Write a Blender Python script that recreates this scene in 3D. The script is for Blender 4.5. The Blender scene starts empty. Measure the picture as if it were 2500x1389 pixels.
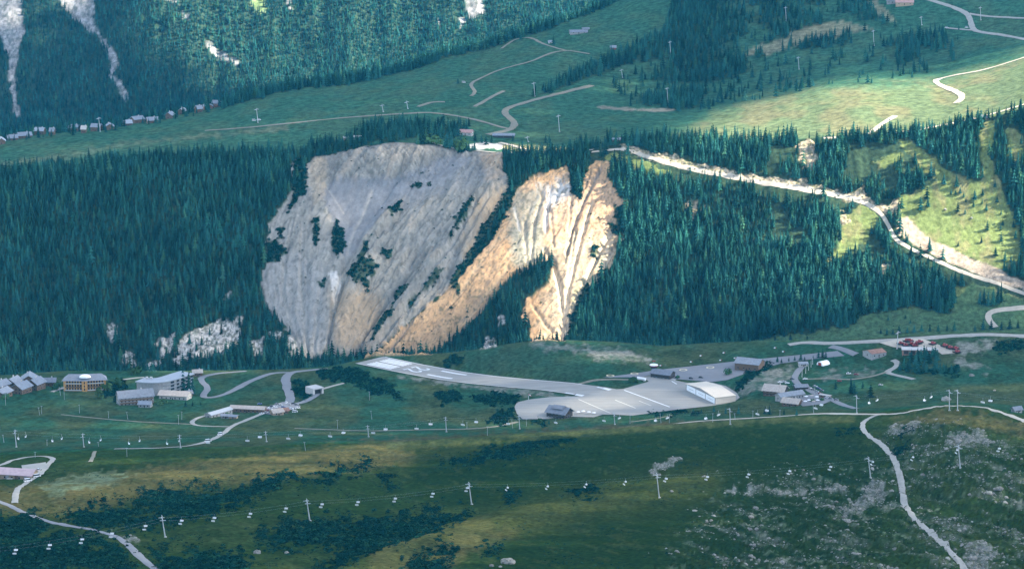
import bpy, math, random
import numpy as np
from mathutils import Vector
from mathutils.geometry import delaunay_2d_cdt

# ------------------------------------------------------------------ camera, sky, sun, exposure
S = bpy.context.scene
COL = S.collection
FPX = 6720.0                      # focal length in pixels of a 2500 px wide frame
PITCH = math.radians(-12.0)
CP, SP = math.cos(PITCH), math.sin(PITCH)
cam_d = bpy.data.cameras.new('camera')
cam_d.sensor_width = 36.0
cam_d.lens = 36.0 * FPX / 2500.0
cam_d.clip_start = 1.0
cam_d.clip_end = 30000.0
cam = bpy.data.objects.new('camera', cam_d)
cam.rotation_euler = (math.radians(90.0) + PITCH, 0, 0)
COL.objects.link(cam)
S.camera = cam

SUN_EL = math.radians(40.0)
SUN_AZ = math.radians(90.0)       # clockwise from +Y: the sun stands to the right of the view
SUNV = Vector((math.sin(SUN_AZ) * math.cos(SUN_EL), math.cos(SUN_AZ) * math.cos(SUN_EL), math.sin(SUN_EL)))
world = bpy.data.worlds.new('World')
S.world = world
world.use_nodes = True
wn = world.node_tree
wn.nodes.clear()
w_out = wn.nodes.new('ShaderNodeOutputWorld')
w_bg = wn.nodes.new('ShaderNodeBackground')
w_sky = wn.nodes.new('ShaderNodeTexSky')
w_sky.sky_type = 'NISHITA'
w_sky.sun_disc = False
w_sky.sun_elevation = SUN_EL
w_sky.sun_rotation = SUN_AZ
w_sky.altitude = 2000.0
w_sky.air_density = 1.0
w_sky.dust_density = 2.5
w_sky.ozone_density = 1.0
w_bg.inputs['Strength'].default_value = 0.15
w_bw = wn.nodes.new('ShaderNodeRGBToBW')          # broken cloud whitens the sky light
w_mix = wn.nodes.new('ShaderNodeMix'); w_mix.data_type = 'RGBA'; w_mix.inputs[0].default_value = 0.48
wn.links.new(w_sky.outputs[0], w_bw.inputs[0])
wn.links.new(w_sky.outputs[0], w_mix.inputs[6])
wn.links.new(w_bw.outputs[0], w_mix.inputs[7])
wn.links.new(w_mix.outputs[2], w_bg.inputs['Color'])
wn.links.new(w_bg.outputs[0], w_out.inputs['Surface'])

sun_d = bpy.data.lights.new('sun', 'SUN')
sun_d.energy = 5.0
sun_d.angle = math.radians(0.53)
sun_d.color = (1.0, 0.90, 0.74)
sun = bpy.data.objects.new('sun', sun_d)
sun.rotation_euler = (-SUNV).to_track_quat('-Z', 'Y').to_euler()
sun.location = (600, 1000, 900)
COL.objects.link(sun)

S.view_settings.view_transform = 'Standard'
S.view_settings.look = 'None'
S.view_settings.gamma = 1.0
S.view_settings.exposure = 2.3
S.render.engine = 'CYCLES'
S.cycles.use_denoising = True
S.cycles.max_bounces = 6
S.cycles.diffuse_bounces = 2
S.cycles.glossy_bounces = 1
S.cycles.transmission_bounces = 1
S.cycles.volume_bounces = 1
S.cycles.transparent_max_bounces = 4
S.cycles.caustics_reflective = False
S.cycles.caustics_refractive = False

random.seed(7)
RNG = np.random.default_rng(7)

# ------------------------------------------------------------------ noise
def _hash(ix, iy, seed):
    n = (ix.astype(np.int64) * 374761393 + iy.astype(np.int64) * 668265263 + seed * 1274126177) & 0x7fffffff
    n = ((n ^ (n >> 13)) * 1274126177) & 0x7fffffff
    n = ((n ^ (n >> 16)) * 60493) & 0x7fffffff
    return (n & 0xffff) / 65535.0

def vnoise(x, y, seed=0):
    x0 = np.floor(x); y0 = np.floor(y)
    fx = x - x0; fy = y - y0
    fx = fx * fx * fx * (fx * (fx * 6 - 15) + 10); fy = fy * fy * fy * (fy * (fy * 6 - 15) + 10)
    a = _hash(x0, y0, seed); b = _hash(x0 + 1, y0, seed)
    c = _hash(x0, y0 + 1, seed); d = _hash(x0 + 1, y0 + 1, seed)
    return (a + (b - a) * fx) * (1 - fy) + (c + (d - c) * fx) * fy

def fbm(x, y, seed=0, octv=4, gain=0.5):
    s = 0.0; amp = 1.0; tot = 0.0
    ca, sa = math.cos(0.6), math.sin(0.6)
    for o in range(octv):
        s = s + amp * (vnoise(x, y, seed + o * 17) * 2 - 1)
        tot += amp; amp *= gain
        x, y = (x * ca - y * sa) * 2.03 + 11.3, (x * sa + y * ca) * 2.03 + 5.7
    return s / tot

def ss(e0, e1, x):
    t = np.clip((x - e0) / (e1 - e0), 0, 1)
    return t * t * (3 - 2 * t)

# ------------------------------------------------------------------ pixel <-> world
def pix_at(u, v):
    x = (np.asarray(u, float) - 1250.0) / FPX
    y = -(np.asarray(v, float) - 694.5) / FPX
    den = CP - y * SP
    return x / den, (SP + y * CP) / den

def project(X, Y, Z):
    dep = Y * CP + Z * SP
    return 1250.0 + FPX * X / dep, 694.5 - FPX * (-SP * Y + CP * Z) / dep

# ------------------------------------------------------------------ terrain: a height field on rays of constant X / Y
# each line: image height of a ground line over u, and either its altitude ('Z') or its plan distance ('Y')
def L(vs, kind, vals, n):
    return dict(v=vs, kind=kind, vals=vals, n=n)

LINES = [
    L([(0, 1750)], 'Z', [(0, -313)], 5),
    L([(0, 1480)], 'Z', [(0, -368)], 12),
    L([(0, 1392)], 'Z', [(0, -398)], 60),
    L([(0, 1240), (600, 1238), (1250, 1235), (1900, 1212), (2500, 1190)], 'Z', [(0, -459), (1250, -459), (2500, -452)], 58),
    L([(-150, 1112), (0, 1108), (250, 1099), (480, 1093), (700, 1088), (1000, 1080), (1250, 1066), (1450, 1050), (1700, 1034),
       (2000, 1016), (2150, 1010), (2320, 992), (2420, 998), (2500, 1015), (2650, 1030)], 'Z',
      [(0, -558), (700, -560), (1250, -563), (1700, -565), (2150, -560), (2320, -553), (2500, -550)], 26),
    L([(0, 1047), (300, 1052), (600, 1042), (900, 1036), (1270, 1024), (1500, 1014), (1760, 988), (1900, 985), (2100, 978),
       (2300, 965), (2500, 965)], 'Z', [(0, -612), (600, -618), (1270, -630), (1500, -632), (1760, -628), (2100, -612), (2500, -604)], 24),
    L([(0, 1000), (300, 1000), (500, 988), (700, 977), (900, 967), (1100, 970), (1300, 977), (1457, 985), (1600, 978), (1760, 960),
       (1900, 955), (2100, 940), (2300, 930), (2500, 925)], 'Z',
      [(0, -628), (300, -630), (700, -640), (1100, -638), (1300, -634), (1457, -632), (1760, -631), (1900, -624), (2100, -618), (2500, -612)], 28),
    L([(0, 945), (300, 937), (480, 926), (700, 912), (800, 902), (902, 878), (1098, 918), (1260, 935), (1457, 958), (1600, 940),
       (1760, 925), (1900, 913), (2100, 890), (2300, 880), (2500, 870)], 'Z',
      [(0, -640), (300, -642), (480, -647), (700, -655), (902, -651.5), (1098, -648.5), (1260, -641), (1457, -632), (1600, -632), (1760, -632),
       (1900, -629), (2100, -622), (2300, -615), (2500, -610)], 44),
    L([(-150, 925), (0, 915), (150, 905), (480, 905), (700, 902), (800, 895), (862, 881), (925, 868.5), (1000, 869), (1090, 866), (1180, 855),
       (1250, 842), (1330, 832), (1500, 838), (1620, 848), (1700, 843), (1800, 838), (1950, 834), (2100, 830), (2240, 820),
       (2400, 814), (2650, 814)], 'Z',
      [(0, -650), (480, -655), (700, -657), (800, -655), (865, -651.7), (937, -651.6), (1090, -647), (1200, -637), (1330, -628), (1500, -630), (1620, -634),
       (1800, -626), (2100, -612), (2240, -606), (2500, -602)], 8),
    ('rel', 130, -55, 8),
    L(('rel', 14), 'dY', 300, 112),
    L([(0, 650), (700, 620), (1300, 600), (1900, 580), (2500, 560)], 'Y', [(0, 3100), (1300, 3110), (2500, 3070)], 124),
    L([(-150, 445), (0, 430), (200, 410), (400, 383), (560, 380), (700, 386), (760, 383), (830, 373), (900, 356), (970, 348), (1060, 353),
       (1110, 362), (1230, 376), (1360, 376), (1440, 368), (1500, 354), (1600, 345), (1750, 350), (1900, 346), (2000, 338), (2200, 326),
       (2300, 312), (2400, 290), (2500, 262), (2650, 220)], 'Y', [(0, 3260), (700, 3270), (1000, 3260), (1300, 3240), (1600, 3210), (2500, 3170)], 48),
    L([(-150, 400), (0, 385), (200, 362), (400, 340), (600, 318), (800, 305), (1000, 297), (1150, 300), (1300, 300), (1500, 290),
       (1650, 285), (1750, 272), (1900, 240), (2000, 215), (2080, 204), (2180, 207), (2280, 203), (2400, 180), (2500, 150), (2650, 110)],
      'Y', [(0, 3420), (1000, 3430), (1300, 3460), (1700, 3500), (2080, 3480), (2500, 3480)], 36),
    L([(0, 358), (400, 308), (700, 262), (1000, 230), (1300, 222), (1500, 235), (1700, 240), (1900, 215), (2000, 196), (2300, 150), (2500, 100)],
      'Y', [(0, 3520), (1000, 3660), (1500, 3700), (2000, 3720), (2500, 3760)], 58),
    L([(-150, 355), (0, 342), (100, 330), (250, 318), (400, 292), (530, 266), (600, 246), (700, 220), (860, 199), (1000, 170), (1090, 135),
       (1170, 122), (1250, 94), (1320, 73), (1400, 47), (1500, 6), (1600, -40), (1800, -100), (2500, -220), (2650, -240)],
      'Y', [(0, 3650), (600, 3850), (1000, 4000), (1250, 4150), (1500, 4350), (2000, 4500), (2500, 4500)], 10),
    ('rel', 350, -120, 10),
    L(('rel', 15), 'Y', [(0, 5600), (1000, 5780), (1500, 5900)], 150),
    L('fartop', 'Y', [(0, 6150), (1000, 6180), (2500, 6250)], 10),
    L('beyond', 'Y', [(0, 6650)], 0),
]
U0, U1, DU = -170.0, 2670.0, 2.6
NC = int((U1 - U0) / DU) + 1
A0 = pix_at(U0, 694.5)[0]; A1 = pix_at(U1, 694.5)[0]
ACOL = np.linspace(A0, A1, NC)
UCOL = 1250.0 + ACOL * FPX * CP     # column's u at the image centre row

def gsmooth(a, sig):
    n = int(sig * 3)
    k = np.exp(-0.5 * (np.arange(-n, n + 1) / sig) ** 2); k /= k.sum()
    return np.convolve(np.pad(a, n, mode='edge'), k, mode='valid')

T_K, Y_K, V_K = [], [], []
for ln in LINES:
    if isinstance(ln, tuple):
        Yp = Y_K[-1] + ln[1]; Zp = T_K[-1] * Y_K[-1] + ln[2]
        T_K.append(Zp / Yp); Y_K.append(Yp); V_K.append(V_K[-1]); continue
    vs = ln['v']
    if vs == 'fartop':
        vv = np.minimum(-130.0, V_K[-1] - 60)
    elif vs == 'beyond':
        vv = V_K[-1] - 260
    elif isinstance(vs, tuple):
        vv = V_K[-1] + vs[1]
    else:
        p = np.array(vs, float)
        vv = gsmooth(np.interp(UCOL, p[:, 0], p[:, 1]), 4.0)
    tt = pix_at(UCOL, vv)[1]
    if ln['kind'] == 'dY':
        Yk = Y_K[-2] + ln['vals']
    else:
        q = np.array(ln['vals'], float)
        val = gsmooth(np.interp(UCOL, q[:, 0], q[:, 1]), 8.0)
        Yk = val / tt if ln['kind'] == 'Z' else val
    T_K.append(tt); Y_K.append(Yk); V_K.append(vv)
for k in range(1, len(Y_K)):
    Y_K[k] = np.maximum(Y_K[k], Y_K[k - 1] + 20)
YK = np.stack(Y_K, 1); ZK = np.stack(T_K, 1) * YK
NSEG = [(l[3] if isinstance(l, tuple) else l['n']) for l in LINES][:-1]
h = np.diff(YK, axis=1); dl = np.diff(ZK, axis=1) / h
m = np.zeros_like(YK)
w1 = 2 * h[:, 1:] + h[:, :-1]; w2 = h[:, 1:] + 2 * h[:, :-1]
prod = dl[:, 1:] * dl[:, :-1]
with np.errstate(divide='ignore', invalid='ignore'):
    hm = (w1 + w2) / (w1 / dl[:, :-1] + w2 / dl[:, 1:])
m[:, 1:-1] = np.where(prod > 0, hm, 0)
m[:, 0] = dl[:, 0]; m[:, -1] = dl[:, -1]
rowsY, rowsZ, ROWLINE = [], [], []
for k, n in enumerate(NSEG):
    s = np.arange(n) / n
    s_ = s[None, :]
    hh = h[:, k:k + 1]
    h00 = 2 * s_ ** 3 - 3 * s_ ** 2 + 1; h10 = s_ ** 3 - 2 * s_ ** 2 + s_
    h01 = -2 * s_ ** 3 + 3 * s_ ** 2; h11 = s_ ** 3 - s_ ** 2
    rowsY.append(YK[:, k:k + 1] + s_ * hh)
    rowsZ.append(h00 * ZK[:, k:k + 1] + h10 * hh * m[:, k:k + 1] + h01 * ZK[:, k + 1:k + 2] + h11 * hh * m[:, k + 1:k + 2])
    ROWLINE += [k + x for x in s]
rowsY.append(YK[:, -1:]); rowsZ.append(ZK[:, -1:]); ROWLINE.append(float(len(NSEG)))
GY = np.concatenate(rowsY, 1); GZ = np.concatenate(rowsZ, 1)
NR = GY.shape[1]
ROWLINE = np.array(ROWLINE)
GX = GY * ACOL[:, None]
KL = np.broadcast_to(ROWLINE[None, :], GY.shape)
def row_of(line):
    return int(np.argmin(np.abs(ROWLINE - line)))
LAY = {'FG': (0, row_of(8)), 'MID': (row_of(10), row_of(12)), 'UP': (row_of(12), row_of(15)), 'FAR': (row_of(17), row_of(18))}
LAYK = {'FG': (-1, 8.0), 'MID': (8.001, 12.0), 'UP': (12.001, 15.0), 'FAR': (15.001, 99)}

# polygon weights in the picture plane of the undisplaced ground, used once to lay out ground cover on the terrain
PU, PV = project(GX, GY, GZ)
RAGN = fbm(PU / 14.0, PV / 10.0, 301, 4)

def poly_sd(px, py, poly):
    P = np.array(poly, float); n = len(P)
    inside = np.zeros(px.shape, bool); dmin = np.full(px.shape, 1e9)
    for i in range(n):
        x1, y1 = P[i]; x2, y2 = P[(i + 1) % n]
        c = ((y1 > py) != (y2 > py))
        with np.errstate(divide='ignore', invalid='ignore'):
            xi = (x2 - x1) * (py - y1) / ((y2 - y1) if y2 != y1 else 1e-9) + x1
        inside ^= c & (px < xi)
        ex, ey = x2 - x1, y2 - y1
        t = np.clip(((px - x1) * ex + (py - y1) * ey) / max(ex * ex + ey * ey, 1e-9), 0, 1)
        dmin = np.minimum(dmin, (px - x1 - t * ex) ** 2 + (py - y1 - t * ey) ** 2)
    d = np.sqrt(dmin)
    return np.where(inside, d, -d)

def wpoly(poly, layer, soft=6.0, rag=8.0):
    P = np.array(poly, float)
    k0, k1 = LAYK[layer]
    mg = soft + rag + 4
    sel = (KL > k0) & (KL <= k1) & (PU > P[:, 0].min() - mg) & (PU < P[:, 0].max() + mg) & (PV > P[:, 1].min() - mg) & (PV < P[:, 1].max() + mg)
    w = np.zeros(GY.shape, np.float32)
    if sel.any():
        sd = poly_sd(PU[sel], PV[sel], poly) + RAGN[sel] * rag
        w[sel] = ss(-soft / 2, soft / 2, sd)
    return w

def wline(pts, layer, half, soft=2.0, rag=0.0):
    k0, k1 = LAYK[layer]
    P = np.array(pts, float); mg = half + soft + rag + 3
    sel = (KL > k0) & (KL <= k1) & (PU > P[:, 0].min() - mg) & (PU < P[:, 0].max() + mg) & (PV > P[:, 1].min() - mg) & (PV < P[:, 1].max() + mg)
    w = np.zeros(GY.shape, np.float32)
    if not sel.any():
        return w
    px, py = PU[sel], PV[sel]
    dm = np.full(px.shape, 1e9)
    for i in range(len(P) - 1):
        x1, y1 = P[i]; ex, ey = P[i + 1] - P[i]
        t = np.clip(((px - x1) * ex + (py - y1) * ey) / max(ex * ex + ey * ey, 1e-9), 0, 1)
        dm = np.minimum(dm, (px - x1 - t * ex) ** 2 + (py - y1 - t * ey) ** 2)
    w[sel] = ss(soft / 2, -soft / 2, np.sqrt(dm) - half + RAGN[sel] * rag)
    return w
# ------------------------------------------------------------------ ground zones
P_GREY = [(745, 402), (768, 382), (830, 373), (900, 356), (970, 347), (1060, 353), (1112, 364), (1232, 377), (1228, 410), (1240, 440), (1248, 470),
          (1215, 530), (1175, 590), (1130, 650), (1090, 710), (1010, 775), (930, 850), (900, 870), (730, 875), (712, 822), (690, 790), (660, 762),
          (640, 720), (636, 690), (650, 640), (648, 600), (656, 560), (668, 528), (692, 498), (705, 470), (735, 440)]
P_ORANGE = [(1250, 480), (1290, 440), (1340, 420), (1380, 405), (1392, 430), (1396, 470), (1415, 480), (1425, 440), (1442, 405), (1470, 392),
            (1487, 400), (1482, 440), (1500, 455), (1515, 480), (1532, 492), (1522, 512), (1502, 522), (1512, 545), (1532, 562), (1528, 585), (1500, 602),
            (1502, 640), (1480, 662), (1450, 700), (1430, 740), (1400, 795), (1378, 850), (1300, 850), (1290, 790), (1272, 768), (1287, 725), (1342, 692),
            (1350, 655), (1335, 633), (1250, 668), (1150, 782), (1060, 862), (890, 875), (930, 850), (1010, 775), (1090, 712), (1140, 650), (1205, 580), (1225, 535)]
P_SPUR = [(706, 405), (722, 390), (742, 397), (738, 425), (722, 447), (707, 430)]
P_WHITE = [[(592, 772), (580, 850), (545, 872), (505, 866), (470, 882), (425, 905), (425, 862), (445, 830), (482, 812), (520, 790), (552, 772), (566, 785)],
           [(262, 790), (275, 775), (286, 800), (278, 832), (266, 830)], [(375, 832), (430, 818), (422, 850), (395, 880), (384, 870), (390, 845)],
           [(296, 850), (325, 858), (330, 890), (318, 905), (306, 885)], [(350, 885), (400, 872), (392, 900), (360, 905)],
           [(552, 725), (563, 705), (566, 735), (556, 740)], [(700, 830), (715, 822), (732, 860), (722, 880), (700, 878)],
           [(610, 830), (640, 820), (645, 860), (622, 865)], [(660, 815), (690, 810), (695, 835), (668, 838)],
           [(1172, 850), (1190, 818), (1212, 838), (1210, 856), (1180, 858)], [(1216, 775), (1230, 768), (1234, 790), (1222, 795)]]
P_CLEAR = [[(1800, 862), (1840, 828), (1980, 812), (2070, 800), (2100, 772), (2200, 755), (2320, 762), (2340, 722), (2370, 692), (2700, 800), (2700, 880), (1800, 870)],
           [(2196, 545), (2200, 480), (2290, 445), (2240, 400), (2195, 345), (2215, 340), (2262, 375), (2330, 430), (2398, 440), (2392, 330), (2408, 292), (2430, 295),
            (2418, 380), (2450, 470), (2490, 560), (2500, 645), (2440, 660), (2350, 625), (2250, 592), (2204, 575)],
           [(2062, 520), (2112, 500), (2150, 528), (2118, 580), (2055, 640), (2018, 642), (2050, 600)],
           [(2130, 395), (2200, 372), (2210, 395), (2150, 412)], [(1700, 345), (1790, 345), (1700, 352)],
           [(2325, 700), (2420, 700), (2500, 730), (2500, 770), (2400, 770), (2340, 750)],
           [(2455, 300), (2500, 340), (2490, 420), (2460, 380)], [(1460, 385), (1500, 372), (1560, 385), (1640, 420), (1600, 425), (1540, 400)]]
P_CLEARROCK = [[(1945, 348), (1982, 346), (2006, 392), (1990, 402), (1972, 432), (1962, 402), (1950, 380)], [(1672, 492), (1700, 478), (1712, 500), (1690, 530), (1675, 515)],
               [(1545, 360), (1575, 372), (1610, 372), (1650, 380), (1685, 400), (1640, 398), (1560, 378)], [(1690, 398), (1745, 408), (1800, 428), (1740, 424)],
               [(1820, 425), (1860, 428), (1920, 448), (1870, 442)], [(2060, 478), (2085, 468), (2108, 452), (2118, 478), (2132, 498), (2080, 488)],
               [(2146, 508), (2192, 488), (2202, 515), (2168, 532)], [(1950, 445), (1970, 430), (1978, 455), (1955, 462)], [(2050, 520), (2068, 515), (2070, 540), (2058, 548)],
               [(2140, 655), (2170, 650), (2165, 668), (2142, 666)], [(2238, 712), (2250, 695), (2262, 715), (2248, 725)]]
P_BANK = [(2186, 538), (2215, 528), (2262, 580), (2350, 620), (2450, 662), (2510, 695), (2510, 712), (2380, 668), (2260, 612), (2198, 578)]
P_CLIFFSHRUB = [[(820, 530), (838, 555), (842, 600), (824, 632), (808, 600), (812, 560)],
                [(1250, 440), (1258, 470), (1225, 545), (1192, 588), (1142, 650), (1112, 700), (1098, 690), (1150, 605), (1172, 560), (1205, 515)],
                [(1158, 478), (1138, 530), (1098, 590), (1108, 550), (1142, 488)], [(978, 475), (982, 500), (956, 528), (940, 515), (962, 495)],
                [(1052, 424), (1020, 442), (1005, 436), (1030, 428)], [(680, 552), (692, 560), (690, 585), (678, 582)], [(645, 622), (668, 595), (700, 610), (690, 625), (660, 636)],
                [(868, 650), (895, 592), (905, 585), (885, 650), (842, 690), (850, 660)], [(965, 705), (995, 700), (990, 720), (970, 728)], [(765, 545), (775, 560), (772, 595), (765, 580)],
                [(1508, 505), (1535, 500), (1540, 545), (1515, 535)], [(1440, 735), (1455, 690), (1430, 690), (1395, 760), (1380, 830), (1400, 830)],
                [(1112, 360), (1136, 345), (1138, 365), (1118, 376)], [(720, 395), (748, 385), (748, 470), (720, 490), (702, 520), (712, 470)],
                [(1488, 540), (1530, 545), (1532, 575), (1500, 570)], [(935, 790), (960, 740), (975, 735), (940, 805), (900, 855), (905, 835)],
                [(1450, 600), (1465, 590), (1450, 625), (1438, 630)], [(1390, 440), (1398, 400), (1424, 420), (1418, 485), (1400, 470)]]
_c = lambda pts: [(640 + x / 1.5033, 340 + y / 1.5033) for x, y in pts]
P_CLIFFSHRUB += [_c(q) for q in ([(315, 480), (400, 440), (425, 470), (400, 510), (335, 545)], [(480, 548), (530, 540), (515, 585), (490, 585)], [(10, 385), (45, 370), (85, 400), (60, 450), (10, 445)], [(58, 312), (80, 325), (74, 372), (58, 360)], [(200, 525), (238, 500), (228, 545)],
                 [(405, 700), (470, 640), (485, 650), (430, 730)], [(665, 480), (600, 545), (530, 620), (545, 590), (620, 505)], [(185, 290), (205, 290), (205, 360), (188, 350)], [(350, 520), (395, 515), (385, 545)], [(1290, 240), (1345, 260), (1350, 330), (1300, 310)], [(435, 400), (480, 400), (455, 435)], [(690, 640), (740, 480), (700, 600)])]
P_UPFOREST = [([(1285, 240), (1330, 222), (1440, 160), (1560, 108), (1618, 80), (1640, 28), (1665, -80), (2170, -80), (2135, 20), (2190, 58), (2200, 82), (2105, 104), (2000, 118),
                (1900, 132), (1862, 165), (1742, 202), (1650, 205), (1590, 195), (1640, 152), (1545, 152), (1440, 192), (1380, 216), (1320, 238)], 0.97),
              ([(1552, 252), (1580, 236), (1700, 214), (1735, 222), (1692, 266), (1640, 268)], 0.95),
              ([(2070, 142), (2175, 98), (2230, 74), (2300, 84), (2325, 112), (2328, 150), (2250, 138), (2200, 160), (2150, 164)], 0.85),
              ([(820, 352), (880, 312), (1000, 302), (1150, 316), (1130, 334), (1040, 345), (1000, 342), (900, 350)], 0.9),
              ([(700, 398), (760, 350), (830, 345), (900, 345), (900, 360), (770, 384)], 0.9),
              ([(-160, 462), (-160, 432), (200, 400), (400, 378), (560, 372), (720, 360), (720, 398), (0, 440)], 0.9),
              ([(1370, 372), (1420, 350), (1500, 345), (1620, 335), (1790, 342), (1790, 352), (1500, 362), (1400, 376)], 0.9),
              ([(2190, 332), (2300, 312), (2385, 292), (2395, 300), (2300, 322)], 0.6), ([(2430, 292), (2660, 225), (2660, 250), (2440, 300)], 0.9),
              ([(540, 272), (600, 251), (700, 225), (860, 204), (1000, 175), (1090, 140), (1170, 127), (1250, 98), (1330, 74), (1400, 52), (1500, 10), (1500, -20), (540, 240)], 0.95)]
P_UPFOREST.append(([(1480, 200), (1640, 150), (2080, 110), (2340, 60), (2335, 160), (2250, 190), (2060, 215), (1950, 225), (1700, 275), (1540, 262)], 0.10))
P_UPFOREST.append(([(-160, 366), (0, 350), (250, 325), (530, 275), (545, 262), (530, 258), (250, 310), (0, 334), (-160, 345)], 0.16))
P_UPTRACK = [[(1860, 120), (1980, 60), (2060, 52), (2130, 70), (2060, 85), (1960, 105), (1870, 140)], [(1800, 145), (1860, 110), (1850, 130)], [(2140, 0), (2190, 60), (2150, 40), (2110, 5)]]
P_CHUTE = [[(-170, -200), (50, -200), (55, 30), (62, 90), (45, 130), (35, 190), (42, 240), (52, 280), (38, 285), (24, 230), (22, 150), (0, 90), (-170, 60)],
           [(85, -200), (225, -200), (232, 55), (252, 88), (285, 138), (288, 160), (275, 185), (300, 210), (322, 248), (305, 255), (290, 215), (265, 185), (272, 150), (262, 120),
            (238, 75), (200, 50), (150, 10)],
           [(500, 105), (520, 112), (585, 150), (578, 158), (530, 140), (505, 125)], [(1130, -60), (1180, -60), (1182, 25), (1160, 40), (1138, 25)], [(395, -40), (420, -40), (440, 30), (425, 25), (400, 5)],
           [(445, 45), (465, 55), (462, 68), (450, 60)], [(1120, 35), (1135, 30), (1130, 60), (1122, 60)], [(700, -20), (710, -20), (712, 20), (704, 18)], [(1065, 35), (1072, 40), (1070, 60)],
           [(600, -40), (640, -40), (645, 28), (620, 20)]]
P_FGSHRUB = [[(130, 1264), (200, 1240), (300, 1222), (400, 1198), (520, 1198), (590, 1192), (680, 1165), (725, 1170), (610, 1225), (520, 1252), (420, 1282), (300, 1292), (180, 1278)],
             [(-160, 1262), (60, 1255), (120, 1275), (220, 1302), (280, 1322), (322, 1362), (330, 1420), (-160, 1420)],
             [(622, 1305), (740, 1276), (800, 1260), (900, 1262), (1000, 1252), (1150, 1233), (1147, 1252), (1060, 1292), (950, 1334), (830, 1376), (770, 1420), (720, 1420), (830, 1342), (700, 1336), (620, 1328)],
             [(1180, 1112), (1290, 1078), (1400, 1066), (1330, 1098), (1230, 1122), (1080, 1128)], [(955, 1420), (1040, 1345), (1100, 1328), (1112, 1345), (1082, 1372), (1100, 1420)],
             [(370, 1342), (480, 1336), (600, 1352), (590, 1420), (400, 1420)], [(725, 1180), (900, 1130), (905, 1136), (800, 1172)], [(1390, 1200), (1450, 1195), (1455, 1205), (1400, 1215)],
             [(940, 1165), (960, 1160), (960, 1175), (942, 1176)], [(1240, 1210), (1258, 1208), (1256, 1218), (1238, 1222)], [(2190, 1090), (2215, 1080), (2222, 1100), (2195, 1105)],
             [(1190, 1345), (1215, 1338), (1212, 1350), (1192, 1352)], [(2050, 1040), (2085, 1038), (2080, 1050), (2055, 1052)]]
P_PLSHRUB = [[(778, 908), (832, 896), (900, 915), (962, 938), (972, 966), (908, 962), (858, 936), (790, 922)], [(1058, 962), (1110, 955), (1130, 975), (1080, 985)],
             [(1150, 970), (1200, 958), (1270, 968), (1262, 985), (1180, 988)], [(1190, 1030), (1215, 1005), (1250, 1000), (1262, 1022), (1230, 1032)], [(715, 935), (740, 930), (768, 960), (742, 975), (720, 972)],
             [(1300, 1030), (1312, 1015), (1330, 1020), (1325, 1034)], [(1790, 940), (1830, 900), (1880, 885), (1900, 890), (1850, 912), (1800, 955)],
             [(1085, 888), (1095, 872), (1135, 866), (1130, 880), (1105, 890)], [(2200, 900), (2290, 905), (2340, 895), (2335, 915), (2250, 912)], [(960, 962), (990, 955), (985, 975), (962, 975)],
             [(2420, 860), (2440, 835), (2500, 832), (2500, 850), (2450, 862)], [(1590, 1005), (1650, 1000), (1700, 1008), (1600, 1014)], [(255, 962), (240, 940), (300, 925), (310, 940), (280, 962)]]
P_FGROCK = [[(2060, 1235), (2110, 1200), (2140, 1180), (2165, 1190), (2150, 1220), (2110, 1240), (2060, 1262)], [(1580, 1160), (1610, 1130), (1660, 1120), (1640, 1150), (1600, 1165)],
            [(2350, 1330), (2400, 1320), (2430, 1350), (2400, 1400), (2360, 1400)], [(2310, 1095), (2400, 1070), (2420, 1100), (2340, 1115)], [(2170, 1060), (2240, 1040), (2250, 1065), (2190, 1078)],
            [(300, 1312), (335, 1302), (340, 1322), (312, 1320)], [(1770, 1195), (2070, 1192), (2070, 1200), (1770, 1203)]]
P_DRY = [[(-160, 1240), (0, 1190), (300, 1150), (600, 1120), (900, 1080), (1200, 1068), (1600, 1036), (1700, 1036), (1250, 1085), (900, 1150), (600, 1190), (400, 1200), (150, 1262)],
         [(900, 1330), (1150, 1260), (1400, 1230), (1600, 1200), (1650, 1210), (1300, 1300), (1050, 1400), (900, 1400)], [(2180, 1030), (2320, 1005), (2500, 1050), (2500, 1080), (2350, 1060), (2200, 1050)]]
P_PALE = [[(90, 1185), (250, 1150), (330, 1160), (280, 1185), (120, 1215)], [(1090, 925), (1300, 950), (1420, 975), (1280, 965), (1130, 945), (970, 918)], [(1380, 840), (1500, 850), (1620, 880), (1480, 880), (1400, 860)],
          [(1770, 950), (1850, 905), (1930, 895), (1950, 920), (1880, 940), (1820, 962)], [(2340, 840), (2430, 832), (2420, 862), (2330, 862)], [(2318, 885), (2345, 878), (2420, 905), (2400, 912)],
          [(1290, 838), (1350, 833), (1400, 850), (1300, 860)], [(1990, 915), (2060, 908), (2150, 902), (2100, 918), (2000, 925)], [(2015, 905), (2065, 895), (2070, 905), (2030, 910)]]

W = {}
def wmax(polys, layer, soft, rag):
    w = np.zeros(GY.shape, np.float32)
    for p in polys:
        w = np.maximum(w, wpoly(p, layer, soft, rag))
    return w
W['grey'] = np.maximum(wpoly(P_GREY, 'MID', 5, 9), wpoly(P_SPUR, 'MID', 5, 8))
W['orange'] = wpoly(P_ORANGE, 'MID', 5, 9)
W['white'] = wmax(P_WHITE, 'MID', 6, 11)
W['cshrub'] = wmax(P_CLIFFSHRUB, 'MID', 4, 9)
W['clear'] = wmax(P_CLEAR, 'MID', 6, 10)
W['crock'] = wmax(P_CLEARROCK, 'MID', 5, 13)
CUT = [(1520, 360), (1560, 371), (1620, 389), (1700, 409), (1830, 434), (1920, 449), (2000, 463), (2060, 474), (2112, 486), (2155, 508)]
W['crock'] = np.maximum(W['crock'], 0.95 * wline(CUT, 'MID', 6, 4, 9))
W['bank'] = wpoly(P_BANK, 'MID', 5, 5)
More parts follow.
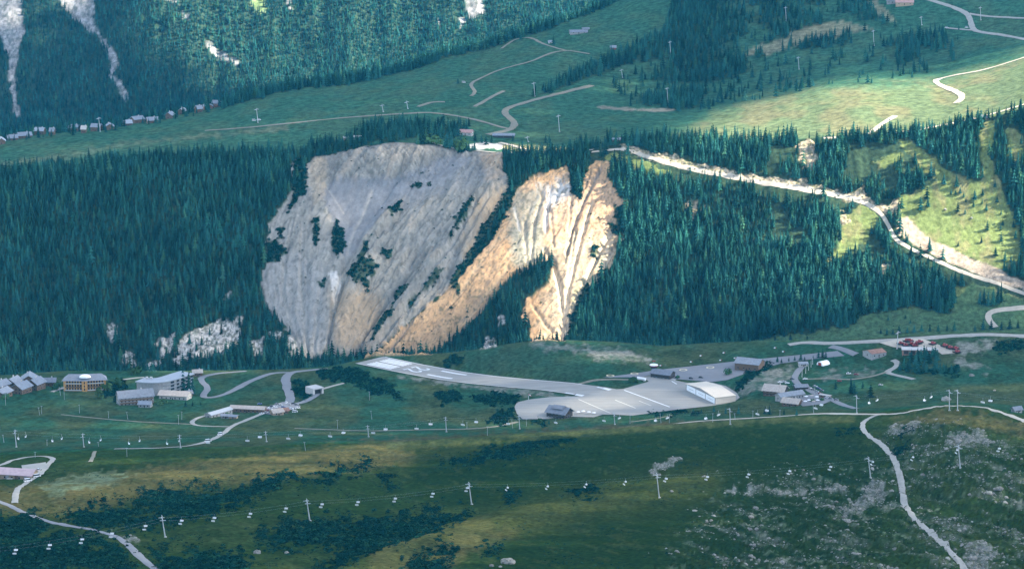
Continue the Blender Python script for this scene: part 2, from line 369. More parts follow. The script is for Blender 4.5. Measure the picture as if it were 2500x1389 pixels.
W['upfor'] = np.zeros(GY.shape, np.float32)
for p, d in P_UPFOREST:
    W['upfor'] = np.maximum(W['upfor'], d * wpoly(p, 'UP', 5, 8))
W['upfor'] *= 1 - ss(1700, 1850, PU) * (1 - ss(0.40, 0.52, fbm(PU / 60, PV / 26, 141, 3) * 0.5 + 0.5)) * 0.92 * (PV < 260)
W['uptrack'] = wmax(P_UPTRACK, 'UP', 5, 8)
W['chute'] = wmax(P_CHUTE, 'FAR', 7, 7)
W['fshrub'] = wmax(P_FGSHRUB, 'FG', 44, 34) * ss(0.28, 0.58, fbm(GX / 13, GY / 26, 303, 4, 0.6) * 0.5 + 0.5 + 0.10).astype(np.float32)
W['pshrub'] = wmax(P_PLSHRUB, 'FG', 7, 12) * ss(0.30, 0.5, fbm(GX / 9, GY / 16, 305, 4, 0.6) * 0.5 + 0.5 + 0.12).astype(np.float32)
W['frock'] = wmax(P_FGROCK, 'FG', 8, 14)
W['dry'] = wmax(P_DRY, 'FG', 30, 20)
W['pale'] = wmax(P_PALE, 'FG', 12, 14)
ROCKFIELD = wpoly([(1640, 1389), (1760, 1220), (1960, 1170), (2130, 1130), (2180, 1060), (2260, 1050), (2400, 1080), (2700, 1080), (2700, 1500), (1500, 1500)], 'FG', 120, 60)

# ------------------------------------------------------------------ relief
isFG = KL <= 8; isMID = (KL > 8) & (KL <= 12); isUP = (KL > 12) & (KL <= 15); isFAR = KL > 15
near = ss(4.6, 3.6, KL)
dz = np.zeros(GY.shape)
n1 = fbm(GX / 70, GY / 110, 1, 4); n2 = fbm(GX / 16, GY / 22, 5, 4)
dz += np.where(isFG, near * (n1 * 3.6 + n2 * 0.9) + (1 - near) * (n1 * 0.9 + n2 * 0.3), 0)
rk = ROCKFIELD * near
spur = wline([(800, 1440), (900, 1395), (1100, 1300), (1260, 1262), (1500, 1215), (1720, 1180)], 'FG', 20, 130)
gully = wline([(640, 1440), (740, 1395), (900, 1330), (1060, 1275), (1160, 1240), (1400, 1180)], 'FG', 8, 70)
knoll = wpoly([(2180, 1040), (2330, 1010), (2700, 1060), (2700, 1300), (2420, 1250), (2260, 1160)], 'FG', 150, 20)
hump2 = wline([(150, 1190), (500, 1150), (900, 1100)], 'FG', 14, 70)
dz += near * (5.0 * spur - 5.0 * gully + 7.0 * knoll + 2.5 * hump2)
dz += rk * (np.abs(fbm((GX + GY * 0.35) / 14, (GY - GX * 2) / 60, 9, 5, 0.6)) * 6.5 - 1.6)
dz += W['frock'] * np.abs(n2) * 1.6
gul = fbm(GX / 26, GY / 190, 21, 4)
dz += np.where(isMID, (1 - np.maximum(W['grey'], W['orange'])) * (1 - 0.8 * W['clear']) * (gul * 5.0 + n1 * 2.5), 0) * ss(8.4, 9.6, KL) * ss(12.0, 11.6, KL)
# gullies of the two rock faces run down along fans of their own
Lg = np.interp(PV, [380, 500, 640, 760, 870], [745, 690, 645, 660, 725]); Rg = np.interp(PV, [380, 470, 590, 710, 870], [1238, 1250, 1180, 1095, 905])
sg = (PU - Lg) / (Rg - Lg)
Lo = Rg; Ro = np.interp(PV, [390, 490, 560, 640, 740, 850], [1492, 1535, 1535, 1505, 1432, 1375])
so = (PU - Lo) / np.maximum(Ro - Lo, 30)
wr = np.maximum(W['grey'], W['orange'])
st = np.where(W['orange'] > W['grey'], so + 3.7, sg) + 0.016 * fbm(PU / 45, PV / 45, 35, 3)
wor = W['orange']
str1 = fbm(st * 30, PV / 190, 33, 4, 0.6); str2 = fbm(st * 95, PV / 70, 41, 4, 0.62); str3 = fbm(PU / 6, PV / 7, 47, 3)
ridge = 1 - np.abs(fbm(st * 9, PV / 330, 37, 3)) * 2
top_bowl = wpoly([(770, 390), (960, 355), (1100, 370), (1060, 430), (900, 440), (800, 470)], 'MID', 30, 12)
rocky = np.maximum(wpoly([(760, 380), (960, 345), (1115, 362), (1120, 372), (1040, 430), (930, 425), (800, 440), (770, 420)], 'MID', 14, 10),
                   np.maximum(wpoly([(900, 600), (960, 470), (1100, 420), (1240, 430), (1160, 580), (1040, 700), (940, 780), (860, 860), (820, 780), (860, 680)], 'MID', 40, 24),
                              wpoly([(1060, 730), (1190, 600), (1260, 640), (1150, 770), (1040, 860), (920, 862)], 'MID', 30, 16)))
smooth_ = wpoly([(790, 470), (830, 432), (960, 440), (1100, 385), (1150, 385), (1070, 470), (940, 520), (880, 600), (840, 640), (820, 560)], 'MID', 14, 8) * (1 - rocky * 0.6)
str4 = fbm(st * 36 + 0.5 * fbm(PU / 30, PV / 40, 57, 2), PV / 48, 53, 5, 0.64)
crag = 1 - np.abs(fbm((PU + PV * 0.55) / 11, (PV - PU * 0.2) / 20, 59, 4, 0.62)) * 2.4
flank = wpoly([(640, 480), (760, 440), (800, 560), (815, 660), (800, 870), (700, 880), (620, 720)], 'MID', 60, 14)
hatch = fbm((PU - PV * 1.15) / 5.5, (PU + PV * 0.8) / 46, 131, 4, 0.6)
rimband = wpoly([(760, 385), (960, 345), (1115, 362), (1232, 376), (1225, 420), (1100, 415), (1030, 440), (930, 425), (800, 445), (770, 430)], 'MID', 16, 10)
iso = fbm((PU + PV * 0.62) / 9, (PV - PU * 0.35) / 24, 133, 5, 0.62)
iso2 = fbm((PU + PV * 0.62) / 24, (PV - PU * 0.35) / 66, 137, 4, 0.58)
rill = fbm(st * 44 + 0.4 * fbm(PU / 26, PV / 36, 145, 2), PV / 120, 147, 4, 0.55)
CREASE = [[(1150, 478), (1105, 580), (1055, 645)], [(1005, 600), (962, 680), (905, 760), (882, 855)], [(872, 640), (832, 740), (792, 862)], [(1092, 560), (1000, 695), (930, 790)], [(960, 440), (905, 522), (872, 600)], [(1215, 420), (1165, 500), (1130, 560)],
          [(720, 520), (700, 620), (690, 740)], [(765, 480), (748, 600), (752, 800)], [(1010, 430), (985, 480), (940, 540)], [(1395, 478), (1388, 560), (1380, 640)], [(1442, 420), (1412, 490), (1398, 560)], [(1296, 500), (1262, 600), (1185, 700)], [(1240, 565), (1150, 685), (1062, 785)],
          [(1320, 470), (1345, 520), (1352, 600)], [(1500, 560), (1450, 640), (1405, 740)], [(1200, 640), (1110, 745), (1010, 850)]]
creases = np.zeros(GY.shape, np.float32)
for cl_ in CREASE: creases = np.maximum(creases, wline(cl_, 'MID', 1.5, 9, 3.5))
def gully_net(h0, lean, iters=3):
    """runoff routed down the slope row by row; returns the log of the water each spot carries"""
    ra, rb_ = row_of(9.5), row_of(12.0)
    hh_ = h0.copy(); ci_ = np.arange(NC)
    for it in range(iters):
        acc = np.ones(GY.shape)
        for rw_ in range(rb_, ra, -1):
            tgt = hh_[:, rw_ - 1]
            cnd = np.stack([np.concatenate([[1e9], tgt[:-1]]), tgt, np.concatenate([tgt[1:], [1e9]])])
            cnd = cnd + np.stack([-lean[:, rw_], np.zeros(NC), lean[:, rw_]])
            to = np.clip(ci_ + np.argmin(cnd, axis=0) - 1, 0, NC - 1)
            np.add.at(acc[:, rw_ - 1], to, acc[:, rw_])
        la = np.log(acc)
        hh_ = h0 - 0.9 * la
    return la
lean_g = np.where(wor > 0.5, np.interp(PU, [1000, 1250, 1360, 1450, 1540], [1.3, 1.1, 0.2, 0.9, 1.4]), np.interp(PU, [640, 760, 900, 1050, 1240], [-0.25, 0.1, 0.8, 1.3, 1.4]))
LA = gully_net(fbm(PU / 70 + PV / 110, PV / 120, 151, 4, 0.6) * 26.0 + iso2 * 5.0 + iso * 1.2 + str3 * 0.5, lean_g * 0.9)
def blur_c(a, sig):
    n = int(sig * 3 + 1); k = np.exp(-0.5 * (np.arange(-n, n + 1) / sig) ** 2); k /= k.sum()
    out = np.zeros_like(a)
    for i_, w_ in zip(range(-n, n + 1), k): out += w_ * np.roll(a, i_, axis=0)
    return out
huge = blur_c(ss(5.6, 7.2, LA), 5.0); big = blur_c(ss(4.3, 6.0, LA), 2.4); med = blur_c(ss(2.9, 4.6, LA), 1.0)
def crop(pts): return [(640 + x / 1.5033, 340 + y / 1.5033) for x, y in pts]
CHUTES = [([(405, 160), (375, 240), (340, 320), (312, 420), (268, 560), (255, 700)], 3.2, 3.0, 'pale'), ([(240, 165), (270, 205), (300, 245)], 2.4, 1.5, 'pale'), ([(790, 228), (700, 380), (600, 520), (480, 690), (400, 790)], 4.2, 4.5, 'pale'),
          ([(832, 212), (765, 320), (720, 390), (640, 510), (560, 610)], 3.0, 3.0, 'pale'), ([(880, 190), (800, 330), (740, 430)], 3.0, 2.0, 'tan'), ([(150, 300), (140, 500), (165, 770)], 4.0, 2.0, 'pale'), ([(225, 470), (205, 600), (190, 770)], 3.0, 2.0, 'pale'),
          ([(80, 430), (75, 560), (110, 700)], 3.0, 1.6, 'pale'), ([(300, 520), (262, 640), (240, 780)], 3.0, 3.5, 'grey'), ([(560, 470), (480, 560), (400, 690), (330, 790)], 4.0, 3.5, 'grey'), ([(640, 300), (560, 420), (520, 480)], 3.5, 2.5, 'grey'),
          ([(470, 300), (400, 400), (330, 500)], 3.0, 3.0, 'grey'), ([(700, 460), (600, 590), (470, 770)], 3.0, 3.0, 'grey'), ([(900, 470), (760, 640), (620, 780)], 3.5, 2.5, 'tan'), ([(850, 560), (740, 690), (650, 785)], 3.0, 3.0, 'grey'), ([(860, 370), (780, 480), (700, 590)], 3.0, 2.0, 'tan'),
          ([(960, 300), (965, 380), (975, 470)], 2.4, 2.0, 'cream'), ([(1030, 200), (1000, 290), (985, 440)], 2.4, 2.5, 'cream'), ([(1060, 180), (1045, 250), (1040, 330)], 3.2, 2.5, 'white'), ([(1095, 150), (1075, 230)], 3.0, 2.0, 'white'), ([(925, 250), (945, 330)], 2.5, 1.5, 'white'),
          ([(1245, 100), (1180, 220), (1140, 320), (1120, 420)], 3.0, 3.5, 'grey'), ([(1210, 230), (1165, 380), (1120, 560), (1105, 720)], 3.6, 3.0, 'cream'), ([(1300, 300), (1230, 420), (1160, 570), (1110, 720)], 3.6, 3.0, 'cream'), ([(1060, 430), (1090, 520), (1105, 640), (1100, 725)], 4.2, 3.5, 'cream'),
          ([(1320, 350), (1260, 450), (1190, 590), (1150, 690)], 3.0, 2.5, 'cream'), ([(1150, 330), (1130, 460), (1112, 600)], 3.0, 2.0, 'cream'), ([(1035, 395), (1070, 470), (1098, 590)], 2.6, 2.0, 'cream'), ([(1290, 470), (1230, 560), (1150, 680)], 2.6, 2.5, 'tan'), ([(990, 600), (1040, 680), (1090, 730)], 2.6, 2.0, 'tan')]
CHC = {'pale': (0.37, 0.345, 0.30), 'tan': (0.47, 0.34, 0.21), 'grey': (0.20, 0.195, 0.185), 'cream': (0.62, 0.50, 0.345), 'white': (0.58, 0.56, 0.53)}
carve = np.zeros(GY.shape); CHW = []
for pts_, hw_, dp_, cn_ in CHUTES:
    w_ = wline(crop(pts_), 'MID', hw_, 7, 1.5); carve = np.minimum(carve, -1.9 * dp_ * wline(crop(pts_), 'MID', hw_, 12, 1.0)); CHW.append((w_, cn_))
carve = carve - 6.0 * huge - 2.6 * big
relief = flank * (str1 * 3.2 + str2 * 1.1) + (1 - flank) * (iso2 * 8.5 + iso * 3.6 + str1 * 0.8 + str3 * 0.5) + ridge * 1.2 + rimband * hatch * 2.4
relief = relief * (1 - 0.8 * smooth_) * (1 - 0.72 * wor) + wor * (rill * 1.0 + iso2 * 1.0) - creases * 3.0
relief = relief * 0.75 + carve * (1 - 0.72 * smooth_) * (1 - 0.15 * wor)
dz += wr * relief * ss(12.0, 11.85, KL)
# the grey face is hollowed into a bowl below its upper rim and parted by two ribs
dz -= 9.0 * wpoly([(800, 450), (960, 400), (1110, 380), (1060, 470), (900, 540), (840, 560)], 'MID', 70, 0) * W['grey']
dz += 8.0 * wline([(1235, 390), (1120, 560), (1000, 720), (900, 860)], 'MID', 16, 40, 0) * wr + 7.0 * wline([(950, 520), (880, 640), (820, 840)], 'MID', 14, 50, 0) * W['grey']
dz += np.maximum(W['white'], W['crock']) * (np.abs(str3) * 3 + str2 * 1.2)
dz += np.where(isUP, n1 * 2.2 + n2 * 0.35, 0) * ss(12.0, 12.15, KL) * ss(15.0, 14.85, KL)
dz += np.where(isFAR, (fbm(GX / 90, GY / 420, 61, 4) * 22 + fbm(GX / 30, GY / 140, 63, 3) * 5), 0) * ss(15.8, 17.2, KL)
GZ = GZ + dz

# ------------------------------------------------------------------ level platforms of the runway and the apron
def on_plane(u, v, z):
    a, t = pix_at(u, v)
    y = z / t
    return np.array([a * y, y])
APRON_Z = -632.0
P_APRON = [(1256, 993), (1262, 982), (1290, 975), (1340, 969), (1408, 967), (1427, 965), (1489, 951), (1521, 949), (1556, 939), (1584, 931), (1570, 921), (1596, 917), (1640, 926),
           (1676, 934), (1740, 934), (1772, 942), (1798, 958), (1806, 970), (1792, 981), (1748, 989), (1640, 1001), (1545, 1014), (1500, 1012), (1450, 1011), (1400, 1013), (1340, 1022), (1276, 1023), (1262, 1010)]
APRON_XY = np.array([on_plane(u, v, APRON_Z) for u, v in P_APRON])
RW = []            # runway centre line: X, Y, Z
for u, v, z in [(1475, 960, -632.0), (1440, 956.5, -632.3), (1352, 946, -635.4), (1260, 935.5, -641.0), (1180, 927, -645.4), (1098, 918, -648.6), (1000, 898, -650.6), (902, 878.2, -651.5)]:
    x, y = on_plane(u, v, z); RW.append((x, y, z))
RW = np.array(RW)
d0 = RW[-1, :2] - RW[0, :2]; RWL = np.linalg.norm(d0); RWD = d0 / RWL; RWN = np.array([-RWD[1], RWD[0]])
RWS = (RW[:, :2] - RW[0, :2]) @ RWD
RW_HALF = 20.0
def rw_xyz(s, lat, dz=0.0):
    p = RW[0, :2] + RWD * s + RWN * lat
    return (p[0], p[1], float(np.interp(s, RWS, RW[:, 2])) + dz)
sX = (GX - RW[0, 0]) * RWD[0] + (GY - RW[0, 1]) * RWD[1]
lX = (GX - RW[0, 0]) * RWN[0] + (GY - RW[0, 1]) * RWN[1]
rz = np.interp(sX, RWS, RW[:, 2])
over = np.maximum(np.maximum(-sX, sX - RWL), np.abs(lX) - RW_HALF)
wrw = ss(16, 1.5, over) * isFG * (KL > 4)
GZ = GZ * (1 - wrw) + (rz - 0.55) * wrw
sel = isFG & (KL > 4) & (np.abs(GX - 60) < 220) & (GY > 2330) & (GY < 2650)
sd = np.full(GY.shape, -1e3); sd[sel] = poly_sd(GX[sel], GY[sel], APRON_XY)
wap = ss(-14, -1.0, sd)
GZ = GZ * (1 - wap) + (APRON_Z - 0.55) * wap

PU, PV = project(GX, GY, GZ)
KEYS = (np.arange(NC)[:, None] * 20000.0 + GY).ravel()

def gsamp(X, Y, arrs):
    """sample grid arrays at plan positions"""
    X = np.atleast_1d(np.asarray(X, float)); Y = np.atleast_1d(np.asarray(Y, float))
    cf = np.clip((X / Y - A0) / (A1 - A0) * (NC - 1), 0, NC - 1.001)
    c0 = np.floor(cf).astype(int); fc = cf - c0
    out = [np.zeros(X.shape) for _ in arrs]
    for dc, wc in ((0, 1 - fc), (1, fc)):
        c = c0 + dc
        i = np.searchsorted(KEYS, c * 20000.0 + Y) - 1
        r = np.clip(i - c * NR, 0, NR - 2)
        ya = GY[c, r]; yb = GY[c, r + 1]
        fr = np.clip((Y - ya) / (yb - ya), 0, 1)
        for o, a in zip(out, arrs):
            o += wc * (a[c, r] * (1 - fr) + a[c, r + 1] * fr)
    return out
def ground(X, Y):
    return gsamp(X, Y, [GZ])[0]
def gz(x, y):
    return float(ground(x, y)[0])

def at(u, v, layer='FG'):
    """the ground point that the photograph shows at pixel u, v"""
    a = float(pix_at(u, v)[0])
    cf = min(max((a - A0) / (A1 - A0) * (NC - 1), 0), NC - 1.001)
    c0 = int(cf); f = cf - c0
    r0, r1 = LAY[layer]
    ys = []
    for c in (c0, c0 + 1):
        vv = PV[c, r0:r1 + 1]
        hit = np.nonzero(vv <= v)[0]
        if len(hit) == 0:
            j = int(np.argmin(vv)); ys.append(GY[c, r0 + j]); continue
        j = hit[0]
        if j == 0:
            ys.append(GY[c, r0]); continue
        t = (vv[j - 1] - v) / max(vv[j - 1] - vv[j], 1e-6)
        ys.append(GY[c, r0 + j - 1] * (1 - t) + GY[c, r0 + j] * t)
    y = ys[0] * (1 - f) + ys[1] * f
    x = a * y
    return Vector((x, y, gz(x, y)))

def mpp(p):          # metres per photograph pixel at a point
    return (p[1] * CP + p[2] * SP) / FPX

# ------------------------------------------------------------------ ground colour per vertex: albedo, with some sun and shade painted in
C = np.zeros(GY.shape + (3,), np.float32)
def paint(w, col):
    w = np.clip(w, 0, 1)[..., None]
    C[:] = C * (1 - w) + np.array(col, np.float32) * w
p1 = fbm(GX / 38, GY / 80, 71, 4) * 0.5 + 0.5; p2 = fbm(GX / 9, GY / 16, 77, 4) * 0.5 + 0.5; p3 = fbm(GX / 3, GY / 5, 79, 3) * 0.5 + 0.5
paint(np.ones(GY.shape), (0.056, 0.086, 0.030))
paint(isFG * (KL > 4) * 1.0, (0.038, 0.114, 0.064))
paint(isFG * ss(0.35, 0.75, p1) * 0.75, (0.095, 0.110, 0.045))
paint(isFG * ss(0.45, 0.7, p2) * 0.6, (0.032, 0.060, 0.024))
paint(W['dry'] * (0.55 + 0.45 * p2), (0.26, 0.165, 0.082))
paint(wline([(950, 1086), (1250, 1070), (1450, 1054), (1700, 1038), (1900, 1026), (2080, 1022)], 'FG', 7, 10, 4) * 0.8, (0.24, 0.20, 0.10))  # dry crest band painted lighter, as if the sun caught it
paint(W['dry'] * ss(0.55, 0.75, p3) * 0.4, (0.26, 0.21, 0.13))
terr = wpoly([(1000, 1080), (1400, 1055), (1800, 1040), (2090, 1030), (2120, 1080), (2200, 1200), (2100, 1389), (1100, 1500), (1250, 1300), (1000, 1180)], 'FG', 60, 30)
paint(terr * 0.85, (0.030, 0.056, 0.020))  # shade of the dark slope painted into the turf colour
paint(spur * near * 0.8, (0.175, 0.150, 0.058))  # lit look of the grassy spur painted in as lighter colour
paint(near * isFG * ss(0.50, 0.70, fbm(GX / 7, GY / 30, 311, 4, 0.6) * 0.5 + 0.5) * 0.45, (0.030, 0.056, 0.026))
paint(near * isFG * ss(0.60, 0.74, fbm((GX + GY * 0.3) / 5, GY / 22, 313, 4, 0.6) * 0.5 + 0.5) * 0.4, (0.13, 0.125, 0.060))
rkn = ss(0.50, 0.72, fbm((GX + GY * 0.30) / 7, (GY - GX * 1.6) / 46, 83, 5, 0.62) * 0.5 + 0.5 + 0.06 * p3)
rkf = ss(0.50, 0.60, fbm((GX + GY * 0.25) / 2.6, (GY - GX * 1.2) / 7.0, 84, 4, 0.65) * 0.5 + 0.5)
paint(ROCKFIELD * near * rkn * (0.25 + 0.6 * rkf) * 0.8, (0.185, 0.185, 0.165))
paint(ROCKFIELD * near * ss(0.62, 0.70, p2 * 0.5 + p3 * 0.5) * 0.7, (0.27, 0.265, 0.23))
paint(ROCKFIELD * near * ss(0.55, 0.7, fbm(GX / 5, GY / 9, 89, 3) * 0.5 + 0.5) * 0.5, (0.035, 0.065, 0.035))
paint(W['frock'] * (0.35 + 0.65 * ss(0.40, 0.6, p3)) * 0.9, (0.22, 0.215, 0.20))
paint(W['pale'] * ss(0.25, 0.65, p2 * 0.6 + p1 * 0.4) * 0.9, (0.30, 0.30, 0.25))
paint(np.maximum(W['fshrub'], W['pshrub']) * 0.6, (0.024, 0.050, 0.028))
paint(wpoly([(1120, 880), (1200, 858), (1300, 842), (1420, 880), (1440, 920), (1300, 920), (1180, 905)], 'FG', 20, 14) * 0.5, (0.05, 0.10, 0.06))
# far bank of the valley
paint(isMID * 1.0, (0.030, 0.052, 0.030))
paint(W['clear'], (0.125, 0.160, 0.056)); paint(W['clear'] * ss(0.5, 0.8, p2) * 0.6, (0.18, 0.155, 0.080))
paint(isMID * wpoly(P_CLEAR[0], 'MID', 8, 8) * 0.8, (0.045, 0.098, 0.050))
tone = ss(-0.5, 0.5, flank * (str1 * 0.28 + str2 * 0.18) + (1 - flank) * (iso * 0.30 + iso2 * 0.42) * (1 - 0.75 * wor) + rimband * (hatch * 0.7 - 0.2) + wor * (rill * 0.4 + 0.05))[..., None]
cg = np.array((0.205, 0.195, 0.172)) * (1 - tone) + np.array((0.335, 0.318, 0.278)) * tone
co = np.array((0.37, 0.215, 0.105)) * (1 - tone) + np.array((0.57, 0.36, 0.19)) * tone
wg = W['grey'][..., None]; wo = W['orange'][..., None]
C[:] = C * (1 - wg) + cg * wg
C[:] = C * (1 - wo) + co * wo
bowl = wpoly([(770, 470), (830, 430), (960, 440), (1100, 380), (1130, 380), (1060, 450), (930, 500), (860, 520), (800, 505)], 'MID', 16, 8)
paint(np.maximum(bowl, smooth_) * W['grey'] * 0.8, (0.215, 0.215, 0.225))
paint(W['grey'] * wpoly([(810, 730), (900, 700), (960, 760), (900, 860), (830, 850)], 'MID', 60, 20) * ss(0.3, 0.7, str2 * 0.5 + 0.5) * 0.8, (0.37, 0.265, 0.16))
paint(W['grey'] * wpoly([(1170, 480), (1240, 450), (1215, 530), (1160, 580)], 'MID', 30, 14) * 0.7, (0.37, 0.27, 0.17))
paint(W['grey'] * wpoly([(745, 400), (790, 390), (775, 470), (755, 480)], 'MID', 14, 10) * 0.6, (0.50, 0.42, 0.32))
paint(W['grey'] * wpoly([(800, 665), (822, 660), (832, 700), (818, 740)], 'MID', 6, 5) * 0.9, (0.60, 0.58, 0.55))
paint(W['orange'] * wpoly([(1300, 450), (1400, 430), (1410, 500), (1340, 560), (1270, 560)], 'MID', 40, 25) * ss(0.35, 0.6, str2 * 0.5 + 0.5) * 0.8, (0.42, 0.41, 0.38))
paint(W['orange'] * wpoly([(1335, 480), (1395, 440), (1392, 480), (1350, 510), (1340, 540)], 'MID', 10, 8) * 0.75, (0.52, 0.505, 0.475))
paint(W['orange'] * wpoly([(1250, 560), (1320, 560), (1320, 640), (1240, 650)], 'MID', 30, 20) * 0.6, (0.34, 0.34, 0.26))
paint(W['orange'] * wpoly([(1330, 600), (1520, 540), (1500, 700), (1400, 830), (1320, 830), (1340, 700)], 'MID', 60, 20) * 0.6, (0.52, 0.42, 0.29))
paint(wr * (1 - 0.8 * smooth_) * (1 - 0.6 * wor) * ss(0.58, 0.74, iso * 0.5 + 0.5) * 0.45, (0.13, 0.125, 0.12))
paint(wr * (1 - 0.9 * smooth_) * ss(0.62, 0.80, str3 * 0.5 + 0.5) * 0.3, (0.075, 0.085, 0.065))
paint(W['grey'] * flank * ss(0.55, 0.75, fbm(st * 60, PV / 110, 67, 4, 0.6) * 0.5 + 0.5) * 0.5, (0.38, 0.355, 0.31))
paint(W['grey'] * (1 - flank) * (1 - smooth_) * ss(0.60, 0.74, iso2 * 0.5 + 0.5) * 0.45, (0.36, 0.29, 0.215))

paint(wr * creases * 0.35, (0.10, 0.095, 0.085))  # shade inside the carved creases painted in as dark colour
AREAS = [([(250, 580), (330, 560), (420, 600), (400, 740), (300, 780), (260, 700)], (0.38, 0.285, 0.185), 0.62, 90), ([(880, 380), (905, 470), (760, 640), (600, 790), (480, 790), (640, 600), (760, 470)], (0.46, 0.29, 0.155), 0.75, 40),
         ([(800, 60), (880, 50), (890, 130), (820, 150)], (0.44, 0.33, 0.22), 0.7, 20), ([(170, 70), (230, 60), (240, 200), (190, 240)], (0.38, 0.31, 0.22), 0.7, 24), ([(780, 230), (900, 170), (900, 230), (760, 420), (720, 400)], (0.42, 0.32, 0.21), 0.55, 30),
         ([(910, 180), (1030, 180), (1040, 300), (1040, 440), (930, 470), (900, 330)], (0.27, 0.255, 0.195), 0.75, 40), ([(1030, 260), (1130, 200), (1240, 110), (1330, 210), (1300, 330), (1180, 360), (1050, 360)], (0.47, 0.305, 0.19), 0.7, 50),
         ([(0, 440), (120, 420), (230, 480), (240, 780), (60, 780), (0, 620)], (0.29, 0.285, 0.275), 0.6, 60), ([(460, 140), (700, 60), (880, 120), (760, 180), (600, 210), (480, 240)], (0.235, 0.235, 0.235), 0.5, 40), ([(310, 250), (400, 150), (560, 130), (460, 250), (380, 330)], (0.20, 0.205, 0.215), 0.7, 20),
         ([(1130, 590), (1200, 460), (1215, 500), (1180, 620), (1140, 660)], (0.22, 0.225, 0.13), 0.6, 14)]
for pg_, cc_, am_, sf_ in AREAS: paint(wpoly(crop(pg_), 'MID', sf_ * 0.66, 12) * wr * am_, cc_)
for w_, cn_ in CHW: paint(w_ * wr * 0.62, CHC[cn_])
paint(wr * (1 - smooth_) * ss(0.58, 0.70, str3 * 0.35 + iso * 0.3 + 0.5) * 0.4, (0.10, 0.10, 0.085))
paint(W['orange'] * ss(0.64, 0.72, fbm(PU / 4.5, PV / 4.5, 121, 2) * 0.5 + 0.5) * 0.6, (0.09, 0.10, 0.06))
paint(W['white'], (0.47, 0.435, 0.385))
spk = fbm(PU / 5.5, PV / 5.0, 87, 3)
paint(W['white'] * ss(0.48, 0.62, spk * 0.5 + 0.5) * 0.85, (0.10, 0.115, 0.085))
paint(W['crock'], (0.38, 0.31, 0.215)); paint(W['crock'] * ss(0.47, 0.62, spk * 0.5 + 0.5) * 0.8, (0.10, 0.115, 0.06))
paint(W['bank'], (0.36, 0.29, 0.215)); paint(W['bank'] * ss(0.5, 0.75, str2 * 0.5 + 0.5) * 0.5, (0.22, 0.19, 0.16))
paint(W['cshrub'] * 0.9, (0.030, 0.058, 0.034))
# upper meadows
paint(isUP * 1.0, (0.036, 0.100, 0.060)); paint(isUP * ss(0.40, 0.75, p1) * 0.6, (0.066, 0.108, 0.056)); paint(isUP * ss(0.5, 0.75, p2) * 0.35, (0.030, 0.074, 0.044))
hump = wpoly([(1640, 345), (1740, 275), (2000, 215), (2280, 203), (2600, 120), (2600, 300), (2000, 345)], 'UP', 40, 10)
paint(hump * 0.75, (0.105, 0.128, 0.062)); paint(hump * ss(0.5, 0.75, p1) * 0.6, (0.140, 0.126, 0.070))  # hump painted paler and yellower to strengthen its sunlit look
paint(wpoly([(0, 400), (300, 350), (560, 325), (700, 305), (700, 318), (400, 345), (100, 395)], 'UP', 20, 12) * 0.5, (0.20, 0.19, 0.11))
paint(wpoly([(0, 380), (150, 360), (700, 330), (900, 305), (1100, 290), (1150, 300), (800, 345), (200, 385)], 'UP', 20, 12) * 0.3, (0.06, 0.13, 0.07))
paint(W['upfor'] * 0.85, (0.035, 0.060, 0.034)); paint(W['uptrack'] * 0.85, (0.20, 0.19, 0.115))
paint(wpoly([(1140, 352), (1180, 348), (1230, 352), (1236, 362), (1150, 366)], 'UP', 4, 4), (0.42, 0.40, 0.37))
paint(wpoly([(1225, 350), (1400, 362), (1450, 372), (1230, 374)], 'UP', 6, 4) * 0.7, (0.24, 0.22, 0.10))
paint(wline([(1460, 262), (1540, 268), (1600, 270), (1650, 268)], 'UP', 3.5, 4, 4) * 0.7, (0.26, 0.22, 0.17))
# far mountainside
paint(isFAR * 1.0, (0.026, 0.048, 0.032)); paint(W['chute'] * (0.45 + 0.55 * ss(0.3, 0.6, str3 * 0.5 + 0.5)), (0.25, 0.245, 0.24))
paint(wpoly([(585, -60), (640, -60), (650, 28), (625, 30)], 'FAR', 10, 10), (0.14, 0.20, 0.08))
C *= (0.82 + 0.36 * p3)[..., None].astype(np.float32)
C *= np.where(isFG, 0.43 + 0.24 * ss(3.6, 4.6, KL), 1.0)[..., None].astype(np.float32)  # foreground colours scaled down to deepen its shade
rkk = np.clip(np.maximum(ROCKFIELD * rkn * 0.8, W['frock']), 0, 1)[..., None]
C *= np.where(near[..., None] * isFG[..., None] > 0.5, np.array((0.92, 1.22, 0.86)) * (1 - rkk) + np.array((1.7, 1.8, 1.7)) * rkk, 1.0).astype(np.float32)
C *= 1 + W['grey'][..., None] * (np.array((0.98, 0.96, 0.93)) - 1).astype(np.float32)

W['forest'] = np.clip(isMID * (1.0 - W['grey'] * 1.5 - W['orange'] * 1.5 - W['white'] * 0.88 - W['clear'] - W['crock'] - W['bank']) * 1.0, 0, 1)
RD = [(1445, 372), (1500, 366), (1520, 364), (1560, 377), (1620, 395), (1700, 416), (1830, 441), (1920, 456), (2000, 470), (2060, 481), (2110, 496), (2148, 520), (2172, 556), (2190, 588), (2250, 620), (2350, 665), (2430, 691), (2510, 722)]
PU, PV = project(GX, GY, GZ)
W['forest'] *= 1 - 0.75 * wpoly([(1262, 470), (1232, 545), (1200, 600), (1140, 672), (1080, 730), (930, 862), (900, 862), (1080, 700), (1150, 605), (1205, 530), (1240, 470)], 'MID', 5, 4)
W['forest'] *= 1 - wline(RD, 'MID', 9, 4) 
W['forest'] *= 1 - 0.80 * wline([(u, v + 20) for u, v in RD], 'MID', 11, 8)
W['forest'] *= ss(8.3, 8.9, KL)
W['forest'] = np.maximum(W['forest'], np.where(isUP, W['upfor'] * (1 - W['uptrack']), 0))
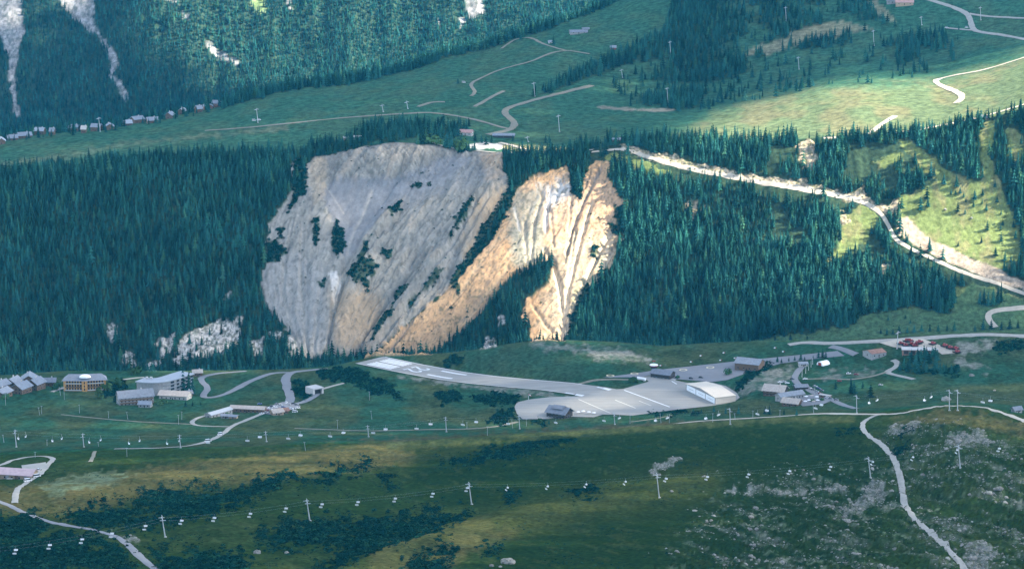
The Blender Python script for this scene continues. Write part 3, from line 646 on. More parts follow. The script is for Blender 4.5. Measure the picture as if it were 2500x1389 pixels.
W['forest'] = np.maximum(W['forest'], isFAR * (KL > 16.3) * (1 - W['chute'] * 1.05))
W['forest'] = np.clip(np.where((KL > 15) & (KL < 15.5), ss(520, 580, PU) * ss(1700, 1560, PU), W['forest']), 0, 1)

# sun patches drawn by hand; the unseen cloud is shaped to leave them open
LIT = np.zeros(GY.shape, np.float32)
def lit(poly, layer, val, soft, rag=10):
    global LIT
    LIT = np.maximum(LIT, val * wpoly(poly, layer, soft, rag))
PU0, PV0 = PU, PV
FLOOR = (0.03 + near * isFG * (0.16 * W['dry'] + 0.12 * spur) + 0.045 * ss(3.4, 5.0, KL)) * (1 - 0.6 * ss(12.0, 12.6, KL)) + 0.005
lit([(275, -400), (285, 0), (318, 90), (420, 155), (560, 222), (650, 262), (1600, 200), (1900, -400)], 'FAR', 1.0, 30)
lit([(60, -400), (245, -400), (238, 48), (180, 42), (110, 10)], 'FAR', 0.75, 24); lit([(-200, -400), (60, -400), (56, 70), (-200, 60)], 'FAR', 0.5, 30)
lit([(1700, 370), (1760, 290), (1900, 235), (2010, 200), (2080, 190), (2280, 185), (2500, 120), (2700, 60), (2700, 340), (2000, 380)], 'UP', 0.95, 60)
lit([(1560, 370), (1640, 300), (1900, 225), (2060, 196), (2280, 190), (2280, 340), (1900, 380)], 'UP', 0.5, 70)
lit([(1135, 352), (1250, 346), (1380, 360), (1460, 372), (1230, 382), (1120, 376)], 'UP', 0.8, 14)
lit([(1960, 215), (2000, 190), (2160, 165), (2200, 175), (2100, 205)], 'UP', 0.35, 30)
lit([(1530, 355), (1600, 325), (2700, 180), (2700, 700), (2450, 668), (2330, 680), (2200, 720), (2000, 760), (1840, 790), (1700, 770), (1560, 700), (1540, 480)], 'MID', 0.85, 70)
lit([(1860, 440), (2050, 360), (2700, 200), (2700, 660), (2420, 650), (2250, 640), (2080, 700), (1860, 740), (1700, 680), (1780, 560)], 'MID', 0.95, 90)
lit([(1230, 480), (1300, 440), (1400, 400), (1490, 390), (1540, 480), (1540, 600), (1330, 600), (1260, 560)], 'MID', 0.75, 40)
lit([(1335, 590), (1420, 545), (1545, 520), (1535, 600), (1500, 690), (1440, 750), (1385, 850), (1330, 850), (1350, 700)], 'MID', 1.0, 36)
lit([(1130, 640), (1250, 520), (1300, 560), (1240, 660), (1120, 790), (1000, 860), (940, 850)], 'MID', 0.28, 30)
lit([(1275, 740), (1350, 700), (1380, 850), (1300, 850)], 'MID', 0.7, 20)
lit([(1500, 340), (1580, 350), (1700, 390), (1900, 440), (2060, 470), (2060, 490), (1900, 462), (1690, 420), (1520, 385)], 'MID', 0.9, 16)
# ------------------------------------------------------------------ materials
def nodemat(name):
    m_ = bpy.data.materials.new(name); m_.use_nodes = True
    nt = m_.node_tree; b = nt.nodes['Principled BSDF']
    return m_, nt, b
MATS = {}
def mat(name, col, rough=0.85, var=0.18, scale=0.8, metal=0.0, spec=0.25, rnd=0.0, bump=0.0, stand=0.0):
    """procedural paint / cladding: base colour broken up by two noises"""
    if name in MATS:
        return MATS[name]
    m_, nt, b = nodemat(name)
    tc = nt.nodes.new('ShaderNodeTexCoord')
    n1_ = nt.nodes.new('ShaderNodeTexNoise'); n1_.inputs['Scale'].default_value = scale; n1_.inputs['Detail'].default_value = 5
    nt.links.new(tc.outputs['Object'], n1_.inputs['Vector'])
    mr = nt.nodes.new('ShaderNodeMapRange'); mr.inputs['To Min'].default_value = 1 - var; mr.inputs['To Max'].default_value = 1 + var
    mr.inputs['From Min'].default_value = 0.25; mr.inputs['From Max'].default_value = 0.75
    nt.links.new(n1_.outputs['Fac'], mr.inputs['Value'])
    hs = nt.nodes.new('ShaderNodeHueSaturation'); hs.inputs['Color'].default_value = (*col, 1)
    if rnd > 0:
        oi = nt.nodes.new('ShaderNodeObjectInfo')
        mr2 = nt.nodes.new('ShaderNodeMapRange'); mr2.inputs['To Min'].default_value = 1 - rnd; mr2.inputs['To Max'].default_value = 1 + rnd
        nt.links.new(oi.outputs['Random'], mr2.inputs['Value'])
        mm = nt.nodes.new('ShaderNodeMath'); mm.operation = 'MULTIPLY'
        nt.links.new(mr.outputs[0], mm.inputs[0]); nt.links.new(mr2.outputs[0], mm.inputs[1])
        vout = mm.outputs[0]
        if stand > 0:      # whole stands of trees differ in tone
            ns = nt.nodes.new('ShaderNodeTexNoise'); ns.inputs['Scale'].default_value = 0.022; ns.inputs['Detail'].default_value = 3
            nt.links.new(oi.outputs['Location'], ns.inputs['Vector'])
            ms = nt.nodes.new('ShaderNodeMapRange'); ms.inputs['From Min'].default_value = 0.3; ms.inputs['From Max'].default_value = 0.7; ms.inputs['To Min'].default_value = 1 - stand; ms.inputs['To Max'].default_value = 1 + stand
            nt.links.new(ns.outputs['Fac'], ms.inputs['Value'])
            m4 = nt.nodes.new('ShaderNodeMath'); m4.operation = 'MULTIPLY'
            nt.links.new(vout, m4.inputs[0]); nt.links.new(ms.outputs[0], m4.inputs[1]); vout = m4.outputs[0]
        nt.links.new(vout, hs.inputs['Value'])
        mr3 = nt.nodes.new('ShaderNodeMapRange'); mr3.inputs['To Min'].default_value = 0.475; mr3.inputs['To Max'].default_value = 0.52
        ml = nt.nodes.new('ShaderNodeMath'); ml.operation = 'MULTIPLY'; ml.inputs[1].default_value = 7.31
        fr = nt.nodes.new('ShaderNodeMath'); fr.operation = 'FRACT'
        nt.links.new(oi.outputs['Random'], ml.inputs[0]); nt.links.new(ml.outputs[0], fr.inputs[0]); nt.links.new(fr.outputs[0], mr3.inputs['Value'])
        nt.links.new(mr3.outputs[0], hs.inputs['Hue'])
    else:
        nt.links.new(mr.outputs[0], hs.inputs['Value'])
    nt.links.new(hs.outputs[0], b.inputs['Base Color'])
    b.inputs['Roughness'].default_value = rough; b.inputs['Metallic'].default_value = metal
    b.inputs['Specular IOR Level'].default_value = spec
    if bump:
        bp = nt.nodes.new('ShaderNodeBump'); bp.inputs['Strength'].default_value = bump; bp.inputs['Distance'].default_value = 0.3
        nt.links.new(n1_.outputs['Fac'], bp.inputs['Height']); nt.links.new(bp.outputs[0], b.inputs['Normal'])
    MATS[name] = m_
    return m_

def terrain_mat(name, s1, s2, bumpd, va=0.40, vb=0.30):
    m_, nt, b = nodemat(name)
    at_ = nt.nodes.new('ShaderNodeAttribute'); at_.attribute_name = 'ground_colour'
    geo = nt.nodes.new('ShaderNodeNewGeometry')
    na = nt.nodes.new('ShaderNodeTexNoise'); na.inputs['Scale'].default_value = s1; na.inputs['Detail'].default_value = 6
    nb = nt.nodes.new('ShaderNodeTexNoise'); nb.inputs['Scale'].default_value = s2; nb.inputs['Detail'].default_value = 4
    nt.links.new(geo.outputs['Position'], na.inputs['Vector']); nt.links.new(geo.outputs['Position'], nb.inputs['Vector'])
    ra = nt.nodes.new('ShaderNodeMapRange'); ra.inputs['From Min'].default_value = 0.3; ra.inputs['From Max'].default_value = 0.7; ra.inputs['To Min'].default_value = 1 - va; ra.inputs['To Max'].default_value = 1 + va
    rb = nt.nodes.new('ShaderNodeMapRange'); rb.inputs['From Min'].default_value = 0.3; rb.inputs['From Max'].default_value = 0.7; rb.inputs['To Min'].default_value = 1 - vb; rb.inputs['To Max'].default_value = 1 + vb
    nt.links.new(na.outputs['Fac'], ra.inputs['Value']); nt.links.new(nb.outputs['Fac'], rb.inputs['Value'])
    mm = nt.nodes.new('ShaderNodeMath'); mm.operation = 'MULTIPLY'
    nt.links.new(ra.outputs[0], mm.inputs[0]); nt.links.new(rb.outputs[0], mm.inputs[1])
    hs = nt.nodes.new('ShaderNodeHueSaturation')
    nt.links.new(at_.outputs['Color'], hs.inputs['Color']); nt.links.new(mm.outputs[0], hs.inputs['Value'])
    nt.links.new(hs.outputs[0], b.inputs['Base Color'])
    b.inputs['Roughness'].default_value = 1.0; b.inputs['Specular IOR Level'].default_value = 0.0
    bp = nt.nodes.new('ShaderNodeBump'); bp.inputs['Strength'].default_value = 0.6; bp.inputs['Distance'].default_value = bumpd
    nt.links.new(na.outputs['Fac'], bp.inputs['Height']); nt.links.new(bp.outputs[0], b.inputs['Normal'])
    return m_

# ------------------------------------------------------------------ terrain meshes
gx_c = np.gradient(GX, axis=0); gy_c = np.gradient(GY, axis=0); gz_c = np.gradient(GZ, axis=0)
gx_r = np.gradient(GX, axis=1); gy_r = np.gradient(GY, axis=1); gz_r = np.gradient(GZ, axis=1)
NRM = np.stack([gy_c * gz_r - gz_c * gy_r, gz_c * gx_r - gx_c * gz_r, gx_c * gy_r - gy_c * gx_r], -1)
NRM /= np.linalg.norm(NRM, axis=-1, keepdims=True)
POS = np.stack([GX, GY, GZ], -1)
ROCKV = np.maximum(W['grey'], W['orange'])
qc = (slice(0, -1), slice(0, -1))
fmid = KL[:-1, :-1]
frock = (ROCKV[:-1, :-1] > 0.5)
ZONES = [('foreground_hillside', fmid < 4, terrain_mat('alpine_turf', 0.35, 2.2, 0.5)),
         ('airfield_plateau', (fmid >= 4) & (fmid < 8), terrain_mat('plateau_turf', 0.25, 1.4, 0.4)),
         ('forest_slope', (fmid >= 8) & (fmid < 12) & ~frock, terrain_mat('forest_ground', 0.2, 0.9, 0.6)),
         ('rock_cliff', (fmid >= 8) & (fmid < 12) & frock, terrain_mat('scree_rock', 0.12, 0.5, 0.3, 0.13, 0.10)),
         ('alpine_meadow', (fmid >= 12) & (fmid < 15), terrain_mat('meadow_turf', 0.12, 0.7, 0.5)),
         ('far_mountainside', fmid >= 15, terrain_mat('mountain_ground', 0.08, 0.4, 1.0))]
IDX = np.arange(NC * NR).reshape(NC, NR)
for zname, zm, zmat in ZONES:
    cc, rr = np.nonzero(zm)
    quads = np.stack([IDX[cc, rr], IDX[cc + 1, rr], IDX[cc + 1, rr + 1], IDX[cc, rr + 1]], 1)
    used, inv = np.unique(quads.ravel(), return_inverse=True)
    me = bpy.data.meshes.new(zname)
    me.vertices.add(len(used)); me.vertices.foreach_set('co', POS.reshape(-1, 3)[used].astype(np.float32).ravel())
    nq = len(quads)
    me.loops.add(nq * 4); me.loops.foreach_set('vertex_index', inv.astype(np.int32).ravel())
    me.polygons.add(nq); me.polygons.foreach_set('loop_start', (np.arange(nq) * 4).astype(np.int32))
    me.polygons.foreach_set('use_smooth', np.ones(nq, bool))
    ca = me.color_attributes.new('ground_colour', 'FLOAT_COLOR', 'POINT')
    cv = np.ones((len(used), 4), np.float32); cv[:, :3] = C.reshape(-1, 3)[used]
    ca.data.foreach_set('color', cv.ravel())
    me.update(); me.validate()
    me.normals_split_custom_set_from_vertices(NRM.reshape(-1, 3)[used].astype(np.float32))
    me.materials.append(zmat)
    o = bpy.data.objects.new(zname, me); COL.objects.link(o); o['kind'] = 'structure'

# ------------------------------------------------------------------ helpers for objects
def tag(o, label=None, cat=None, group=None, kind=None):
    if label: o['label'] = label
    if cat: o['category'] = cat
    if group: o['group'] = group
    if kind: o['kind'] = kind
    return o
def link(name, data, parent=None, loc=None, rz=0.0):
    o = bpy.data.objects.new(name, data); COL.objects.link(o)
    if parent is not None: o.parent = parent
    if loc is not None: o.location = loc
    if rz: o.rotation_euler = (0, 0, rz)
    return o
def empty(name, loc, rz=0.0):
    o = link(name, None, None, loc, rz); o.empty_display_size = 1.0
    return o

class MB:
    """collects simple solids into one mesh"""
    def __init__(s): s.v = []; s.f = []
    def raw(s, vs, fs):
        b = len(s.v); s.v += [tuple(x) for x in vs]; s.f += [tuple(i + b for i in q) for q in fs]; return s
    def box(s, x0, x1, y0, y1, z0, z1):
        return s.raw([(x0, y0, z0), (x1, y0, z0), (x1, y1, z0), (x0, y1, z0), (x0, y0, z1), (x1, y0, z1), (x1, y1, z1), (x0, y1, z1)],
                     [(0, 3, 2, 1), (4, 5, 6, 7), (0, 1, 5, 4), (1, 2, 6, 5), (2, 3, 7, 6), (3, 0, 4, 7)])
    def prism(s, prof, y0, y1, axis='y'):
        """profile (x, z) extruded along y (or profile (y, z) along x)"""
        n = len(prof)
        if axis == 'y':
            vs = [(x, y0, z) for x, z in prof] + [(x, y1, z) for x, z in prof]
        else:
            vs = [(y0, x, z) for x, z in prof] + [(y1, x, z) for x, z in prof]
        return s.raw(vs, [tuple(range(n)), tuple(range(2 * n - 1, n - 1, -1))] + [(i, i + n, (i + 1) % n + n, (i + 1) % n) for i in range(n)])
    def tube(s, p, q, r0, r1=None, n=7):
        r1 = r0 if r1 is None else r1
        p = Vector(p); q = Vector(q); d = (q - p).normalized()
        a = d.orthogonal().normalized(); b = d.cross(a)
        vs = []
        for c_, r in ((p, r0), (q, r1)):
            for i in range(n):
                t = 2 * math.pi * i / n
                vs.append(c_ + (a * math.cos(t) + b * math.sin(t)) * r)
        return s.raw(vs, [tuple(range(n - 1, -1, -1)), tuple(range(n, 2 * n))] + [(i, (i + 1) % n, (i + 1) % n + n, i + n) for i in range(n)])
    def mesh(s, name, m_=None, smooth=False):
        me = bpy.data.meshes.new(name); me.from_pydata(s.v, [], s.f)
        if m_ is not None: me.materials.append(m_)
        if smooth: me.polygons.foreach_set('use_smooth', [True] * len(me.polygons))
        me.update(); return me
    def build(s, name, m_, parent=None, loc=None, rz=0.0, smooth=False):
        return link(name, s.mesh(name, m_, smooth), parent, loc, rz)

def copy_tree(o, parent=None):
    c = o.copy(); COL.objects.link(c)
    if parent is not None: c.parent = parent
    for ch in o.children: copy_tree(ch, c)
    return c
ORD = ['zeroth', 'first', 'second', 'third', 'fourth', 'fifth', 'sixth', 'seventh', 'eighth', 'ninth', 'tenth', 'eleventh', 'twelfth', 'thirteenth', 'fourteenth', 'fifteenth',
       'sixteenth', 'seventeenth', 'eighteenth', 'nineteenth']
TENS = ['', '', 'twent', 'thirt', 'fort', 'fift', 'sixt', 'sevent', 'eight', 'ninet']
def ordinal(n):
    if n < 20: return ORD[n]
    if n % 10 == 0: return TENS[n // 10] + 'ieth'
    return TENS[n // 10] + 'y-' + ORD[n % 10]

# ------------------------------------------------------------------ conifers and shrubs
M_SPRUCE = mat('spruce_needles', (0.014, 0.060, 0.050), 0.9, 0.3, 3.0, rnd=0.6, stand=0.4, spec=0.0)
M_BARK = mat('spruce_bark', (0.09, 0.065, 0.05), 0.95, 0.25, 4.0, spec=0.0)
M_SHRUB = mat('shrub_leaves', (0.004, 0.030, 0.024), 0.9, 0.3, 2.0, rnd=0.5, spec=0.0)
M_LEAF = mat('broad_leaves', (0.045, 0.105, 0.042), 0.9, 0.3, 2.0, rnd=0.25, spec=0.0)

def conifer_mesh(seed, R, tiers, pts=9):
    """crown of drooping, uneven branch tiers; unit height"""
    rd = random.Random(seed); b = MB()
    for i in range(tiers):
        f = i / (tiers - 1)
        z = 0.05 + 0.86 * f ** 0.92
        r = R * (1 - f) ** 0.82 * rd.uniform(0.85, 1.12) + 0.012
        hgt = 0.20 * (1 - 0.5 * f)
        ox, oy = rd.uniform(-.012, .012), rd.uniform(-.012, .012)
        vs = [(ox, oy, min(z + hgt, 1.0))]
        ph = rd.uniform(0, 6.28)
        for k in range(pts * 2):
            t = ph + math.pi * k / pts + rd.uniform(-.12, .12)
            rr = r * (rd.uniform(0.82, 1.18) if k % 2 == 0 else rd.uniform(0.42, 0.62))
            vs.append((ox + rr * math.cos(t), oy + rr * math.sin(t), z + rd.uniform(-.025, .012) + (0.035 if k % 2 else 0)))
        b.raw(vs, [(0, 1 + k, 1 + (k + 1) % (pts * 2)) for k in range(pts * 2)])
    return b
CON = [conifer_mesh(11, 0.205, 7, 6), conifer_mesh(12, 0.235, 7, 6), conifer_mesh(13, 0.18, 8, 5), conifer_mesh(14, 0.26, 6, 6), conifer_mesh(15, 0.22, 8, 6)]
YOUNG = [conifer_mesh(21, 0.26, 6, 7), conifer_mesh(22, 0.30, 6, 7), conifer_mesh(23, 0.235, 7, 6)]
PROTO = bpy.data.collections.new('spruce_kinds'); PROTO_Y = bpy.data.collections.new('young_spruce_kinds'); PROTO_S = bpy.data.collections.new('shrub_kinds'); PROTO_R = bpy.data.collections.new('stone_kinds')
CROWNS, YCROWNS = [], []
def proto(coll, me, nm):
    o = bpy.data.objects.new(nm, me); coll.objects.link(o)
TRUNK_ME = MB().tube((0, 0, -0.06), (0, 0, 0.55), 0.018, 0.008, 6).mesh('trunk', M_BARK)
for src, coll, lst in ((CON, PROTO, CROWNS), (YOUNG, PROTO_Y, YCROWNS)):
    for i, b in enumerate(src):
        lst.append(b.mesh('crown', M_SPRUCE))
        nv = len(b.v)
        b2 = MB(); b2.raw(b.v, b.f); b2.tube((0, 0, -0.06), (0, 0, 0.3), 0.018, 0.012, 5)
        me = b2.mesh('spruce_%d' % i, M_SPRUCE); me.materials.append(M_BARK)
        for p in me.polygons:
            if p.vertices[0] >= nv: p.material_index = 1
        proto(coll, me, 'spruce_kind_%d' % i)
M_LARCH = mat('larch_needles', (0.032, 0.090, 0.056), 0.9, 0.3, 3.0, rnd=0.4, spec=0.0)
proto(PROTO, conifer_mesh(31, 0.25, 6, 6).mesh('larch', M_LARCH), 'spruce_kind_5')
proto(PROTO, conifer_mesh(32, 0.12, 9, 5).mesh('spruce_slim', M_SPRUCE), 'spruce_kind_6')
def clump_mesh(seed, n, flat=0.7):
    rd = random.Random(seed); b = MB()
    for i in range(n):
        t = rd.uniform(0, 6.283); z = rd.uniform(0.0, 1.0); rr = math.sqrt(max(0, 1 - z * z)) * rd.uniform(0.55, 1.05)
        c = Vector((rr * math.cos(t), rr * math.sin(t), z * flat * rd.uniform(0.75, 1.1)))
        nrm = (Vector((c.x, c.y, c.z + 0.25)).normalized() + Vector((rd.uniform(-.5, .5), rd.uniform(-.5, .5), rd.uniform(-.4, .5)))).normalized()
        a = nrm.orthogonal().normalized(); q = nrm.cross(a); s_ = rd.uniform(0.20, 0.36)
        pts = [c + (a * math.cos(k * 1.2566) + q * math.sin(k * 1.2566)) * s_ * rd.uniform(0.6, 1.2) for k in range(5)]
        b.raw(pts, [(0, 1, 2), (0, 2, 3), (0, 3, 4)])
    return b
M_SHRUB2 = mat('bilberry_leaves', (0.014, 0.054, 0.034), 0.9, 0.3, 2.0, rnd=0.4, spec=0.0)
SHRUBS = [clump_mesh(31 + i, 34) for i in range(6)]
for i, b in enumerate(SHRUBS): proto(PROTO_S, b.mesh('shrub_%d' % i, M_SHRUB if i < 4 else M_SHRUB2), 'shrub_kind_%d' % i)
M_STONE = mat('lichen_stone', (0.24, 0.235, 0.205), 0.95, 0.3, 1.2, rnd=0.25, spec=0.0)
def stone_mesh(seed, sub=1):
    rd = random.Random(seed)
    import bmesh
    bm = bmesh.new(); bmesh.ops.create_icosphere(bm, subdivisions=sub + 1 if sub else 1, radius=1.0)
    for v in bm.verts:
        k = rd.uniform(0.72, 1.15); v.co = Vector((v.co.x * k * 1.2, v.co.y * k, v.co.z * k * 0.7))
    me = bpy.data.meshes.new('stone'); bm.to_mesh(me); bm.free(); me.materials.append(M_STONE)
    return me
for i in range(4): proto(PROTO_R, stone_mesh(50 + i, 0), 'stone_kind_%d' % i)

def scatter(name, P, scl, coll, nkinds, label, cat, zs=None, tilt=0.05):
    """one mass of plants: points carrying size, turn and kind, instanced by geometry nodes"""
    n = len(P)
    me = bpy.data.meshes.new(name); me.vertices.add(n)
    me.vertices.foreach_set('co', np.asarray(P, np.float32).ravel())
    a = me.attributes.new('size', 'FLOAT_VECTOR', 'POINT')
    sv = np.stack([scl, scl, scl * (zs if zs is not None else 1.0)], 1).astype(np.float32); a.data.foreach_set('vector', sv.ravel())
    a = me.attributes.new('turn', 'FLOAT_VECTOR', 'POINT')
    rv = np.stack([RNG.normal(0, tilt, n), RNG.normal(0, tilt, n), RNG.uniform(0, 6.283, n)], 1).astype(np.float32); a.data.foreach_set('vector', rv.ravel())
    a = me.attributes.new('kind_index', 'INT', 'POINT'); a.data.foreach_set('value', (RNG.integers(0, nkinds, n) if coll is not PROTO else RNG.choice(7, n, p=[.17, .17, .17, .17, .15, .08, .09])).astype(np.int32))
    o = link(name, me)
    ng = bpy.data.node_groups.new(name + '_nodes', 'GeometryNodeTree')
    ng.interface.new_socket('Geometry', in_out='INPUT', socket_type='NodeSocketGeometry')
    ng.interface.new_socket('Geometry', in_out='OUTPUT', socket_type='NodeSocketGeometry')
    gi = ng.nodes.new('NodeGroupInput'); go = ng.nodes.new('NodeGroupOutput')
    iop = ng.nodes.new('GeometryNodeInstanceOnPoints'); ci = ng.nodes.new('GeometryNodeCollectionInfo')
    ci.inputs['Collection'].default_value = coll; ci.inputs['Separate Children'].default_value = True; ci.inputs['Reset Children'].default_value = True
    def na(nm, typ):
        q = ng.nodes.new('GeometryNodeInputNamedAttribute'); q.data_type = typ; q.inputs['Name'].default_value = nm
        return [s for s in q.outputs if s.enabled and s.name == 'Attribute'][0]
    iop.inputs['Pick Instance'].default_value = True
    ng.links.new(gi.outputs[0], iop.inputs['Points']); ng.links.new(ci.outputs[0], iop.inputs['Instance'])
    ng.links.new(na('kind_index', 'INT'), iop.inputs['Instance Index']); ng.links.new(na('turn', 'FLOAT_VECTOR'), iop.inputs['Rotation']); ng.links.new(na('size', 'FLOAT_VECTOR'), iop.inputs['Scale'])
    ng.links.new(iop.outputs[0], go.inputs[0])
    md = o.modifiers.new('instances', 'NODES'); md.node_group = ng
    tag(o, label, cat, None, 'stuff')
    return o

def lattice(x0, x1, y0, y1, s, jit=0.42):
    nx = int((x1 - x0) / s); ny = int((y1 - y0) / (s * 0.9))
    gx_, gy_ = np.meshgrid(np.arange(nx), np.arange(ny), indexing='ij')
    X = x0 + (gx_ + 0.5 * (gy_ % 2)) * s + RNG.uniform(-jit, jit, gx_.shape) * s
    Y = y0 + gy_ * s * 0.9 + RNG.uniform(-jit, jit, gx_.shape) * s
    X, Y = X.ravel(), Y.ravel()
    ok = (X / Y > A0 + 1e-4) & (X / Y < A1 - 1e-4)
    return X[ok], Y[ok]

def plant(x0, x1, y0, y1, s, wname, k0, k1, extra=None, thr=None):
    X, Y = lattice(x0, x1, y0, y1, s)
    z, w, kl, u, v = gsamp(X, Y, [GZ, W[wname], KL, PU, PV])
    pr = RNG.uniform(0, 1, len(X)) if thr is None else np.full(len(X), thr)
    ok = (w > pr) & (kl > k0) & (kl <= k1)
    if extra is not None: ok &= extra(X, Y, u, v, kl)
    return np.stack([X[ok], Y[ok], z[ok]], 1), u[ok], v[ok]
# ------------------------------------------------------------------ woods
# the woods beside and below the rock faces
Pm, um, vm = plant(-760, 760, 2700, 3420, 4.6, 'forest', 8.35, 12.0)
hm = 14.0 * np.exp(RNG.normal(0, 0.27, len(Pm)))
hm *= 1 + 0.28 * fbm(Pm[:, 0] / 40, Pm[:, 1] / 40, 93, 3)
hm *= np.where(um < 1300, 0.84, 1.0)
hm = np.clip(hm, 4, 24)
thin = fbm(Pm[:, 0] / 45, Pm[:, 1] / 45, 91, 3)
keep = ~((um > 1950) & (vm < 480) & (thin < -0.22)) & ~((um > 1540) & (vm > 360) & (vm < 640) & (thin < -0.36))
Pm, um, vm, hm = Pm[keep], um[keep], vm[keep], hm[keep]
edge = (vm > -1)
left = um < 1300
P_left = Pm[left]; P_right = Pm[~left]
EDGE_TREES = []   # nearest trees along the lower rim of the right wood become individuals
cand = np.nonzero((~left) & (um > 1390) & (um < 2500) & (vm > 640) & (vm < 845))[0]
if len(cand):
    sel_i = cand[np.argsort(Pm[cand, 1])]
    vis = []
    for i in sel_i:
        # stands above the near rim of the plateau, so that it shows
        c_ = int(np.clip((Pm[i, 0] / Pm[i, 1] - A0) / (A1 - A0) * (NC - 1), 0, NC - 1))
        top_v = project(Pm[i, 0], Pm[i, 1], Pm[i, 2] + hm[i])[1]
        if top_v < PV[c_, :LAY['FG'][1] + 1].min() - 22: vis.append(i)
        if len(vis) >= 130: break
    EDGE_TREES = vis
drop = np.zeros(len(Pm), bool); drop[EDGE_TREES] = True
scatter('spruce_forest', Pm[left & ~drop], hm[left & ~drop], PROTO, len(CON), 'dense dark spruce forest covering the slope left of the grey rock face', 'forest', zs=1.0)
scatter('spruce_forest', Pm[~left & ~drop], hm[~left & ~drop], PROTO, len(CON), 'half-lit spruce forest on the slope right of the orange rock face', 'forest', zs=1.0)
# trees on the upper meadows
Pu, uu, vu = plant(-780, 820, 3180, 4700, 7.2, 'forest', 12.0, 15.5)
hu = np.clip(13.0 * np.exp(RNG.normal(0, 0.25, len(Pu))), 5, 20)
crest = gsamp(Pu[:, 0], Pu[:, 1], [KL])[0] > 14.6
a_ = crest & (uu < 1600)
scatter('spruce_belt', Pu[a_], hu[a_] * 1.15, PROTO, len(CON), 'dark belt of spruces along the far rim of the upper meadow', 'forest')
b_ = ~a_ & (uu > 1250) & (vu < 275)
scatter('spruce_wood', Pu[b_], hu[b_], PROTO, len(CON), 'shaded spruce wood climbing the hillside at upper right', 'forest')
c__ = ~a_ & ~b_
scatter('spruce_wood', Pu[c__], hu[c__] * 0.95, PROTO, len(CON), 'spruces along the upper brink of the rock faces and the forest slope', 'forest')
# the far mountainside
Pf, uf, vf = plant(-1330, 900, 5050, 6350, 7.4, 'forest', 16.4, 18.6, extra=lambda X, Y, u, v, k: (u < 1800))
hf = np.clip(13.0 * np.exp(RNG.normal(0, 0.22, len(Pf))), 7, 26)
scatter('mountain_forest', Pf, hf, PROTO, len(CON), 'vast spruce forest on the far mountainside at upper left', 'forest')

# ------------------------------------------------------------------ shrubs, stones
Ps, us_, vs_ = plant(-330, 330, 1080, 2000, 1.55, 'fshrub', 1.0, 4.2)
scatter('alder_thicket', Ps, np.clip(np.exp(RNG.normal(-0.15, 0.42, len(Ps))) * (0.45 + 0.55 * gsamp(Ps[:, 0], Ps[:, 1], [W['fshrub']])[0]), 0.25, 2.2), PROTO_S, 6, 'dark green dwarf shrub thickets on the near hillside', 'shrubs', zs=0.95)
Ps2, a1, a2 = plant(-480, 520, 2150, 2740, 2.1, 'pshrub', 4.0, 8.0)
scatter('shrub_thicket', Ps2, np.clip(RNG.normal(1.35, 0.4, len(Ps2)), 0.6, 2.6), PROTO_S, 6, 'dark green bushes on the banks around the airfield', 'shrubs', zs=1.0)
Ps3, a1, a2 = plant(-330, 200, 2900, 3290, 2.7, 'cshrub', 10.0, 12.0)
scatter('cliff_shrubs', Ps3, np.clip(RNG.normal(2.0, 0.6, len(Ps3)), 0.8, 3.6), PROTO_S, 4, 'dark shrubs clinging to the ledges of the rock faces', 'shrubs', zs=1.2)
W['tuft'] = (near * isFG * ss(0.50, 0.78, fbm(GX / 24, GY / 46, 95, 4) * 0.5 + 0.5) * 0.35 * (1 - W['dry'] * 0.8)).astype(np.float32)
Ps4, a1, a2 = plant(-330, 330, 1100, 1960, 2.5, 'tuft', 1.0, 4.1)
scatter('low_heath', Ps4, np.clip(RNG.normal(0.45, 0.18, len(Ps4)), 0.15, 1.0), PROTO_S, 6, 'scattered low heath tufts on the near hillside', 'shrubs', zs=0.7)
W['glade'] = (W['clear'] * 0.02 + W['grey'] * 0.02 + W['orange'] * 0.03 + W['white'] * 0.30 + W['crock'] * 0.16).astype(np.float32)
Ps5, a1, a2 = plant(-760, 760, 2850, 3300, 4.0, 'glade', 10.0, 12.0)
scatter('glade_shrubs', Ps5, np.clip(RNG.normal(1.0, 0.4, len(Ps5)), 0.4, 2.4), PROTO_S, 6, 'small bushes dotted over the clearings and scree of the slope', 'shrubs', zs=0.9)
W['stones'] = (ROCKFIELD * near * (rkn * 0.30 + 0.006) + W['frock'] * 0.6 * near).astype(np.float32)
Ps6, a1, a2 = plant(-330, 330, 1090, 1960, 1.9, 'stones', 1.0, 4.1)
scatter('scattered_stones', Ps6, np.clip(np.exp(RNG.normal(-1.0, 0.55, len(Ps6))), 0.12, 1.5), PROTO_R, 4, 'pale lichen-covered stones strewn over the near hillside', 'stones', zs=0.9, tilt=0.4)

# ------------------------------------------------------------------ unseen cloud far above the frame, shaped puff by puff to cast the shade
M_CLOUD = mat('cloud_white', (0.90, 0.91, 0.93), 1.0, 0.03, 0.002, spec=0.0)
CZ = 2600.0
import bmesh as _bm
bmc = _bm.new(); _bm.ops.create_icosphere(bmc, subdivisions=1, radius=1.06)
ICO_V = np.array([v.co[:] for v in bmc.verts]); ICO_F = np.array([[v.index for v in f.verts] for f in bmc.faces]); bmc.free()
def cloud_puffs(step, jit):
    xs = np.arange(-2600, 1500, step); ys = np.arange(600, 6900, step)
    X, Y = np.meshgrid(xs, ys, indexing='ij')
    X = (X + RNG.uniform(-jit, jit, X.shape) * step).ravel(); Y = (Y + RNG.uniform(-jit, jit, Y.shape) * step).ravel()
    ok = (X > -0.205 * Y - 900) & (X < 0.205 * Y + 60)
    return X[ok], Y[ok]
d_ = -np.array(SUNV)
gx_, gy_ = cloud_puffs(34.0, 0.35)
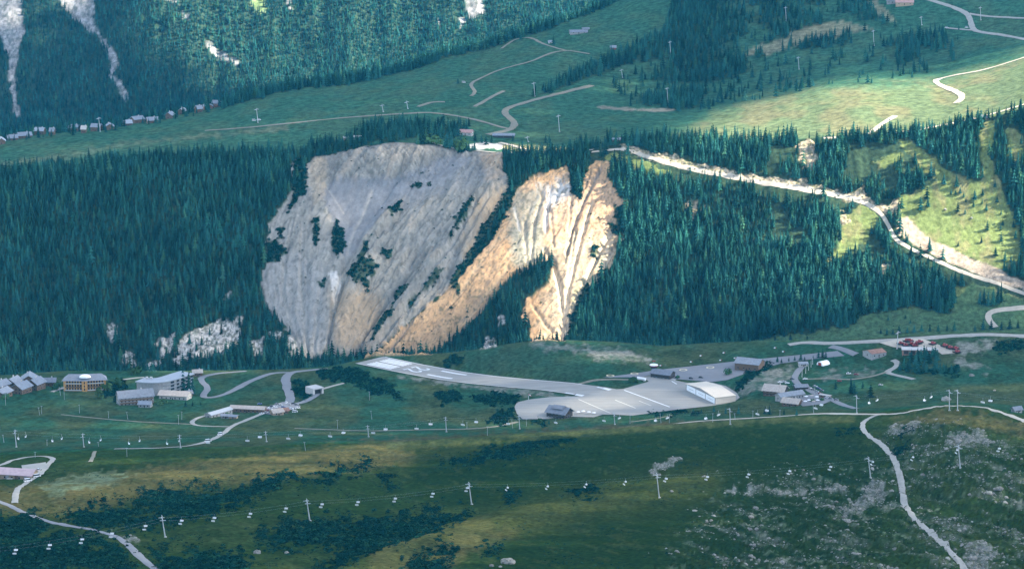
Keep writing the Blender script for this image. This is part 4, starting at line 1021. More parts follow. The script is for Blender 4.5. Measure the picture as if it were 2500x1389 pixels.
gzv, lt, flo = gsamp(np.clip(gx_, A0 * gy_ + 1, A1 * gy_ - 1), gy_, [GZ, LIT, FLOOR])
lt = np.where(gx_ < A0 * gy_, 0, lt)
# ground in the two hidden hollows takes the light of the slope behind it
t_ = (CZ - gzv) / SUNV.z
CX = gx_ + SUNV.x * t_; CY = gy_ + SUNV.y * t_
shade = 1 - np.maximum(lt, flo)
keep_p = np.clip(0.35 + shade, 0, 1)
rad = np.minimum(34.0 * np.sqrt(-np.log(np.clip(1 - shade * 0.97, 1e-4, 1)) * SUNV.z / (math.pi * keep_p)), 33.0)
okc = (shade > 0.06) & (RNG.uniform(0, 1, len(shade)) < keep_p)
zc = CZ + fbm(CX / 300, CY / 300, 97, 3) * 40
part = np.where(CY < 2300, 0, np.where(CY < 4600, 1, 2))
for k in range(3):
    i_ = np.nonzero(okc & (part == k))[0]
    r_ = rad[i_] * RNG.uniform(0.9, 1.1, len(i_))
    V = np.empty((len(i_), len(ICO_V), 3))
    wob = 1 + 0.18 * (RNG.uniform(-1, 1, (len(i_), len(ICO_V), 1)))
    V[:] = ICO_V[None] * r_[:, None, None] * wob
    V[:, :, 2] *= 0.8
    # keep each puff on the sun ray of its ground spot
    off = (zc[i_] - CZ) / SUNV.z
    cen = np.stack([CX[i_] + SUNV.x * off, CY[i_] + SUNV.y * off, zc[i_]], 1)
    V += cen[:, None, :]
    Fc = (ICO_F[None] + (np.arange(len(i_)) * len(ICO_V))[:, None, None]).reshape(-1, 3)
    me = bpy.data.meshes.new('cloud'); me.vertices.add(V.shape[0] * V.shape[1]); me.vertices.foreach_set('co', V.astype(np.float32).ravel())
    nf = len(Fc); me.loops.add(nf * 3); me.loops.foreach_set('vertex_index', Fc.astype(np.int32).ravel())
    me.polygons.add(nf); me.polygons.foreach_set('loop_start', (np.arange(nf) * 3).astype(np.int32)); me.polygons.foreach_set('use_smooth', np.ones(nf, bool))
    me.update(); me.validate(); me.materials.append(M_CLOUD)
    o = link('cloud', me); tag(o, kind='structure')

# ------------------------------------------------------------------ haze
m_h = bpy.data.materials.new('valley_haze'); m_h.use_nodes = True
nt = m_h.node_tree; nt.nodes.clear()
oo = nt.nodes.new('ShaderNodeOutputMaterial'); pv = nt.nodes.new('ShaderNodeVolumePrincipled')
pv.inputs['Color'].default_value = (0.05, 0.54, 0.98, 1); pv.inputs['Density'].default_value = 0.000014; pv.inputs['Anisotropy'].default_value = 0.0
nt.links.new(pv.outputs[0], oo.inputs['Volume'])
hz = MB().box(-1700, 1700, -60, 7000, float(GZ.min()) - 10, 15.0).build('haze', m_h)
tag(hz, 'thin blue summer haze filling the valley air', 'haze', None, 'stuff')
# ------------------------------------------------------------------ roads, tracks, paved ground
M_GRAVEL = mat('pale_gravel', (0.30, 0.29, 0.255), 0.95, 0.14, 0.25)
M_CHALK = mat('cream_gravel', (0.44, 0.39, 0.31), 0.95, 0.14, 0.25)
M_ASPH = mat('worn_asphalt', (0.185, 0.19, 0.20), 0.9, 0.10, 0.12)
M_TRACK = mat('trodden_earth', (0.19, 0.18, 0.13), 0.95, 0.2, 0.3)
M_RWY = mat('runway_asphalt', (0.265, 0.258, 0.232), 0.9, 0.10, 0.06)
M_APRON = mat('apron_asphalt', (0.272, 0.265, 0.238), 0.9, 0.09, 0.05)
def streaks(m_, ang, amt):
    nt = m_.node_tree; hs = [n for n in nt.nodes if n.type == 'HUE_SAT'][0]; src = hs.inputs['Value'].links[0].from_socket
    geo = nt.nodes.new('ShaderNodeNewGeometry'); mp = nt.nodes.new('ShaderNodeMapping'); mp.inputs['Rotation'].default_value = (0, 0, -ang); mp.inputs['Scale'].default_value = (0.012, 0.35, 0.1)
    ns = nt.nodes.new('ShaderNodeTexNoise'); ns.inputs['Scale'].default_value = 1.0; ns.inputs['Detail'].default_value = 5
    nt.links.new(geo.outputs['Position'], mp.inputs['Vector']); nt.links.new(mp.outputs[0], ns.inputs['Vector'])
    ms = nt.nodes.new('ShaderNodeMapRange'); ms.inputs['From Min'].default_value = 0.3; ms.inputs['From Max'].default_value = 0.7; ms.inputs['To Min'].default_value = 1 - amt; ms.inputs['To Max'].default_value = 1 + amt
    nt.links.new(ns.outputs['Fac'], ms.inputs['Value'])
    mu = nt.nodes.new('ShaderNodeMath'); mu.operation = 'MULTIPLY'; nt.links.new(src, mu.inputs[0]); nt.links.new(ms.outputs[0], mu.inputs[1]); nt.links.new(mu.outputs[0], hs.inputs['Value'])
streaks(M_RWY, math.atan2(RWD[1], RWD[0]), 0.16); streaks(M_APRON, math.atan2(RWD[1], RWD[0]) + 0.2, 0.10)
M_PAINT = mat('white_marking_paint', (0.66, 0.67, 0.65), 0.8, 0.06, 0.4)
M_CREAMLINE = mat('faded_edge_paint', (0.60, 0.58, 0.50), 0.85, 0.12, 0.4)
M_YELLOW = mat('faded_yellow_paint', (0.60, 0.52, 0.33), 0.85, 0.12, 0.4)

def catmull(pts, step):
    P = [np.array(p, float) for p in pts]; P = [2 * P[0] - P[1]] + P + [2 * P[-1] - P[-2]]
    out = []
    for i in range(1, len(P) - 2):
        n = max(2, int(np.linalg.norm(P[i + 1] - P[i]) / step))
        for k in range(n):
            t = k / n
            out.append(0.5 * ((2 * P[i]) + (-P[i - 1] + P[i + 1]) * t + (2 * P[i - 1] - 5 * P[i] + 4 * P[i + 1] - P[i + 2]) * t * t + (-P[i - 1] + 3 * P[i] - 3 * P[i + 1] + P[i + 2]) * t ** 3))
    out.append(P[-2]); return out

ROAD_N = [0]
def road(name, pts, layer, width, m_, off=0.35, w_end=None):
    ROAD_N[0] += 1
    off = off + 0.03 * (ROAD_N[0] % 7)
    w_ = [at(u, v, layer) for u, v in catmull(pts, 7)]
    xy = np.array([[p.x, p.y] for p in w_])
    for _ in range(3):
        xy[1:-1] = 0.25 * xy[:-2] + 0.5 * xy[1:-1] + 0.25 * xy[2:]
    dense = [xy[0]]
    for a, b in zip(xy[:-1], xy[1:]):
        n = max(1, int(np.linalg.norm(b - a) / 3.5))
        dense += [a + (b - a) * k / n for k in range(1, n + 1)]
    xy = np.array(dense)
    tg = np.gradient(xy, axis=0); tg /= np.maximum(np.linalg.norm(tg, axis=1, keepdims=True), 1e-6)
    nr = np.stack([-tg[:, 1], tg[:, 0]], 1)
    wid = np.linspace(width, w_end if w_end else width, len(xy)) * (1 + 0.10 * fbm(np.arange(len(xy)) / 6.0, np.zeros(len(xy)) + ROAD_N[0] * 3.3, 5, 2))
    lats = np.array([-0.5, -0.25, 0.0, 0.25, 0.5])
    vs = []
    jl = 1 + 0.22 * fbm(np.arange(len(xy)) / 3.0, np.zeros(len(xy)) + ROAD_N[0] * 5.1, 15, 3); jr = 1 + 0.22 * fbm(np.arange(len(xy)) / 3.0, np.zeros(len(xy)) + ROAD_N[0] * 7.7, 25, 3)
    lw = np.where(lats[None, :] < 0, lats[None, :] * jl[:, None], lats[None, :] * jr[:, None])
    P = xy[:, None, :] + nr[:, None, :] * (wid[:, None] * lw)[..., None]
    z = ground(P[..., 0].ravel(), P[..., 1].ravel()).reshape(P.shape[:2])
    # the edges dip into the verge so that the road does not float
    z = z + off - np.array([0.22, 0.0, 0.0, 0.0, 0.22])[None, :]
    V = np.concatenate([P, z[..., None]], -1).reshape(-1, 3)
    k = len(lats)
    Fs = [(i * k + j, (i + 1) * k + j, (i + 1) * k + j + 1, i * k + j + 1) for i in range(len(xy) - 1) for j in range(k - 1)]
    me = bpy.data.meshes.new(name); me.from_pydata(V.tolist(), [], Fs); me.materials.append(m_)
    me.polygons.foreach_set('use_smooth', [True] * len(me.polygons)); me.update()
    return tag(link(name, me), kind='structure')

def drape(name, poly, layer, m_, off=0.3, step=6.0, parent=None):
    """paved or bare patch of ground laid over the terrain"""
    P = []
    for i, p in enumerate(poly):
        q = poly[(i + 1) % len(poly)]; n = max(1, int(math.dist(p, q) / step))
        P += [(p[0] + (q[0] - p[0]) * k / n, p[1] + (q[1] - p[1]) * k / n) for k in range(n)]
    nb = len(P); A = np.array(poly, float)
    gu, gv = np.meshgrid(np.arange(A[:, 0].min(), A[:, 0].max(), step), np.arange(A[:, 1].min(), A[:, 1].max(), step * 0.5))
    gu, gv = gu.ravel(), gv.ravel(); ins = poly_sd(gu, gv, poly) > 1.5
    V2 = [Vector(p) for p in P] + [Vector((a, b)) for a, b in zip(gu[ins], gv[ins])]
    r = delaunay_2d_cdt(V2, [(i, (i + 1) % nb) for i in range(nb)], [list(range(nb))], 1, 1e-5)
    vs = []
    for p in r[0]:
        w_ = at(p.x, p.y, layer); vs.append((w_.x, w_.y, w_.z + off))
    me = bpy.data.meshes.new(name); me.from_pydata(vs, [], [f for f in r[2]]); me.materials.append(m_); me.update()
    for f in me.polygons:
        if f.normal.z < 0: f.flip()
    o = link(name, me, parent)
    if parent is None: tag(o, kind='structure')
    return o

# near hillside
road('gravel_track', [(-60, 1205), (0, 1224), (35, 1240), (85, 1262), (150, 1280), (220, 1292), (280, 1308), (312, 1330), (345, 1362), (395, 1400), (430, 1430)], 'FG', 4.2, M_ASPH)
road('gravel_track', [(2160, 1010), (2125, 1018), (2104, 1033), (2106, 1050), (2126, 1068), (2152, 1086), (2177, 1112), (2191, 1142), (2200, 1172), (2203, 1202), (2209, 1232), (2231, 1264), (2262, 1292), (2301, 1326), (2332, 1358), (2362, 1398), (2390, 1440)], 'FG', 4.0, M_GRAVEL, w_end=3.6)
road('gravel_track', [(1650, 1034), (1700, 1029), (1760, 1025), (1900, 1017), (2000, 1010), (2110, 1011), (2190, 1010), (2260, 997), (2320, 991), (2400, 995), (2450, 1009), (2520, 1034), (2600, 1060)], 'FG', 8.5, M_CHALK)
road('gravel_track', [(36, 1228), (40, 1198), (60, 1180), (86, 1166), (106, 1150), (112, 1136), (135, 1121), (122, 1115), (88, 1114), (40, 1121), (0, 1136), (-60, 1160)], 'FG', 4.0, M_GRAVEL)
road('footpath', [(232, 1102), (226, 1118), (220, 1128)], 'FG', 3.0, M_TRACK)
road('gravel_track', [(720, 1046), (800, 1049), (900, 1052), (1050, 1049), (1150, 1047), (1220, 1040), (1262, 1030)], 'FG', 5.0, M_TRACK)
road('footpath', [(150, 1012), (250, 1022), (350, 1030), (440, 1034), (468, 1036)], 'FG', 3.0, M_TRACK)
road('footpath', [(1540, 1030), (1600, 1022), (1640, 1014)], 'FG', 3.0, M_TRACK)
# plateau, left
road('asphalt_road', [(800, 900), (745, 905), (702, 912), (696, 930), (702, 950), (710, 972), (702, 992)], 'FG', 8.5, M_ASPH)
road('asphalt_road', [(715, 909), (665, 911), (632, 922), (600, 936), (560, 958), (522, 970), (492, 969), (508, 952), (506, 941), (490, 931), (490, 921), (530, 912), (600, 906)], 'FG', 6.5, M_ASPH)
road('asphalt_road', [(694, 982), (660, 1000), (630, 1014), (600, 1026), (562, 1042), (545, 1058), (505, 1078), (455, 1089), (380, 1094), (280, 1096)], 'FG', 5.0, M_GRAVEL)
road('gravel_track', [(562, 1042), (520, 1041), (480, 1039), (463, 1032), (478, 1022), (505, 1014)], 'FG', 4.2, M_GRAVEL)
road('asphalt_road', [(694, 988), (735, 984), (768, 968), (780, 955)], 'FG', 7.0, M_ASPH)
road('gravel_track', [(780, 952), (805, 944), (840, 935)], 'FG', 5.0, M_GRAVEL)
road('gravel_track', [(300, 927), (325, 923), (352, 921)], 'FG', 5.0, M_GRAVEL)
road('gravel_track', [(126, 957), (142, 951), (156, 946)], 'FG', 5.0, M_GRAVEL)
# airfield, right
road('service_road', [(1410, 938), (1450, 929), (1500, 926), (1545, 927), (1590, 917)], 'FG', 5.0, M_TRACK)
road('gravel_track', [(1925, 842), (1965, 836), (2020, 838), (2080, 836), (2180, 831), (2250, 826), (2330, 820), (2420, 817), (2520, 822), (2620, 826)], 'FG', 10.0, M_GRAVEL)
road('asphalt_road', [(2028, 846), (2055, 852), (2075, 860), (2090, 866)], 'FG', 8.0, M_ASPH)
road('asphalt_road', [(1962, 893), (1946, 905), (1944, 915), (1938, 930), (1960, 945), (2000, 965), (2040, 980), (2062, 990), (2092, 998)], 'FG', 6.0, M_ASPH)
road('gravel_track', [(2180, 879), (2196, 884), (2186, 898), (2162, 908), (2190, 916), (2232, 926)], 'FG', 6.0, M_GRAVEL)
road('gravel_track', [(1960, 926), (2020, 924), (2080, 926), (2140, 916), (2165, 908)], 'FG', 4.5, M_TRACK)
# far slope
road('hillside_road', [(1445, 372), (1500, 366), (1520, 364), (1560, 377), (1620, 395), (1700, 416), (1830, 441), (1920, 456), (2000, 470), (2060, 481), (2110, 496), (2148, 520), (2172, 556), (2190, 588), (2250, 620), (2350, 665), (2430, 691), (2510, 722), (2600, 760)], 'MID', 4.2, M_CHALK, 0.6)
road('hillside_road', [(2600, 745), (2500, 752), (2440, 757), (2412, 766), (2412, 780), (2430, 800)], 'MID', 7.0, M_CHALK, 0.6)
# upper meadows
road('meadow_road', [(500, 320), (600, 313), (700, 303), (850, 288), (1000, 278), (1060, 277), (1150, 291), (1225, 312), (1250, 317)], 'UP', 8.0, M_TRACK, 0.6)
road('meadow_road', [(1190, 330), (1220, 324), (1250, 316), (1260, 302), (1240, 286), (1228, 272), (1258, 259), (1320, 241), (1400, 221), (1445, 210)], 'UP', 9.0, M_TRACK, 0.6)
road('footpath', [(1150, 236), (1166, 226), (1146, 208), (1200, 180), (1240, 166), (1300, 150), (1342, 132), (1385, 125), (1440, 133)], 'UP', 5.0, M_TRACK, 0.6)
road('footpath', [(1224, 120), (1258, 97), (1298, 93), (1322, 107), (1382, 125)], 'UP', 5.0, M_TRACK, 0.6)
road('footpath', [(1158, 262), (1200, 238), (1230, 223)], 'UP', 6.0, M_TRACK, 0.6)
road('footpath', [(1020, 262), (1050, 251), (1086, 250)], 'UP', 6.0, M_TRACK, 0.6)
road('meadow_road', [(2240, -8), (2330, 20), (2364, 38), (2371, 60), (2378, 76), (2440, 86), (2520, 100)], 'UP', 8.0, M_GRAVEL, 0.7)
road('meadow_road', [(2366, 35), (2420, 42), (2520, 47)], 'UP', 6.0, M_GRAVEL, 0.7)
road('meadow_road', [(2376, 75), (2345, 73), (2312, 70)], 'UP', 5.0, M_GRAVEL, 0.7)
road('meadow_road', [(2560, 120), (2490, 145), (2400, 172), (2330, 185), (2281, 199), (2310, 215), (2343, 229), (2352, 239), (2334, 253)], 'UP', 8.0, M_CHALK, 0.6)
road('meadow_road', [(2010, 338), (2090, 334), (2150, 330), (2230, 319), (2320, 303), (2400, 285), (2500, 256), (2600, 225)], 'UP', 6.0, M_CHALK, 0.6)
road('meadow_road', [(2120, 330), (2155, 302), (2186, 284)], 'UP', 7.0, M_CHALK, 0.6)
road('cliff_top_track', [(1050, 346), (1085, 359), (1150, 369), (1230, 373), (1300, 373), (1370, 373), (1450, 366)], 'UP', 5.0, M_CHALK, 0.6)
road('cliff_top_track', [(1220, 349), (1262, 359), (1300, 372)], 'UP', 6.0, M_CHALK, 0.6)

drape('car_park', [(1470, 922), (1556, 911), (1600, 904), (1700, 893), (1800, 882), (1900, 872), (2000, 862), (2045, 857), (2062, 869), (1985, 877), (1905, 888), (1850, 904), (1812, 915), (1775, 928), (1738, 933), (1690, 929), (1650, 926), (1600, 917), (1560, 921)], 'FG', M_ASPH, 0.3)
drape('gravel_yard', [(2148, 838), (2190, 829), (2250, 827), (2290, 842), (2330, 856), (2348, 862), (2300, 866), (2285, 856), (2215, 852), (2180, 848)], 'FG', M_CHALK, 0.5)
drape('paved_terrace', [(1945, 980), (1950, 968), (1990, 962), (2030, 978), (2012, 986), (1960, 992)], 'FG', M_ASPH, 0.3)
drape('paved_terrace', [(1392, 1018), (1396, 1002), (1440, 1004), (1480, 1010), (1450, 1019)], 'FG', M_GRAVEL, 0.45)
drape('parking_area', [(640, 1010), (650, 995), (690, 982), (715, 985), (735, 992), (700, 1005), (672, 1014)], 'FG', M_ASPH, 0.5)
drape('farm_yard', [(52, 1137), (112, 1129), (113, 1140), (107, 1158), (82, 1166), (60, 1163)], 'FG', M_GRAVEL, 0.5)

# ------------------------------------------------------------------ runway and apron with their painted marks
vs, fs = [], []
NSR = 40
for i in range(NSR + 1):
    s_ = RWL * i / NSR
    for lat in (-RW_HALF, 0, RW_HALF): vs.append(rw_xyz(s_, lat, 0.0))
for i in range(NSR):
    for j in range(2): fs.append((i * 3 + j, i * 3 + j + 1, (i + 1) * 3 + j + 1, (i + 1) * 3 + j))
runway = MB().raw(vs, fs).build('runway', M_RWY)
tag(runway, kind='structure')
for f in runway.data.polygons:
    if f.normal.z < 0: f.flip()
def strip(name, s0, s1, l0, l1, m_=M_PAINT, parent=None, dz=0.06, n=None):
    n = n or max(1, int(abs(s1 - s0) / 6))
    vs = []; fs = []
    for i in range(n + 1):
        s_ = s0 + (s1 - s0) * i / n
        vs += [rw_xyz(s_, l0, dz), rw_xyz(s_, l1, dz)]
    for i in range(n): fs.append((2 * i, 2 * i + 1, 2 * i + 3, 2 * i + 2))
    o = MB().raw(vs, fs).build(name, m_, parent or runway)
    for f in o.data.polygons:
        if f.normal.z < 0: f.flip()
    return o
strip('edge_line', 45, RWL - 3, -RW_HALF + 0.4, -RW_HALF + 1.5, M_PAINT); strip('edge_line', 25, RWL - 3, RW_HALF - 1.5, RW_HALF - 0.4, M_CREAMLINE)
for k in range(4):
    for sg in (-1, 1):
        c0 = sg * (3.2 + k * 3.7)
        strip('threshold_stripe', RWL - 12, RWL - 46, c0 - 1.35, c0 + 1.35)
for sg in (-1, 1): strip('aiming_bar', RWL - 92, RWL - 126, sg * 10 - 1.6, sg * 10 + 1.6)
def digit2(s_base, lat_c, hgt, wid, th):
    """a painted figure 2 whose top points down the runway, away from the threshold"""
    pts = [(0.04, 0.74), (0.12, 0.90), (0.32, 0.99), (0.66, 0.99), (0.88, 0.90), (0.95, 0.74), (0.90, 0.60), (0.62, 0.42), (0.30, 0.24), (0.05, 0.06), (0.95, 0.06)]
    vs, fs = [], []
    P = [np.array(((x - 0.5) * wid, y * hgt)) for x, y in pts]
    for i, p in enumerate(P):
        a = P[max(i - 1, 0)]; b = P[min(i + 1, len(P) - 1)]
        t = (b - a) / np.linalg.norm(b - a); nrm = np.array((-t[1], t[0]))
        for sg in (-1, 1):
            q = p + nrm * sg * th / 2
            vs.append(rw_xyz(s_base - q[1], lat_c + q[0], 0.06))
    fs = [(2 * i, 2 * i + 1, 2 * i + 3, 2 * i + 2) for i in range(len(P) - 1)]
    o = MB().raw(vs, fs).build('runway_number', M_PAINT, runway)
    for f in o.data.polygons:
        if f.normal.z < 0: f.flip()
digit2(RWL - 56, -5.6, 22.0, 7.0, 2.4); digit2(RWL - 56, 5.6, 22.0, 7.0, 2.4)

vs2 = [Vector(p) for p in APRON_XY]
r_ = delaunay_2d_cdt(vs2, [(i, (i + 1) % len(vs2)) for i in range(len(vs2))], [list(range(len(vs2)))], 1, 1e-5)
apron = MB().raw([(p.x, p.y, APRON_Z + 0.03) for p in r_[0]], [tuple(f) for f in r_[2]]).build('apron', M_APRON)
tag(apron, kind='structure')
for f in apron.data.polygons:
    if f.normal.z < 0: f.flip()
def apron_line(name, u0, v0, u1, v1, wid, m_=M_PAINT, par=apron, z=APRON_Z + 0.09):
    a = on_plane(u0, v0, z); b = on_plane(u1, v1, z); t = (b - a) / np.linalg.norm(b - a); n = np.array((-t[1], t[0])) * wid / 2
    o = MB().raw([(*(a - n), z), (*(b - n), z), (*(b + n), z), (*(a + n), z)], [(0, 1, 2, 3)]).build(name, m_, par)
    for f in o.data.polygons:
        if f.normal.z < 0: f.flip()
apron_line('guide_line', 1524, 952, 1635, 993, 1.6); apron_line('guide_line', 1502, 976, 1552, 996, 1.0, M_CREAMLINE); apron_line('guide_line', 1412, 974, 1490, 1008, 0.9, M_CREAMLINE)
apron_line('guide_line', 1640, 930, 1652, 937, 1.2); apron_line('guide_line', 1560, 978, 1590, 990, 0.7, M_CREAMLINE); apron_line('holding_bar', 1472, 947, 1490, 951.5, 5.0); apron_line('holding_bar', 1405, 963, 1424, 965.5, 5.0)
apron_line('holding_bar', 1458, 944.6, 1470, 946.8, 2.8); apron_line('holding_bar', 1380, 958.5, 1402, 962, 2.8)

def ring(u, v, r0, r1, m_, name, label):
    p = at(u, v); n = 24; vs = []; fs = []
    for i in range(n):
        t = 2 * math.pi * i / n
        for r in (r0, r1):
            x, y = p.x + r * math.cos(t), p.y + r * math.sin(t)
            vs.append((x, y, gz(x, y) + 0.5))
    for i in range(n): j = (i + 1) % n; fs.append((2 * i, 2 * i + 1, 2 * j + 1, 2 * j))
    o = MB().raw(vs, fs).build(name, m_); tag(o, label, 'helipad', 'painted helipad circles')
for i, (u, v) in enumerate([(1490, 918), (1549, 913), (1668, 904), (1734, 898)]):
    ring(u, v, 2.6, 4.0, M_YELLOW, 'helipad_circle', ordinal(i + 1) + ' faded yellow helipad circle from the left beside the control tower')
# ------------------------------------------------------------------ buildings
M_SLATE = mat('slate_roof', (0.17, 0.19, 0.22), 0.75, 0.2, 0.5)
M_LSLATE = mat('pale_slate_roof', (0.21, 0.235, 0.265), 0.75, 0.2, 0.5)
M_METALROOF = mat('grey_metal_roof', (0.30, 0.33, 0.36), 0.55, 0.1, 0.3)
M_TANROOF = mat('tan_shingle_roof', (0.40, 0.35, 0.30), 0.85, 0.2, 0.6)
M_REDROOF = mat('faded_red_roof', (0.42, 0.25, 0.22), 0.8, 0.2, 0.4)
M_PINKROOF = mat('pinkish_metal_roof', (0.48, 0.36, 0.36), 0.7, 0.15, 0.4)
M_RUST = mat('rusty_roof', (0.27, 0.15, 0.11), 0.85, 0.3, 0.5)
M_WOOD = mat('weathered_timber', (0.14, 0.095, 0.065), 0.9, 0.25, 1.0)
M_LWOOD = mat('pale_timber', (0.33, 0.25, 0.17), 0.9, 0.25, 1.0)
M_ORANGE = mat('orange_render', (0.55, 0.30, 0.11), 0.9, 0.15, 0.6)
M_PLASTER = mat('white_plaster', (0.44, 0.425, 0.39), 0.9, 0.12, 0.5)
M_GREYWALL = mat('grey_stone_wall', (0.26, 0.265, 0.265), 0.9, 0.25, 0.9)
M_CONC = mat('pale_concrete', (0.45, 0.44, 0.42), 0.9, 0.12, 0.4)
M_GLASS = mat('dark_window_glass', (0.02, 0.03, 0.04), 0.12, 0.05, 1.0, spec=0.6)
M_DARK = mat('dark_timber', (0.045, 0.038, 0.035), 0.85, 0.2, 1.0)
M_CREAM = mat('cream_sheet_metal', (0.60, 0.53, 0.42), 0.55, 0.05, 0.3)
M_CREAMW = mat('beige_sheet_wall', (0.58, 0.53, 0.45), 0.6, 0.06, 0.3)
M_WHITEDOOR = mat('white_sliding_door', (0.74, 0.78, 0.80), 0.5, 0.04, 0.4)
M_STEEL = mat('galvanised_steel', (0.36, 0.39, 0.41), 0.5, 0.1, 2.0, metal=0.3)
M_WHITE = mat('white_lacquer', (0.78, 0.79, 0.79), 0.4, 0.05, 1.0)
M_RED = mat('red_lacquer', (0.25, 0.03, 0.03), 0.4, 0.12, 1.0)
M_BLACK = mat('black_rubber', (0.02, 0.02, 0.022), 0.8, 0.2, 2.0)
M_BLUE = mat('blue_sheet', (0.08, 0.16, 0.34), 0.5, 0.1, 1.0)

def gable(b, x0, x1, y0, y1, z0, rise, ov, th=0.35):
    """two pitched slabs, ridge along x"""
    yc = (y0 + y1) / 2; sl = rise / ((y1 - y0) / 2); lo = z0 - ov * sl
    for sg, ye in ((-1, y0 - ov), (1, y1 + ov)):
        a, c = (ye, yc) if sg < 0 else (yc, ye)
        za, zc = (lo, z0 + rise) if sg < 0 else (z0 + rise, lo)
        b.prism([(a, za), (c, zc), (c, zc + th), (a, za + th)], x0 - ov, x1 + ov, axis='x')
def windows(par, x0, x1, y, z0, cols, rows, fh, w=1.1, hh=1.4, face='y', sgn=-1, m_=None, balc=None, first=1.0):
    for r in range(rows):
        for c in range(cols):
            t = x0 + (x1 - x0) * (c + 0.5) / cols; zz = z0 + r * fh + first
            if face == 'y':
                a, b_ = sorted((y, y + sgn * 0.08))
                o = MB().box(t - w / 2, t + w / 2, a, b_, zz, zz + hh).build('window', m_ or M_GLASS, par)
                MB().box(t - w / 2 - 0.1, t + w / 2 + 0.1, min(y, y + sgn * 0.2), max(y, y + sgn * 0.2), zz - 0.14, zz - 0.02).build('sill', M_CONC, o)
            else:
                a, b_ = sorted((y, y + sgn * 0.08))
                o = MB().box(a, b_, t - w / 2, t + w / 2, zz, zz + hh).build('window', m_ or M_GLASS, par)
        if balc:
            t0 = z0 + r * fh
            if face == 'y': MB().box(x0, x1, y + sgn * 1.4, y + sgn * 1.28, t0 - 0.1, t0 + 0.95).box(x0, x1, min(y, y + sgn * 1.4), max(y, y + sgn * 1.4), t0 - 0.25, t0 - 0.1).build('balcony', balc, par)

def house(u, v, layer, L_, Wd, hh, rise, yaw, label, wall=None, roof=None, name='chalet', cat='chalet', rows=2, cols=3, ecols=2, ov=0.9, chim=True, balc=None, group=None, base=3.0, door=True, dz=0.0, simple=False):
    p = at(u, v, layer); wall = wall or M_WOOD; roof = roof or M_SLATE
    e = empty(name, (p.x, p.y, p.z + dz), math.radians(yaw)); tag(e, label, cat, group)
    x0, x1, y0, y1 = -L_ / 2, L_ / 2, -Wd / 2, Wd / 2
    b = MB().box(x0, x1, y0, y1, -base, hh)
    b.prism([(y0, hh), (y1, hh), (0, hh + rise)], x0, x1, axis='x')
    b.build('wall', wall, e)
    rb = MB(); gable(rb, x0, x1, y0, y1, hh, rise, ov); ro = rb.build('roof', roof, e)
    if chim: MB().box(L_ * 0.18, L_ * 0.18 + 0.9, Wd * 0.10, Wd * 0.10 + 0.9, hh + rise * 0.4, hh + rise + 1.2).build('chimney', M_CONC, ro)
    fh = hh / max(rows, 1)
    if simple: return e
    if cols: windows(e, x0 + 0.6, x1 - 0.6, y0, 0.1, cols, rows, fh, balc=balc)
    for sg, xx in ((-1, x0), (1, x1)):
        if ecols: windows(e, y0 + 0.8, y1 - 0.8, xx, 0.1, ecols, rows, fh, face='x', sgn=sg)
    if door: MB().box(x0 + L_ * 0.47, x0 + L_ * 0.47 + 1.1, y0 - 0.1, y0, -0.2, 2.0).build('door', M_DARK, e)
    return e

# --- hangar on the apron
FL = on_plane(1675.5, 952, APRON_Z); FR = on_plane(1746.2, 986.2, APRON_Z)
fv = FR - FL; HL = float(np.linalg.norm(fv)); fd = fv / HL
hang = empty('hangar', (*((FL + FR) / 2), APRON_Z + 0.03), math.atan2(fd[1], fd[0])); tag(hang, 'cream metal hangar with three white sliding doors at the apron edge', 'hangar')
HD = 21.0; HH = 6.0; HR = 2.6
b = MB()
b.prism([(-HL / 2, -0.5), (HL / 2, -0.5), (HL / 2, HH - 0.2), (0, HH + HR - 0.25), (-HL / 2, HH - 0.2)], 0.3, HD, axis='y'); b.build('wall', M_CREAMW, hang)
rb = MB()
for sg in (-1, 1):
    a, c = (-HL / 2 - 0.5, 0.0) if sg < 0 else (0.0, HL / 2 + 0.5)
    za, zc = (HH, HH + HR) if sg < 0 else (HH + HR, HH)
    rb.prism([(a, za - 0.15), (c, zc - 0.15), (c, zc + 0.15), (a, za + 0.15)], -0.5, HD + 0.4, axis='y')
roofo = rb.build('roof', M_CREAM, hang)
for k in range(1, 9): 
    yk = -0.5 + k * (HD + 0.9) / 9
    sb = MB()
    for sg in (-1, 1):
        a, c = (-HL / 2 - 0.5, 0.0) if sg < 0 else (0.0, HL / 2 + 0.5)
        za, zc = (HH, HH + HR) if sg < 0 else (HH + HR, HH)
        sb.prism([(a, za + 0.16), (c, zc + 0.16), (c, zc + 0.24), (a, za + 0.24)], yk - 0.08, yk + 0.08, axis='y')
    sb.build('roof_seam', M_CREAMW, roofo)
gb = MB().prism([(-HL / 2, HH - 0.6), (HL / 2, HH - 0.6), (HL / 2, HH - 0.1), (0, HH + HR - 0.1), (-HL / 2, HH - 0.1)], 0.05, 0.3, axis='y'); gb.build('gable_panel', M_GREYWALL, hang)
dw = (HL - 4 * 0.9) / 3
for k in range(3):
    xa = -HL / 2 + 0.9 + k * (dw + 0.9)
    d = MB().box(xa, xa + dw, -0.05, 0.28, 0.05, HH - 0.75).build('sliding_door', M_WHITEDOOR, hang)
    MB().box(xa + dw * 0.24, xa + dw * 0.78, -0.10, -0.05, 2.5, 2.95).build('handle_bar', M_STEEL, d)
for k in range(4):
    xa = -HL / 2 + k * (dw + 0.9)
    MB().box(xa, xa + 0.9, -0.12, 0.3, -0.3, HH - 0.6).build('door_post', M_GREYWALL, hang)

